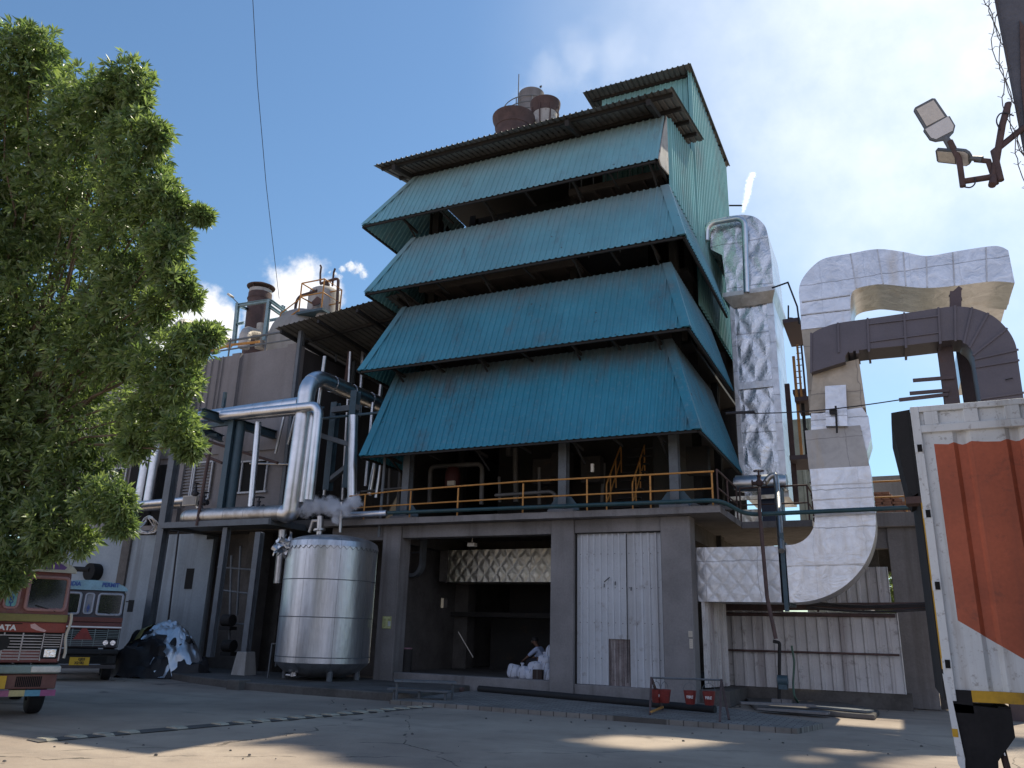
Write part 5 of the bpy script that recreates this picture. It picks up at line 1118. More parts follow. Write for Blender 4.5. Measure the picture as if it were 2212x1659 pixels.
ctube('lagged_pipe', 'twin bright vertical pipe by the dark doorway, right one', PY(22.8, (320, 1085), (340, 965)), .2, 'clad', 1.2, 0)
ctube('steel_pipe', 'thin red brown pole leaning across the louvred window', PY(RY-.25, (425, 1135), (454, 968)), .055, 'rust', 0, 0, n=8)
ctube('steel_pipe', 'long thin bracing bar crossing the wall above the louvres', PY(21.5, (395, 965), (480, 1000)), .05, 'rust', 0, 0, n=8)
ctube('steel_pipe', 'second thin bracing bar crossing the wall behind the rack column', PY(22, (440, 950), (600, 1000)), .05, 'rust', 0, 0, n=8)
ctube('steel_pipe', 'pale conduit running level to the right from the dark window', PY(22.9, (540, 1001), (625, 1003)), .04, 'clad2', 0, 0, n=8)
ctube('steel_pipe', 'thin blue grey strut bar from the riser to the awning', PY(22.0, (690, 905), (850, 888)), .05, 'bsteel', 0, 0, n=8)
ctube('steel_pipe', 'thin dark standpipe on the rendered wall by the rack column', PY(22.4, (387, 1140), (360, 1370)), .035, 'wire', 0, 0, n=8)
for px, py, s, lb in ((558, 1093, 1.1, 'black hand valve on the dented pipe, right of the bright slim pipe'), (440, 1082, .9, 'black hand valve just left of the dark teal pipe'), (422, 1062, .6, 'small hand valve before the louvred window')): hand_valve('gate_valve', lb, P(px, py, Y=RY), s, 'wire', group='hand valves on the rack')
p = P(380, 1085, Y=22); 
t = thing('wall_box', 'small cream box on the pipe below the louvred window', 'box', P(412, 1080, Y=22.1)); a, b = P(400, 1072, Y=22.1), P(426, 1092, Y=22.1); MB().box(a.x, b.x, 22.0, 22.15, b.z, a.z).build('case', M['cream'], t, bevel=.01); MB().box(a.x+.04, b.x-.04, 21.99, 22.0, b.z+.04, a.z-.04).build('lid', M['concl'], t)
p = P(320, 1128, Y=22.2); q = MB()
for i in range(5): q.tube([p+V((random.uniform(-.1, .1)+(.3+.05*i)*math.cos(a), -.1*math.sin(a*2), (.28+.02*i)*math.sin(a)-.1)) for a in np.linspace(0, 2*PI, 20)], .02, 6)
one(q, 'cable_coil', M['clad2'], 'coil of grey cable hanging under the wall pipes', 'cable coil', smooth=True)
# lower bay clutter
q = MB()
for x0, y0, x1, y1 in ((500, 1200, 495, 1400), (520, 1180, 512, 1330)): q.tube(PY(22.0, (x0, y0), (x1, y1)), .04, 8)
for x0, y0, x1, y1 in ((470, 1225, 560, 1232), (480, 1275, 545, 1283), (485, 1345, 545, 1350)): q.tube(PY(22.0, (x0, y0), (x1, y1)), .035, 8)
one(q, 'pipework', M['steel'], 'thin grey service pipework in the dark bay behind the rack', 'pipework', smooth=True)
for px, py, lb in ((493, 1340, 'dark pump standing in the bay, upper one'), (495, 1395, 'dark pump low in the bay beside the pedestal')):
    p = P(px, py, Y=21.8); t = thing('pump', lb, 'pump', p, 'pumps in the dark bay'); MB().cyl(p-V((.2, 0, 0)), p+V((.2, 0, 0)), .2, 14).build('motor', M['dark'], t, smooth=True); MB().box(p.x-.22, p.x+.25, 21.65, 22, p.z-.32, p.z-.2).build('base', M['dark'], t)
one(MB().bar(P(578, 1468, Y=20.2), P(588, 1390, Y=20.2), .04).bar(P(588, 1390, Y=20.2), P(600, 1391, Y=20.2), .03).bar(P(595, 1440, Y=20.6), P(600, 1392, Y=20.6), .03), 'hose_stand', M['steel'], 'thin white stand left of the big silver tank', 'stand')

# ------------------------------------------------------------------ storage tank
tx, ty, tr_ = -16.22, 20.9, 1.43; zb, ztk = .7, 4.2
t = thing('storage_tank', 'big upright silver clad tank with scalloped top seam', 'tank', (tx, ty, .2))
k = NT('tank_cladding'); ob = k.tc.outputs['Object']; sp = k.n('ShaderNodeSeparateXYZ', {0: ob})
ang = k.math('ARCTAN2', sp.outputs[1], sp.outputs[0]); 
wob = k.noise(k.mapping(ob, (1, 1, .35)), 1.3, 4, .55); st = k.noise(k.mapping(ob, (3, 3, .2)), 1.0, 6, .7); fi = k.noise(ob, 9, 5, .65)
vs_ = k.math('LESS_THAN', k.math('FRACT', k.math('MULTIPLY', ang, 1.35)), .012)
c = k.mix(k.ramp(st, .35, .7), (.62, .64, .67, 1), (.4, .41, .43, 1)); c = k.mix(k.math('MULTIPLY', vs_, .6), c, (.15, .15, .16, 1)); c = k.mix(k.math('MULTIPLY', k.ramp(fi, .6, .8), .4), c, (.3, .28, .26, 1))
k.bsdf(Base_Color=c, Metallic=.92, Roughness=k.math('ADD', .3, k.math('MULTIPLY', fi, .22)), Normal=k.n('ShaderNodeBump', {'Strength': .5, 'Distance': .06, 'Height': k.math('ADD', k.math('MULTIPLY', wob, 1.4), k.math('ADD', k.math('MULTIPLY', vs_, .2), k.math('MULTIPLY', fi, .06)))}))
M['tank'] = k.m
MB().lathe([(tr_, zb), (tr_, 2.0), (tr_, 3.1), (tr_, ztk)], (tx, ty, 0), 64).build('shell', M['tank'], t, smooth=True)
q = MB(); n = 64; prof = [(tr_*math.cos(a), ztk+.34*math.sin(a)) for a in np.linspace(0, PI/2, 9)]; prof[0] = (tr_+.012, ztk-.1); prof[-1] = (0, ztk+.34)
q.lathe([(r+.012, z) for r, z in prof], (tx, ty, 0), n)
for kq in range(n): # scalloped lower edge
    pass
tp = q.build('top_head', M['tank'], t, smooth=True)
q = MB(); qb = MB(); m_ = 46
for i in range(m_):
    a0, a1 = 2*PI*i/m_, 2*PI*(i+1)/m_; am = (a0+a1)/2; r = tr_+.016
    q.poly((tx+r*math.cos(a0), ty+r*math.sin(a0), ztk-.09), (tx+r*math.cos(am), ty+r*math.sin(am), ztk-.2), (tx+r*math.cos(a1), ty+r*math.sin(a1), ztk-.09))
    qb.bar((tx+r*math.cos(a0), ty+r*math.sin(a0), ztk-.1), (tx+r*math.cos(am), ty+r*math.sin(am), ztk-.2), .008); qb.bar((tx+r*math.cos(am), ty+r*math.sin(am), ztk-.2), (tx+r*math.cos(a1), ty+r*math.sin(a1), ztk-.1), .008)
q.build('scalloped_edge', M['tank'], tp); qb.build('scalloped_seam', M['steel'], tp)
MB().lathe([(0, zb-.46), (tr_*.5, zb-.41), (tr_*.8, zb-.26), (tr_*.95, zb-.08), (tr_, zb)], (tx, ty, 0), 64).build('bottom_head', M['tank'], t, smooth=True)
q = MB()
for z in (.86, 2.0, 3.1): q.lathe([(tr_, z-.014), (tr_+.012, z-.012), (tr_+.012, z+.012), (tr_, z+.014)], (tx, ty, 0), 64)
q.build('band', M['steel'], t, smooth=True)
for a in (.4, 1.9, 3.6, 5.6):
    x, y = tx+1.1*math.cos(a), ty+1.1*math.sin(a); MB().cyl((x, y, .19), (x, y, zb-.1), .09, 12).build('leg', M['steel'], t, smooth=True)
q = MB(); p = P(638, 1440, Y=19.9); q.cyl((p.x, 19.9, .35), (p.x, 19.9, .75), .09, 12); q.cyl((p.x-.25, 19.85, .33), (p.x+.12, 19.85, .33), .05, 10); q.cyl((p.x-.02, 19.9, .3), (p.x-.02, 19.9, .4), .11, 12); q.build('drain_valve', M['clad2'], t, smooth=True)
MB().tube([P(735, 1150, Y=ty), P(738, 1085, Y=ty)], .05, 10).build('top_nozzle', M['clad2'], t, smooth=True)
q = MB(); q.tube([P(690, 1155, Y=ty), P(692, 1115, Y=ty)], .1, 12); q.cyl(P(690, 1147, Y=ty), P(690, 1143, Y=ty), .2, 14); q.tube([P(668, 1150, Y=ty), P(676, 1125, Y=ty), P(690, 1125, Y=ty)], .05, 8); q.build('top_nozzle', M['clad2'], t, smooth=True)
M['fl'] = mat('crumpled_foil_sheet', (.6, .61, .63), .38, .9, var=.1, bump=.6, bscale=9)
q = MB()
for i in range(5):
    p0 = P(620, 1160, Y=19.6)+V((random.uniform(-.2, .1), random.uniform(-.1, .2), random.uniform(-.2, .15)))
    q.grid(lambda u, v: p0+V((-.35*u+.08*math.sin(9*v+i)+.1*v, .1*math.sin(7*u+i*2), -.28*v+.1*math.cos(8*u+i)-.2*u)), 6, 5)
one(q, 'foil_scrap', M['fl'], 'torn crumpled foil hanging by the tank shoulder', 'foil scrap', smooth=True)

# ------------------------------------------------------------------ covered heap
t = thing('covered_heap', 'black tarpaulin heap with shiny foil and a yellow sheet on top', 'heap', (-22.2, 20.2, 0))
hc = V((-22.45, 20.3, 0))
def heap(u, v, k0=1.0, lift=0.0):
    a = u*2*PI; r = v
    h = 1.35*(1-r**2.6); R_ = 1.75+.25*math.sin(3*a+1)+.12*math.sin(5*a)
    p = V((R_*r*math.cos(a)*1.02, R_*.75*r*math.sin(a), max(0, h)))
    nn = mnoise.noise(p*1.7+V((3, 1, 0)))*.22+mnoise.noise(p*4.2)*.1+abs(mnoise.noise(p*3.1+V((9, 2, 2))))*.16
    return hc+p*(1+.0)+V((nn*math.cos(a), nn*math.sin(a)*.8, max(-p.z, nn*.9)+lift))
MB().grid(lambda u, v: heap(u, 1-v), 60, 22).build('tarpaulin', mat('black_tarpaulin', (.022, .022, .025), .55, var=.3, bump=.4, bscale=10), t, smooth=True)
def cover(pxs, cy_, cx_, w_, h_, drop, seed):
    def f(u, v):
        x = cx_+(u-.5)*w_; y = cy_-.0
        p = V((x, 20.3+(.75-v*1.5)*.72, 0)); r = math.sqrt(((p.x-hc.x)/1.75)**2+((p.y-hc.y)/1.05)**2)
        z = 1.42*(1-min(1, r)**2.6)+.26
        nn = mnoise.noise(V((x*2.3+seed, v*4, seed)))*.16+abs(mnoise.noise(V((x*5+seed, v*7, 2))))*.12
        ed = drop*max(0, v-.55)**1.2
        return V((p.x+nn*.4, p.y-ed*.35-.02-nn*.3, max(.05, z+nn-ed*.9)))
    return f
MB().grid(cover(0, 0, -21.75, 1.9, 1, .9, 1.3), 40, 34).build('foil_cover', M['fl'], t, smooth=True)
MB().grid(cover(0, 0, -21.55, .62, 1, 2.6, 4.3), 24, 40).build('foil_flap', M['fl'], t, smooth=True)
MB().grid(cover(0, 0, -23.3, 1.0, 1, .5, 7.7), 24, 20).build('yellow_sheet', mat('dirty_yellow_sheet', (.3, .27, .11), .6, dirt=(.15, .14, .1), bump=.4, bscale=8), t, smooth=True)

# ------------------------------------------------------------------ chimneys on the boiler house roof
def stack(name, label, xl, xr, ytop, ybase, Y, mtl, cap, flare):
    a, b = P(xl, ytop, Y=Y), P(xr, ytop, Y=Y); c = (a+b)/2; c.z = P((xl+xr)/2, ytop-12, Y=Y-(b-a).length/2).z; r = (b-a).length/2/flare
    t = thing(name, label, 'chimney', (c.x, Y, P((xl+xr)/2, ybase, Y=Y).z)); zb = 19.5
    MB().cyl((c.x, Y, zb), (c.x, Y, c.z-.3), r, 28).build('shell', M[mtl], t, smooth=True)
    q = MB(); q.lathe([(r*1.0, -.6), (r*1.03, -.58), (r*1.05, -.35), (r*flare, -.12), (r*flare*1.02, .05), (r*flare*.97, .05), (r*.96, -.5)], (c.x, Y, c.z), 32)
    if cap: 
        for k_ in range(8): a_ = k_*PI/4; q.bar((c.x+r*math.cos(a_), Y+r*math.sin(a_), c.z-1.4), (c.x+r*flare*.97*math.cos(a_), Y+r*flare*.97*math.sin(a_), c.z-.3), .05)
    q.build('cap', M['rust' if cap or mtl == 'rust' else mtl], t, smooth=True)
    return t, c, r
stack('roof_stack', 'wide rusty stack with a flared rim on the boiler house roof', 1072, 1150, 238, 280, 29, 'rust', False, 1.17)
stack('roof_stack', 'peeling white stack with a dark flared cap on the boiler house roof', 1150, 1207, 216, 255, 30, 'oldw', True, 1.2)
t, c, r = stack('roof_stack', 'plain grey stack behind the other two on the boiler house roof', 1125, 1172, 199, 260, 35, 'conc', False, 1.0)
q = MB()
for h in (-.9, -1.3, -1.7): q.tube([(c.x+(r+.9)*math.cos(a), 35+(r+.9)*math.sin(a), c.z+h-.3) for a in np.linspace(PI*.75, PI*2, 22)], .03, 6)
for a in np.linspace(PI*.75, PI*2, 8): q.tube([(c.x+(r+.9)*math.cos(a), 35+(r+.9)*math.sin(a), c.z-1.2), (c.x+(r+.9)*math.cos(a), 35+(r+.9)*math.sin(a), c.z-2.2)], .03, 6)
q.tube([(c.x-r*.7, 34.3, c.z-1.6), (c.x-r*.7, 34.3, c.z+1.1)], .03, 6); q.build('gallery_rail', M['steel'], t)
for dx, lb in ((.35, 'dark bird on the rim of the grey roof stack, left one'), (1.05, 'dark bird on the rim of the grey roof stack, right one')):
    p_ = dup(pg, (c.x+dx*r*.9, 35-r*.35, c.z+.1), lb, rz=1.2+dx)
one(MB().tube([P(1575, 444, Y=34), P(1603, 444, Y=34)], .04, 8), 'vent_pipe', M['dark'], 'thin black vent pipe poking out of the tall side wall', 'pipe')
# overhead wires
one(MB().tube([P(545, -20, Y=16), P(556, 180, Y=17.6), P(575, 400, Y=20), P(603, 645, Y=26)], .012, 6), 'overhead_wire', M['wire'], 'thin black wire slanting down through the sky to the left roof', 'wire')
q = MB(); a, b = P(1415, 889, Y=22.8), P(1942, 864, Y=22.4); a = P(1568, 893, Y=22.6)
q.tube([a.lerp(b, i/12)-V((0, 0, .12*math.sin(PI*i/12))) for i in range(13)], .016, 6); q.tube([P(1568, 893, Y=22.6), P(1630, 889, Y=22.57)], .04, 8)
one(q, 'stay_wire', M['wire'], 'taut cable stretched across the foil ducts', 'wire')
# ------------------------------------------------------------------ lorries on the left
def lorry(name, label, loc, rz, pal, sign, plate, big):
    """front view lorry; local x to the viewer's right, y towards the tail, z up"""
    t = thing(name, label, 'lorry', loc, 'lorries parked by the tree', rz); W = .98
    L = dict(local=True)
    q = MB(); q.prism([(-W, .04, .95), (W, .04, .95), (W, .08, 1.85), (W-.05, .16, 2.62), (-W+.05, .16, 2.62), (-W, .08, 1.85)], (0, 1.6, 0)); cab = q.build('cab', pal['body'], t, bevel=.05, **L)
    q = MB(); q.prism([(-W-.02, .1, 2.6)]+[(W*math.sin(a)*1.02, .1, 2.62+.27*math.cos(a)) for a in np.linspace(-1.45, 1.45, 15)]+[(W+.02, .1, 2.6)], (0, .2, 0)); sg = q.build('roof_sign', pal['sign'], t, **L)
    q = MB()
    for txt, sx_, sz, x in sign: lettering(q, txt, sz, (x, .092, 2.74 if big else 2.76), (1, 0, 0), (0, 0, 1), .006, .85)
    q.build('lettering', pal['signtxt'], sg, **L)
    if big:
        q = MB(); q.prism([(.05+.5*0, .094, 2.65), (.62, .094, 2.65), (.66, .094, 2.74), (.5, .094, 2.83), (-.3, .094, 2.87), (-.3, .094, 2.65)], (0, .004, 0)); q.build('sign_panel', mat('sign_green', (.05, .2, .12), .5), sg, **L)
        q = MB(); q.prism([(.45, .093, 2.655), (.78, .093, 2.655), (.82, .093, 2.7), (.72, .093, 2.76), (.45, .093, 2.82)], (0, .003, 0)); q.build('sign_panel', mat('sign_purple', (.14, .07, .25), .5), sg, **L)
    def pane(x0, x1, z0, z1, gm, nm='windscreen', fw=.035):
        yf = lambda z: .075 if z < 1.85 else .08+(z-1.85)*.105
        r = .07; o = []
        for cx_, cz_, a0 in ((x1-r, z1-r, 0), (x0+r, z1-r, PI/2), (x0+r, z0+r, PI), (x1-r, z0+r, 1.5*PI)):
            o += [(cx_+r*math.cos(a0+k*PI/8), cz_+r*math.sin(a0+k*PI/8)) for k in range(5)]
        g = MB().prism([(x, yf(z)-.012, z) for x, z in o], (0, .03, 0)).build(nm, gm, t, **L)
        MB().tube([(x, yf(z)-.014, z) for x, z in o+[o[0], o[1]]], fw, 6).build('frame', pal['trim'], g, **L)
        return g
    pane(.24, .9, 1.9, 2.5, M['gl']); pane(-.9, -.24, 1.9, 2.5, M['gl']); cp = pane(-.11, .11, 1.92, 2.5, pal['strip'], 'centre_pane', .025)
    q = MB()
    for i, ch in enumerate('INDIA'[:5]): lettering(q, ch, .1, (0, .05+.1*(2.1-.1*i-1.85)*0+.03, 2.16-.055*i-.02), (1, 0, 0), (0, 0, 1), .004)
    q.build('lettering', M['lblue'], cp, **L)
    # wipers
    q = MB(); q.tube([(.75, .05, 1.88), (.4, .06, 1.98)], .01, 6); q.tube([(-.3, .05, 1.88), (-.65, .06, 1.98)], .01, 6); q.build('wiper', M['rubber'], t, **L)
    MB().box(-W-.005, W+.005, .03, .3, 1.68, 1.82).build('paint_band', pal['band'], t, bevel=.015, **L)
    fb = MB().box(-W-.003, W+.003, .032, .3, 1.49, 1.665).build('front_panel', pal['red'], t, bevel=.015, **L)
    if big:
        q = MB(); lettering(q, 'TATA', .13, (-.02, .028, 1.565), (1, 0, 0), (0, 0, 1), .005, 1.1); q.build('lettering', M['lwhite'], fb, **L)
        q = MB(); q.prism([(.38, .03, 1.63), (.45, .03, 1.65), (.55, .03, 1.58), (.66, .03, 1.53), (.64, .03, 1.5), (.5, .03, 1.53), (.4, .03, 1.57)], (0, .006, 0)); q.build('decal', mat('pink_decal', (.6, .38, .36), .5), fb, **L)
        MB().box(-.3, .25, .024, .05, 1.635, 1.65).build('vent_slot', M['black'], fb, **L)
    else: MB().box(-W-.01, W+.01, .02, .06, 1.52, 1.56).build('white_strip', M['lwhite'], fb, **L)
    # grille
    q = MB(); q.box(-W+.02, W-.02, .05, .2, .98, 1.49); gb = q.build('grille', M['black'], t, **L)
    q = MB(); n = 9
    for i in range(n): z = 1.02+.052*i; q.bar((-.62, .045, z), (.62, .045, z), .03, .016, (0, 0, 1))
    for i in range(6): z = 1.24+.042*i; q.bar((.66, .045, z), (W-.05, .045, z), .03, .014); q.bar((-.66, .045, z), (-W+.05, .045, z), .03, .014)
    for x in (-.64, -.3, .0, .3, .64, -W+.03, W-.03): q.bar((x, .04, .99), (x, .04, 1.48), .022, .02)
    q.build('grille_bar', pal['chrome'], gb, **L)
    for s in (-1, 1):
        if big:
            q = MB(); q.box(s*.78-.15, s*.78+.15, .02, .1, 1.02, 1.23); h = q.build('headlight', M['rubber'], t, bevel=.03, **L); MB().box(s*.79-.1, s*.79+.1, .008, .03, 1.05, 1.2).build('lens', M['chrome'], h, bevel=.01, **L)
        else:
            for dx in (-.1, .1):
                q = MB(); q.cyl((s*.72+dx, .03, 1.1), (s*.72+dx, .08, 1.1), .085, 16); h = q.build('headlight', M['steel'], t, smooth=True, **L); MB().cyl((s*.72+dx, .018, 1.1), (s*.72+dx, .035, 1.1), .07, 16).build('lens', M['chrome'], h, smooth=True, **L)
    if big:
        q = MB(); q.cyl((-.02, .02, 1.3), (-.02, .05, 1.3), .13, 20); q.build('emblem', M['rubber'], t, smooth=True, **L)
    else:
        q = MB(); q.prism([(-.26, .025, 1.18), (.26, .025, 1.18), (0.06, .025, 1.5), (-.06, .025, 1.5)], (0, .02, 0)); q.build('warning_triangle', M['red'], t, **L)
    q = MB(); q.box(-W-.02, W+.02, -.1, .1, .77, .92); bp = q.build('bumper', pal['bumper'], t, bevel=.03, **L)
    q = MB()
    for s in (-1, 1): q.box(min(s*.52, s*(W+.03)), max(s*.52, s*(W+.03)), -.115, .08, .79, .9)
    q.build('bumper_end', pal['bump2'], bp, bevel=.02, **L)
    q = MB(); q.box(-W+.0, W-.0, -.02, .2, .5, .76); q.build('lower_panel', pal['low'], t, bevel=.02, **L)
    q = MB()
    for i in range(14): q.box(.32+.03*i, .34+.03*i, -.03, .0, .54, .72)
    q.build('lower_grille', M['black'], t, **L)
    px_ = (-.1 if big else .02); pz = .63 if big else .58
    p_ = MB().box(px_-.26, px_+.26, -.135 if big else -.05, -.115 if big else -.02, pz-.11, pz+.11).build('number_plate', M['plate'], t, **L)
    q = MB(); yy = -.138 if big else -.053
    lettering(q, plate[0], .1, (px_+.05, yy, pz+.05), (1, 0, 0), (0, 0, 1), .003, .9); lettering(q, plate[1], .1, (px_, yy, pz-.05), (1, 0, 0), (0, 0, 1), .003, .9); q.build('lettering', M['lblack'], p_, **L)
    cols = [(.5, .5, .42), (.3, .06, .1), (.12, .35, .45), (.25, .4, .38), (.35, .12, .2), (.5, .42, .2), (.12, .3, .4), (.35, .1, .22)] if big else [(.06, .05, .05)]
    vb = None
    for i, c in enumerate(cols):
        w_ = 2*W*1.02/len(cols); x0 = -W*1.02+i*w_; MB().box(x0, x0+w_-.002, -.03, .04, .38, .485).build('painted_valance', mat('valance_paint', c, .6, dirt=(.15, .13, .12), dirtamt=.5), t, **L)
    for s in (-1, 1):
        global LOCAL; LOCAL = True; wheel(t, (s*.78, .95, .5), .5, .27, (1, 0, 0)); wheel(t, (s*.78, 4.2, .5), .5, .27, (1, 0, 0)); LOCAL = False
    q = MB(); q.box(-.5, .5, .5, 5.6, .55, .8); q.build('chassis', M['soot'], t, **L)
    q = MB(); q.box(-1.02, 1.02, 1.85, 5.8, .95, 2.6); q.build('cargo_body', pal['body2'], t, bevel=.03, **L)
    q = MB()
    for s in (-1, 1): q.bar((s*(W+.02), .1, 2.3), (s*(W+.16), -.05, 2.3), .03); q.box(s*(W+.16)-.08, s*(W+.16)+.08, -.07, -.03, 2.0, 2.35)
    if not big: q.build('mirror', M['rubber'], t, **L)
    if big:
        q = MB(); pts = [(W+.04+.02*math.sin(i), -.02+.0*i, 1.85-.09*i) for i in range(10)]; q.tube(pts, .025, 8); q.build('rope', M['cream'], t, smooth=True, **L)
    return t
M['plate'] = mat('yellow_plate', (.6, .36, .03), .5, var=.08)
pal1 = dict(body=mat('faded_maroon_cab', (.2, .075, .07), .55, var=.25, scale=3, dirt=(.3, .25, .23), dirtamt=.6), sign=mat('off_white_sign', (.5, .49, .44), .6, dirt=(.3, .25, .22)), signtxt=M['lwhite'], strip=mat('pale_teal_strip', (.18, .42, .44), .4), band=mat('olive_band', (.23, .2, .07), .6, dirt=(.25, .2, .17)), red=mat('red_front_panel', (.26, .055, .04), .5, dirt=(.14, .08, .07)), chrome=mat('dull_grille_bar', (.38, .37, .38), .4, .6, dirt=(.15, .12, .11)), bumper=mat('green_grey_bumper', (.2, .26, .24), .5, dirt=(.12, .1, .09)), bump2=mat('white_bumper_end', (.62, .6, .54), .5, dirt=(.3, .26, .2)), low=mat('lower_brown_panel', (.16, .07, .06), .6, dirt=(.3, .22, .14)), trim=mat('pink_trim', (.36, .2, .2), .5), body2=mat('lorry_body_paint', (.18, .14, .1), .7))
pal2 = dict(body=mat('dark_cab_paint', (.06, .055, .065), .5, var=.25, dirt=(.14, .1, .1)), sign=mat('pale_blue_sign', (.25, .42, .5), .5, dirt=(.2, .2, .2)), signtxt=M['lblue'], strip=mat('grey_strip', (.2, .2, .22), .5), band=mat('maroon_band', (.14, .05, .04), .6), red=mat('dark_maroon_panel', (.13, .045, .04), .5), chrome=mat('teal_grille_bar', (.2, .25, .26), .4, .4), bumper=M['rubber'], bump2=M['rubber'], low=M['rubber'], trim=mat('silver_trim', (.35, .36, .4), .5), body2=pal1['body2'])
p1 = P(16, 1500, Z=0); p1 = P(18, 1333, D=14.6); p1.z = 0
lorry('lorry', 'old maroon lorry with olive band and coloured valance, half cut by the frame', p1, R(61), pal1, [('PERMIT', 1, .2, .27)], ('GJ04', 'V7216'), True)
p2 = P(186, 1338, D=23.5); p2.z = 0
lorry('lorry', 'darker lorry with pale blue roof board parked behind the maroon one', p2, R(52), pal2, [('INDIA', 1, .17, -.5), ('PERMIT', 1, .17, .5)], ('GJ03', 'X2182'), False)

# ------------------------------------------------------------------ bay contents
def sack_mb(seed, w_=.36, h=.34, d=.26):
    q = MB(); rs = random.Random(seed)
    def f(u, v):
        a = u*2*PI; b = (v-.5)*PI
        cx_ = math.copysign(abs(math.cos(b))**.6, math.cos(b)); sx_ = math.copysign(abs(math.sin(b))**.7, math.sin(b))
        ca, sa = math.cos(a), math.sin(a); ca = math.copysign(abs(ca)**.75, ca); sa = math.copysign(abs(sa)**.75, sa)
        p = V((w_/2*cx_*ca, d/2*cx_*sa, h/2*sx_+h/2))
        nn = mnoise.noise(p*6+V((seed, 0, 0)))*.04+mnoise.noise(p*14+V((seed, 5, 0)))*.012
        return p*(1+nn*2)+V((0, 0, nn*.3))
    q.grid(f, 24, 16); return q
sk = [((1110, 1450), 'white woven sack at the left end of the pile, round and plump', .4, .4, 0, 23.1), ((1128, 1453), 'white sack leaning on the plump left one, tied neck up', .32, .38, .25, 22.95), ((1148, 1458), 'white sack standing low in the middle of the pile', .34, .36, -.1, 22.9), ((1157, 1441), 'white sack lying on top of the middle one', .5, .32, 0, 23.05), ((1176, 1428), 'white sack at the top of the pile under the crouching man', .46, .34, .2, 23.2), ((1181, 1443), 'white sack half hidden by the brick coloured pillar edge, middle layer', .36, .36, 0, 23.15), ((1184, 1460), 'white sack at the foot of the pile against the pillar', .3, .4, 0, 22.9), ((1188, 1410), 'white sack hung highest beside the pillar edge', .3, .5, .1, 23.3)]
for i, ((px, py), lb, w_, h, tilt, Y) in enumerate(sk):
    p = P(px, py, Y=Y); lb = lb.replace('brick coloured', 'grey concrete')
    t = thing('sack', lb, 'sack', p-V((0, 0, h/2)), 'white sacks heaped in the open bay', 0); 
    o = sack_mb(i*3.3, w_, h, .34).build('bag', M['sack'], t, smooth=True, local=True); o.rotation_euler = (0, tilt, random.uniform(-.3, .3))
    q = MB(); q.tube([(-w_*.1, -.16, h*.1), (-w_*.02, -.175, h*.5), (w_*.1, -.15, h*.95)], .005, 5); q.build('stitching', M['lblack'], t, local=True)
    if i in (1, 4): q = MB(); q.lathe([(.03, -.02), (.035, .03), (.06, .07), (.05, .09), (0, .08)], (0, 0, h), 9); q.build('tied_neck', M['sack'], t, smooth=True, local=True)
a, b = P(1154, 1452, Y=22.75), P(1174, 1468, Y=22.75)
t = thing('carton', 'small dark brown carton standing before the white sacks', 'box', ((a.x+b.x)/2, 22.7, .42)); MB().box(a.x, b.x, 22.62, 22.8, .42, .7).build('box_body', mat('dark_cardboard', (.05, .035, .03), .9), t, bevel=.01); MB().bar(((a.x+b.x)/2, 22.615, .43), ((a.x+b.x)/2, 22.615, .69), .03, .003).build('tape', M['concd'], t)
# crouching man
def skin_fig(name, mt, chains, par, sub=2, root=0):
    me = bpy.data.meshes.new(name); vs, es, rs = [], [], []
    for ch in chains:
        last = None
        for item in ch:
            if isinstance(item, int): last = item; continue
            p, r = item; vs.append(V(p)); rs.append(r); i = len(vs)-1
            if last is not None: es.append((last, i))
            last = i
    me.from_pydata([tuple(v) for v in vs], es, []); o = bpy.data.objects.new(name, me); COL.objects.link(o); o.parent = par
    m_ = o.modifiers.new('skin', 'SKIN'); 
    for i, r in enumerate(rs):
        sv = me.skin_vertices[0].data[i] if me.skin_vertices else None
        if sv: sv.radius = (r, r) if not isinstance(r, tuple) else r; sv.use_root = (i == root)
    s_ = o.modifiers.new('sub', 'SUBSURF'); s_.levels = sub; s_.render_levels = sub
    dg = bpy.context.evaluated_depsgraph_get(); dg.update(); nm = bpy.data.meshes.new_from_object(o.evaluated_get(dg))
    o.modifiers.clear(); o.data = nm; nm.materials.clear(); nm.materials.append(mt); nm.shade_smooth(); return o
def skinlayer(me):
    bm = bmesh.new(); bm.from_mesh(me); bm.verts.layers.skin.verify(); bm.to_mesh(me); bm.free()
def fig(name, mt, chains, par, sub=2):
    me = bpy.data.meshes.new(name); vs, es, rs = [], [], []
    for ch in chains:
        last = None
        for item in ch:
            if isinstance(item, int): last = item; continue
            vs.append(tuple(item[0])); rs.append(item[1]); i = len(vs)-1
            if last is not None: es.append((last, i))
            last = i
    me.from_pydata(vs, es, []); bm = bmesh.new(); bm.from_mesh(me); ly = bm.verts.layers.skin.verify()
    bm.verts.ensure_lookup_table()
    for i, v in enumerate(bm.verts):
        r = rs[i]; v[ly].radius = r if isinstance(r, tuple) else (r, r); v[ly].use_root = (i == 0)
    bm.to_mesh(me); bm.free()
    o = bpy.data.objects.new(name, me); COL.objects.link(o); o.parent = par
    o.modifiers.new('skin', 'SKIN').use_smooth_shade = True; s_ = o.modifiers.new('sub', 'SUBSURF'); s_.levels = sub; s_.render_levels = sub
    dg = bpy.context.evaluated_depsgraph_get(); dg.update(); nm = bpy.data.meshes.new_from_object(o.evaluated_get(dg))
    o.modifiers.clear(); o.data = nm; nm.materials.clear(); nm.materials.append(mt); nm.shade_smooth(); return o
SY = 23.75; hp = P(1170, 1430, Y=SY)
pr = thing('person', 'man in a pale blue shirt crouching over the white sacks', 'person', (hp.x, SY, .42)); z0 = hp.z-.42
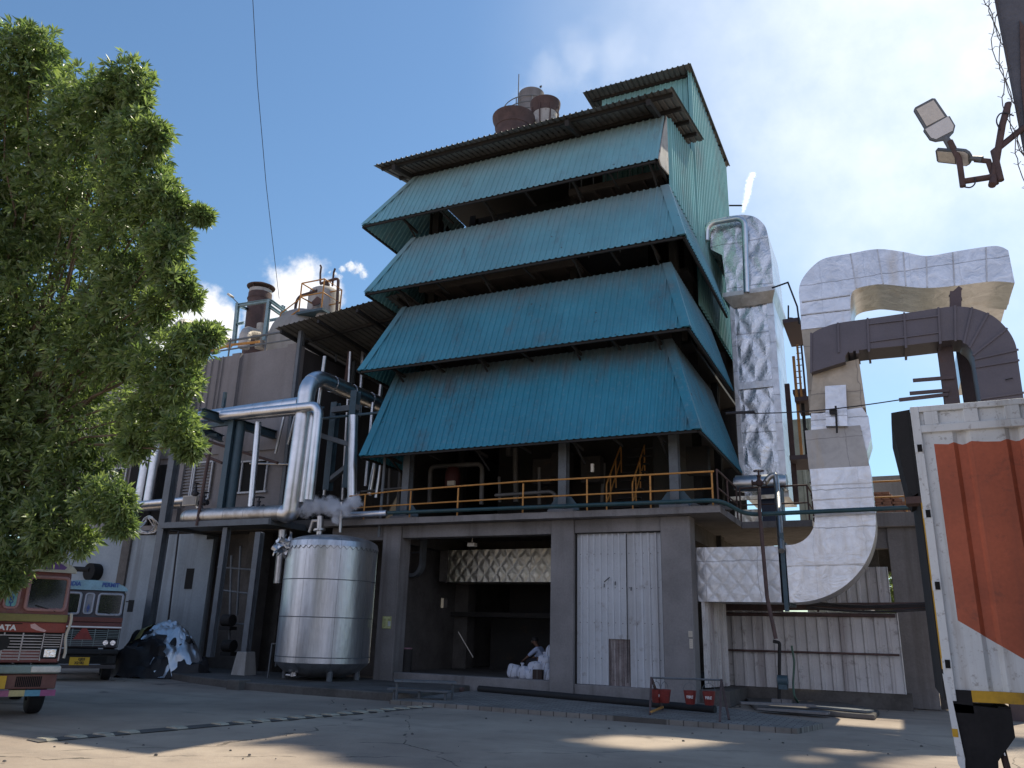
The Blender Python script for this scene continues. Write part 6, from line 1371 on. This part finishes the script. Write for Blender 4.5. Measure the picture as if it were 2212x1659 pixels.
skn = mat('brown_skin', (.14, .075, .05), .6, var=.1); hair = mat('black_hair', (.012, .01, .01), .7); shirt = mat('pale_blue_shirt', (.36, .42, .58), .8, var=.1, bump=.3, bscale=12); trs = mat('dark_trousers', (.03, .03, .04), .8)
# body: one skinned figure (pelvis root), head turned down to the left, legs folded
Z = z0
B = fig('body', skn, [
    [((0, 0, Z), .13), ((-.02, 0, Z+.17), .115), ((-.06, -.02, Z+.34), .125), ((-.12, -.03, Z+.43), .06), ((-.17, -.03, Z+.49), .05), ((-.21, -.04, Z+.55), .085), ((-.24, -.05, Z+.62), .085), ((-.24, -.05, Z+.68), .05)],
    [2, ((-.1, -.17, Z+.36), .06), ((-.24, -.24, Z+.24), .05), ((-.36, -.27, Z+.14), .04), ((-.41, -.28, Z+.1), .032), ((-.46, -.28, Z+.06), .03)],
    [2, ((-.08, .17, Z+.35), .06), ((-.2, .24, Z+.2), .05), ((-.36, .2, Z+.1), .04), ((-.44, .18, Z+.06), .03)],
    [0, ((-.12, -.1, Z-.02), .09), ((-.42, -.14, Z+.05), .07), ((-.36, -.14, Z-.2), .055), ((-.28, -.14, .06), .042), ((-.44, -.15, .035), .035)],
    [0, ((-.1, .1, Z-.02), .09), ((-.4, .16, Z+.05), .07), ((-.34, .16, Z-.2), .055), ((-.26, .16, .06), .042), ((-.42, .17, .035), .035)]], pr)
fig('shirt', shirt, [[((.005, 0, Z+.0), .15), ((-.02, 0, Z+.17), .135), ((-.06, -.02, Z+.34), .145), ((-.11, -.03, Z+.41), .085)],
    [2, ((-.1, -.18, Z+.37), .085), ((-.24, -.24, Z+.25), .065), ((-.34, -.265, Z+.165), .052)], [2, ((-.08, .18, Z+.36), .085), ((-.2, .24, Z+.22), .065), ((-.33, .21, Z+.12), .05)]], pr)
fig('trousers', trs, [[((0, 0, Z-.03), .145), ((-.12, -.1, Z-.02), .105), ((-.42, -.14, Z+.05), .085), ((-.36, -.14, Z-.2), .07), ((-.28, -.14, .12), .06)], [0, ((-.1, .1, Z-.02), .105), ((-.4, .16, Z+.05), .085), ((-.34, .16, Z-.2), .07), ((-.27, .16, .12), .06)]], pr)
q = MB(); hc_ = V((-.215, -.045, Z+.635)); q.lathe([(.001, .115)]+[(.108*math.sin(a), .112*math.cos(a)) for a in np.linspace(.2, 1.75, 9)], hc_, 18); q.build('hair', hair, pr, smooth=True, local=True)
for k_, (hx, hy, hz, sgn) in enumerate(((-.46, -.28, Z+.06, 1), (-.44, .18, Z+.06, -1))):
    ch = [[((hx+.03, hy, hz+.02), .028), ((hx-.03, hy, hz-.02), .03)]]
    for f_ in range(4): yy = hy+(f_-1.5)*.02; L_ = (.055, .065, .06, .045)[f_]; ch.append([1, ((hx-.05, yy, hz-.035), .0095), ((hx-.05-L_*.5, yy, hz-.06), .0085), ((hx-.05-L_*.7, yy, hz-.095), .007)])
    ch.append([0, ((hx+.0, hy+sgn*.032, hz-.02), .011), ((hx-.035, hy+sgn*.045, hz-.05), .009)])
    fig('hand', skn, ch, pr, 2)
q = MB()
for s in (-1, 1): q.lathe([(0, -.012), (.012, 0), (0, .012)], hc_+V((-.098, s*.032, -.03)), 8)
q.build('eye', M['lwhite'], pr, local=True)
q = MB(); q.prism([hc_+V(v) for v in ((-.09, -.015, -.05), (-.128, 0, -.075), (-.09, .015, -.05))], (0, 0, -.03)); q.build('nose', skn, pr, local=True)
# ceiling lamp, foil duct and small things in the bay
t = thing('bay_lamp', 'small hanging lamp above the open bay', 'lamp', P(1020, 1165, Y=22.8)); MB().tube([P(1021, 1148, Y=22.8)+V((0, 0, .1)), P(1020, 1172, Y=22.8)], .012, 6).build('rod', M['cream'], t); p = P(1020, 1177, Y=22.8); MB().box(p.x-.13, p.x+.13, 22.7, 22.9, p.z-.06, p.z+.06).build('lamp_box', M['cream'], t, bevel=.01)
a, b = P(950, 1189, Y=25), P(1200, 1257, Y=25)
one(MB().box(a.x+.35, -8.9, 25, 26.3, b.z, a.z), 'insulated_duct', M['foily'], 'crumpled quilted foil duct hanging inside the open bay', 'duct')
one(MB().box(a.x, a.x+.33, 25.05, 26.2, b.z+.02, a.z-.02).bar((a.x+.34, 24.98, b.z-.03), (a.x+.34, 24.98, a.z+.03), .05), 'duct_end', M['concd'], 'dull grey end box of the duct inside the bay', 'duct')
q = MB().sweep(fillet(PY(23.6, (885, 1243), (902, 1242), (912, 1225), (916, 1160)), .15), [(-.13, -.06), (.13, -.06), (.13, .06), (-.13, .06)]); q.bar(P(884, 1194, Y=23.7), P(915, 1193, Y=23.7), .06)
one(q, 'cable_tray', M['steel'], 'perforated grey cable tray bent along the bay ceiling', 'cable tray')
one(MB().tube([P(990, 1365, Y=24), P(1022, 1420, Y=24)], .015, 6), 'rod', M['cream'], 'thin pale rod leaning in the dark bay', 'rod')
p = P(879, 1412, Y=22.9); t = thing('bin', 'dull pink drum standing in the shade of the bay', 'drum', (p.x, 22.9, .42)); MB().lathe([(0, 0), (.17, 0), (.18, .7), (0, .7)], (p.x, 22.9, .42), 18).build('stand', M['int'], t, smooth=True); MB().lathe([(.15, 0), (.165, .28), (.15, .28), (.12, .25), (0, .25)], (p.x, 22.9, p.z-.1), 18).build('tub', mat('dull_pink', (.3, .16, .2), .7), t, smooth=True)
a, b = P(827, 1331, Y=21.99), P(844, 1358, Y=21.99)
M['poster'] = mat('yellow_green_poster', (.42, .44, .2), .7, dirt=(.2, .25, .25), dirtamt=.7, scale=6)
t = thing('poster', 'torn yellow green poster pasted on the left concrete column', 'poster', (a.x, 21.98, b.z)); q = MB(); q.box(a.x, b.x, 21.985, 21.996, b.z, a.z); q.build('sheet', M['poster'], t)
q = MB(); w_ = b.x-a.x; h_ = a.z-b.z; q.prism([(a.x+w_*f, 21.984, b.z+h_*g) for f, g in ((.15, .95), (.85, .95), (.85, .8), (.6, .8), (.6, .15), (.95, .15), (.95, .03), (.2, .03), (.2, .15), (.38, .15), (.38, .8), (.15, .8))], (0, -.004, 0)); q.build('print', mat('poster_print', (.55, .58, .3), .7), t)
q = MB(); q.box(a.x+w_*.65, a.x+w_*.95, 21.98, 21.984, b.z+h_*.2, b.z+h_*.6); q.build('print', mat('poster_pale', (.55, .6, .6), .7), t)
for (y0, y1, x0, x1, lb) in ((1363, 1376, 1487, 1496, 'small cream notice plate, upper one on the third column'), (1380, 1401, 1489, 1497, 'white printed notice under the cream plate on the third column')):
    a, b = P(x0, y0, Y=21.99), P(x1, y1, Y=21.99); b.x = min(b.x, -5.0); t = thing('notice', lb, 'sign', (a.x, 21.98, b.z)); MB().box(a.x, b.x, 21.98, 21.996, b.z, a.z).build('plate', M['cream'], t)
    q = MB()
    for i in range(4): z = b.z+(a.z-b.z)*(.2+.2*i); q.bar((a.x+.02, 21.978, z), (b.x-.02, 21.978, z), .012, .003)
    q.build('print', M['lblack'], t)

# ------------------------------------------------------------------ trees
def leafmat(name, c1, c2):
    k = NT(name); oi = k.n('ShaderNodeAttribute', attribute_name='leafv'); f = oi.outputs['Fac']
    c = k.mix(f, c4(c1), c4(c2)); d = k.n('ShaderNodeBsdfPrincipled', {'Base Color': c, 'Roughness': .33, 'Specular IOR Level': .7})
    tl = k.n('ShaderNodeBsdfTranslucent', {'Color': k.mix(f, c4([c1[0]*1.9, c1[1]*2.0, c1[2]*1.0]), c4([c2[0]*1.9, c2[1]*1.9, c2[2]*1.0]))})
    mx_ = k.n('ShaderNodeMixShader', {0: .42, 1: d, 2: tl}); k.t.links.new(mx_.outputs[0], k.out.inputs[0]); return k.m
M['leaf'] = leafmat('glossy_leaf', (.055, .1, .045), (.23, .30, .14))
M['leaf2'] = leafmat('far_leaf', (.05, .08, .03), (.13, .16, .06))
def leaves(name, centers, outs, nper, ll, lw, mt, par):
    N = len(centers); C_ = np.repeat(centers, nper, 0); O_ = np.repeat(outs, nper, 0); n = len(C_)
    d = rng.normal(size=(n, 3)); d /= np.linalg.norm(d, axis=1)[:, None]
    d = d*.95+O_*.75+np.array([0, 0, -.12]); d /= np.linalg.norm(d, axis=1)[:, None]
    s = np.cross(d, rng.normal(size=(n, 3))); s /= np.linalg.norm(s, axis=1)[:, None]; nn = np.cross(d, s)
    L = ll*rng.uniform(.65, 1.2, n)[:, None]; W_ = lw*rng.uniform(.75, 1.2, n)[:, None]
    base = C_+d*L*.12; droop = np.array([0, 0, -1.])*L*.12
    v0 = base; v1 = base+d*L*.45+s*W_*.5+nn*L*.05; v2 = base+d*L*1.0+droop; v3 = base+d*L*.45-s*W_*.5+nn*L*.05; vm = base+d*L*.5+droop*.2
    vs = np.stack([v0, v1, v2, v3, vm], 1).reshape(-1, 3); off = np.array(woff(par)); vs = vs-off
    i = np.arange(n)*5; fs = np.concatenate([np.stack([i, i+1, i+2, i+4], 1), np.stack([i, i+4, i+2, i+3], 1)])
    me = bpy.data.meshes.new(name); me.vertices.add(len(vs)); me.vertices.foreach_set('co', vs.ravel().astype(np.float32))
    me.loops.add(fs.size); me.loops.foreach_set('vertex_index', fs.ravel().astype(np.int32)); me.polygons.add(len(fs)); me.polygons.foreach_set('loop_start', (np.arange(len(fs))*4).astype(np.int32))
    me.update(calc_edges=True); me.validate()
    at_ = me.attributes.new('leafv', 'FLOAT', 'POINT'); at_.data.foreach_set('value', np.repeat(np.clip(np.repeat(rng.uniform(0, 1, N), nper)*.6+rng.uniform(0, .5, n), 0, 1), 5).astype(np.float32))
    o = bpy.data.objects.new(name, me); COL.objects.link(o); o.parent = par; me.materials.append(mt); return o
blobs = [(25, 135, 80, 0), (70, 110, 55, .1), (110, 230, 105, -.4), (205, 250, 85, 0), (278, 175, 42, .3), (245, 215, 50, .2), (300, 210, 25, .4), (290, 300, 62, .4), (335, 290, 30, .5), (180, 400, 130, -.5), (300, 400, 75, .3), (355, 425, 42, .5), (385, 445, 22, .5), (60, 420, 140, -1), (280, 520, 100, 0), (360, 530, 42, .6), (375, 505, 32, .5), (120, 600, 160, -.8), (290, 640, 95, 0), (375, 600, 38, .6), (405, 635, 26, .6), (340, 660, 30, .4), (210, 740, 100, -.3), (265, 765, 50, .1), (345, 780, 68, .4), (420, 740, 42, .6), (455, 725, 25, .6), (385, 830, 50, .5), (330, 900, 72, .2), (390, 930, 40, .6), (410, 965, 24, .6), (180, 910, 120, -.6), (290, 960, 34, .2), (50, 790, 160, -1), (50, 980, 130, -.8), (150, 1040, 90, -.4), (215, 1085, 46, .2), (262, 1085, 28, .3), (262, 1135, 24, .3), (110, 1130, 70, 0), (35, 1150, 65, -.2), (165, 1165, 34, .1), (20, 1215, 38, .1), (436, 465, 14, .5), (100, 1185, 28, 0), (15, 1255, 22, .2)]
blobs += [(-60, 250, 130, -.5), (-90, 480, 170, -.6), (-110, 720, 190, -.6), (-80, 960, 170, -.6), (-60, 1120, 110, -.3)]
tb = P(-95, 1420, D=13.4); tb.z = 0
TR = thing('tree', 'leafy green tree with glossy narrow leaves at the left edge', 'tree', tb)
cs, os_ = [], []; trunk_top = V((tb.x, tb.y, 4.2)); bc = []
for (x, y, r, dd) in blobs:
    D = 13.2-dd*1.4; c = P(x, y, D=D); rr = r/FP*D; bc.append((c, rr))
    n = int(70+rr*rr*640); n = min(n, 1300)
    for _ in range(n):
        v = rng.normal(size=3); v /= np.linalg.norm(v); k_ = rng.uniform(.2, 1)**.55*(1+.16*math.sin(7*v[0]+5*v[2]+x)+.12*math.sin(13*v[1]+11*v[2]))*rng.choice([1, 1, 1, 1.14])
        p = np.array(c)+v*rr*k_*np.array([1, 1.05, 1]); cs.append(p); o_ = v*.7+np.array([0, -.1, .35]); os_.append(o_/np.linalg.norm(o_))
cs, os_ = np.array(cs), np.array(os_)
cr = leaves('crown', cs, os_, 10, .15, .04, M['leaf'], TR); tag(cr, kind='stuff')
q = MB(); rnd = random.Random(5)
def limb(p, e, r0, r1, n=7, jit=.12):
    pts = [p.lerp(e, i/n)+V((rnd.uniform(-1, 1), rnd.uniform(-1, 1), rnd.uniform(-.5, .5)))*jit*(1 if 0 < i < n else 0) for i in range(n+1)]
    for i in range(n): q.cyl(pts[i], pts[i+1], r0+(r1-r0)*i/n, 8, r0+(r1-r0)*(i+1)/n)
    return pts
limb(tb-V((0, 0, .1)), trunk_top, .24, .17, 6, .06)
for (c, rr) in bc:
    mid = trunk_top.lerp(c, .5)+V((0, 0, .3)); limb(trunk_top, mid, .035, .02, 4, .1); limb(mid, c, .02, .008, 4, .1)
    for _ in range(5):
        v = V((rnd.gauss(0, 1), rnd.gauss(0, 1), rnd.gauss(0, 1))).normalized(); limb(c, c+v*rr*.85, .008, .003, 3, .04)
q.build('trunk', M['bark'], TR, smooth=True)
# far trees beyond the plant on the right
for i, (x, y0, Y, hgt, wd2, lb) in enumerate(((1992, 1300, 46, 7.5, 3.2, 'pale distant tree seen through the gap right of the concrete column'), (1930, 1300, 52, 6.5, 3.0, 'small distant tree behind the top of the stained sheets'))):
    p = P(x, y0, Y=Y); p.z = 0; t = thing('tree', lb, 'tree', p); cs, os_ = [], []
    for _ in range(420):
        v = rng.normal(size=3); v /= np.linalg.norm(v); cs.append(np.array([p.x, p.y, hgt*.62])+v*np.array([wd2, wd2, hgt*.4])*rng.uniform(.3, 1)**.5); os_.append(v)
    tag(leaves('crown', np.array(cs), np.array(os_), 9, .4, .16, M['leaf2'], t), kind='stuff')
    q = MB(); q.cyl(p, p+V((0, 0, hgt*.6)), .2, 8, .1)
    for _ in range(14): v = V((rnd.gauss(0, 1), rnd.gauss(0, 1), abs(rnd.gauss(0, 1))+.3)).normalized(); q.cyl(p+V((0, 0, hgt*.45)), p+V((0, 0, hgt*.5))+v*2.4, .06, 6, .02)
    q.build('trunk', M['bark'], t, smooth=True)

# ------------------------------------------------------------------ steam
def steam(label, c, size, dens, puffs, seed, nsc=1.6, cut=.42, mrot=(0, 0, 0), aniso=.3, amp=1.7):
    """one closed hull of overlapping puffs filled with a noisy scattering volume"""
    c = V(c); k = NT('steam_vapour'); ob = k.tc.outputs['Object']
    d = None
    for (ox, oy, oz, r) in puffs:
        dn = k.n('ShaderNodeVectorMath', {0: ob, 1: (ox*size, oy*size, oz*size)}, operation='DISTANCE').outputs['Value']
        f = k.n('ShaderNodeMapRange', {0: dn, 1: 0.0, 2: r*size, 3: 1.0, 4: 0.0}).outputs[0]
        d = f if d is None else k.math('MAXIMUM', d, f)
    nz_ = k.noise(k.mapping(ob, loc=(seed, seed*.7, 0)), nsc/size*2, 6, .62)
    den = k.math('MULTIPLY', k.ramp(k.math('ADD', d, k.math('MULTIPLY', k.math('SUBTRACT', nz_, .5), amp)), cut, cut+.5), dens)
    vn = k.n('ShaderNodeVolumePrincipled', {'Color': (.96, .97, 1, 1), 'Density': den, 'Anisotropy': aniso}); k.t.links.new(vn.outputs[0], k.out.inputs['Volume'])
    lo_ = V((min(p[0]-p[3] for p in puffs), min(p[1]-p[3] for p in puffs), min(p[2]-p[3] for p in puffs)))*size; hi_ = V((max(p[0]+p[3] for p in puffs), max(p[1]+p[3] for p in puffs), max(p[2]+p[3] for p in puffs)))*size
    q = MB(); cc = (lo_+hi_)/2; hh = (hi_-lo_)/2*1.25
    q.grid(lambda u, v: V((cc.x+hh.x*math.cos(u*2*PI)*math.sin(v*PI), cc.y+hh.y*math.sin(u*2*PI)*math.sin(v*PI), cc.z+hh.z*math.cos(v*PI))), 20, 12)
    o = q.build('steam', k.m, local=True, smooth=True); o.location = c; tag(o, label, 'steam', kind='stuff')
    return o
c = P(712, 1095, Y=20.9); steam('grey steam drifting over the top of the big silver tank', c, 1.0, 20.0, [(-.85, 0, -.02, .5), (-.4, 0, .05, .5), (.0, .05, .05, .5), (.35, 0, -.12, .5), (.65, 0, -.05, .45), (1.0, 0, .12, .4), (.3, 0, -.4, .3)], 3.1, 2.4, .34)
c = P(752, 590, Y=40); steam('white steam plume blown to the right from the left roof vents', c, 1.0, 3.0, [(-1.6, 0, .35, .3), (-1.1, 0, .15, .35), (-.5, 0, .4, .5), (.1, 0, .5, .7), (.8, 0, .2, .8), (1.3, 0, -.3, .6), (-.7, 0, -.2, .4)], 7.7, 1.6, .42)
c = P(1617, 415, Y=34); steam('thin wisp of white steam above the foil hood', c, 1.0, 3.0, [(-.3, 0, -.95, .16), (-.26, 0, -.8, .2), (-.22, 0, -.62, .24), (-.16, 0, -.44, .26), (-.1, 0, -.24, .28), (-.04, 0, -.04, .3), (.0, 0, .16, .3), (.03, 0, .36, .3), (.08, 0, .55, .3), (.14, 0, .72, .28), (.24, 0, .85, .26)], 1.3, 3.6, .3, amp=1.0, aniso=.65)
c = P(1215, 165, Y=38); steam('faint wide steam haze above the boiler house stacks', c, 2.6, .06, [(-.9, 0, -.4, .8), (-.3, 0, .2, 1.1), (.5, 0, .4, 1.2), (1.3, 0, .2, 1.1)], 4.2, .9, .3)
c = P(470, 720, Y=29); steam('thin grey steam drifting behind the cream pipes on the left roof', c, 1.0, .35, [(-.9, 0, -.2, .7), (-.2, 0, .1, .8), (.6, 0, .0, .7)], 9.1, 1.4, .35)
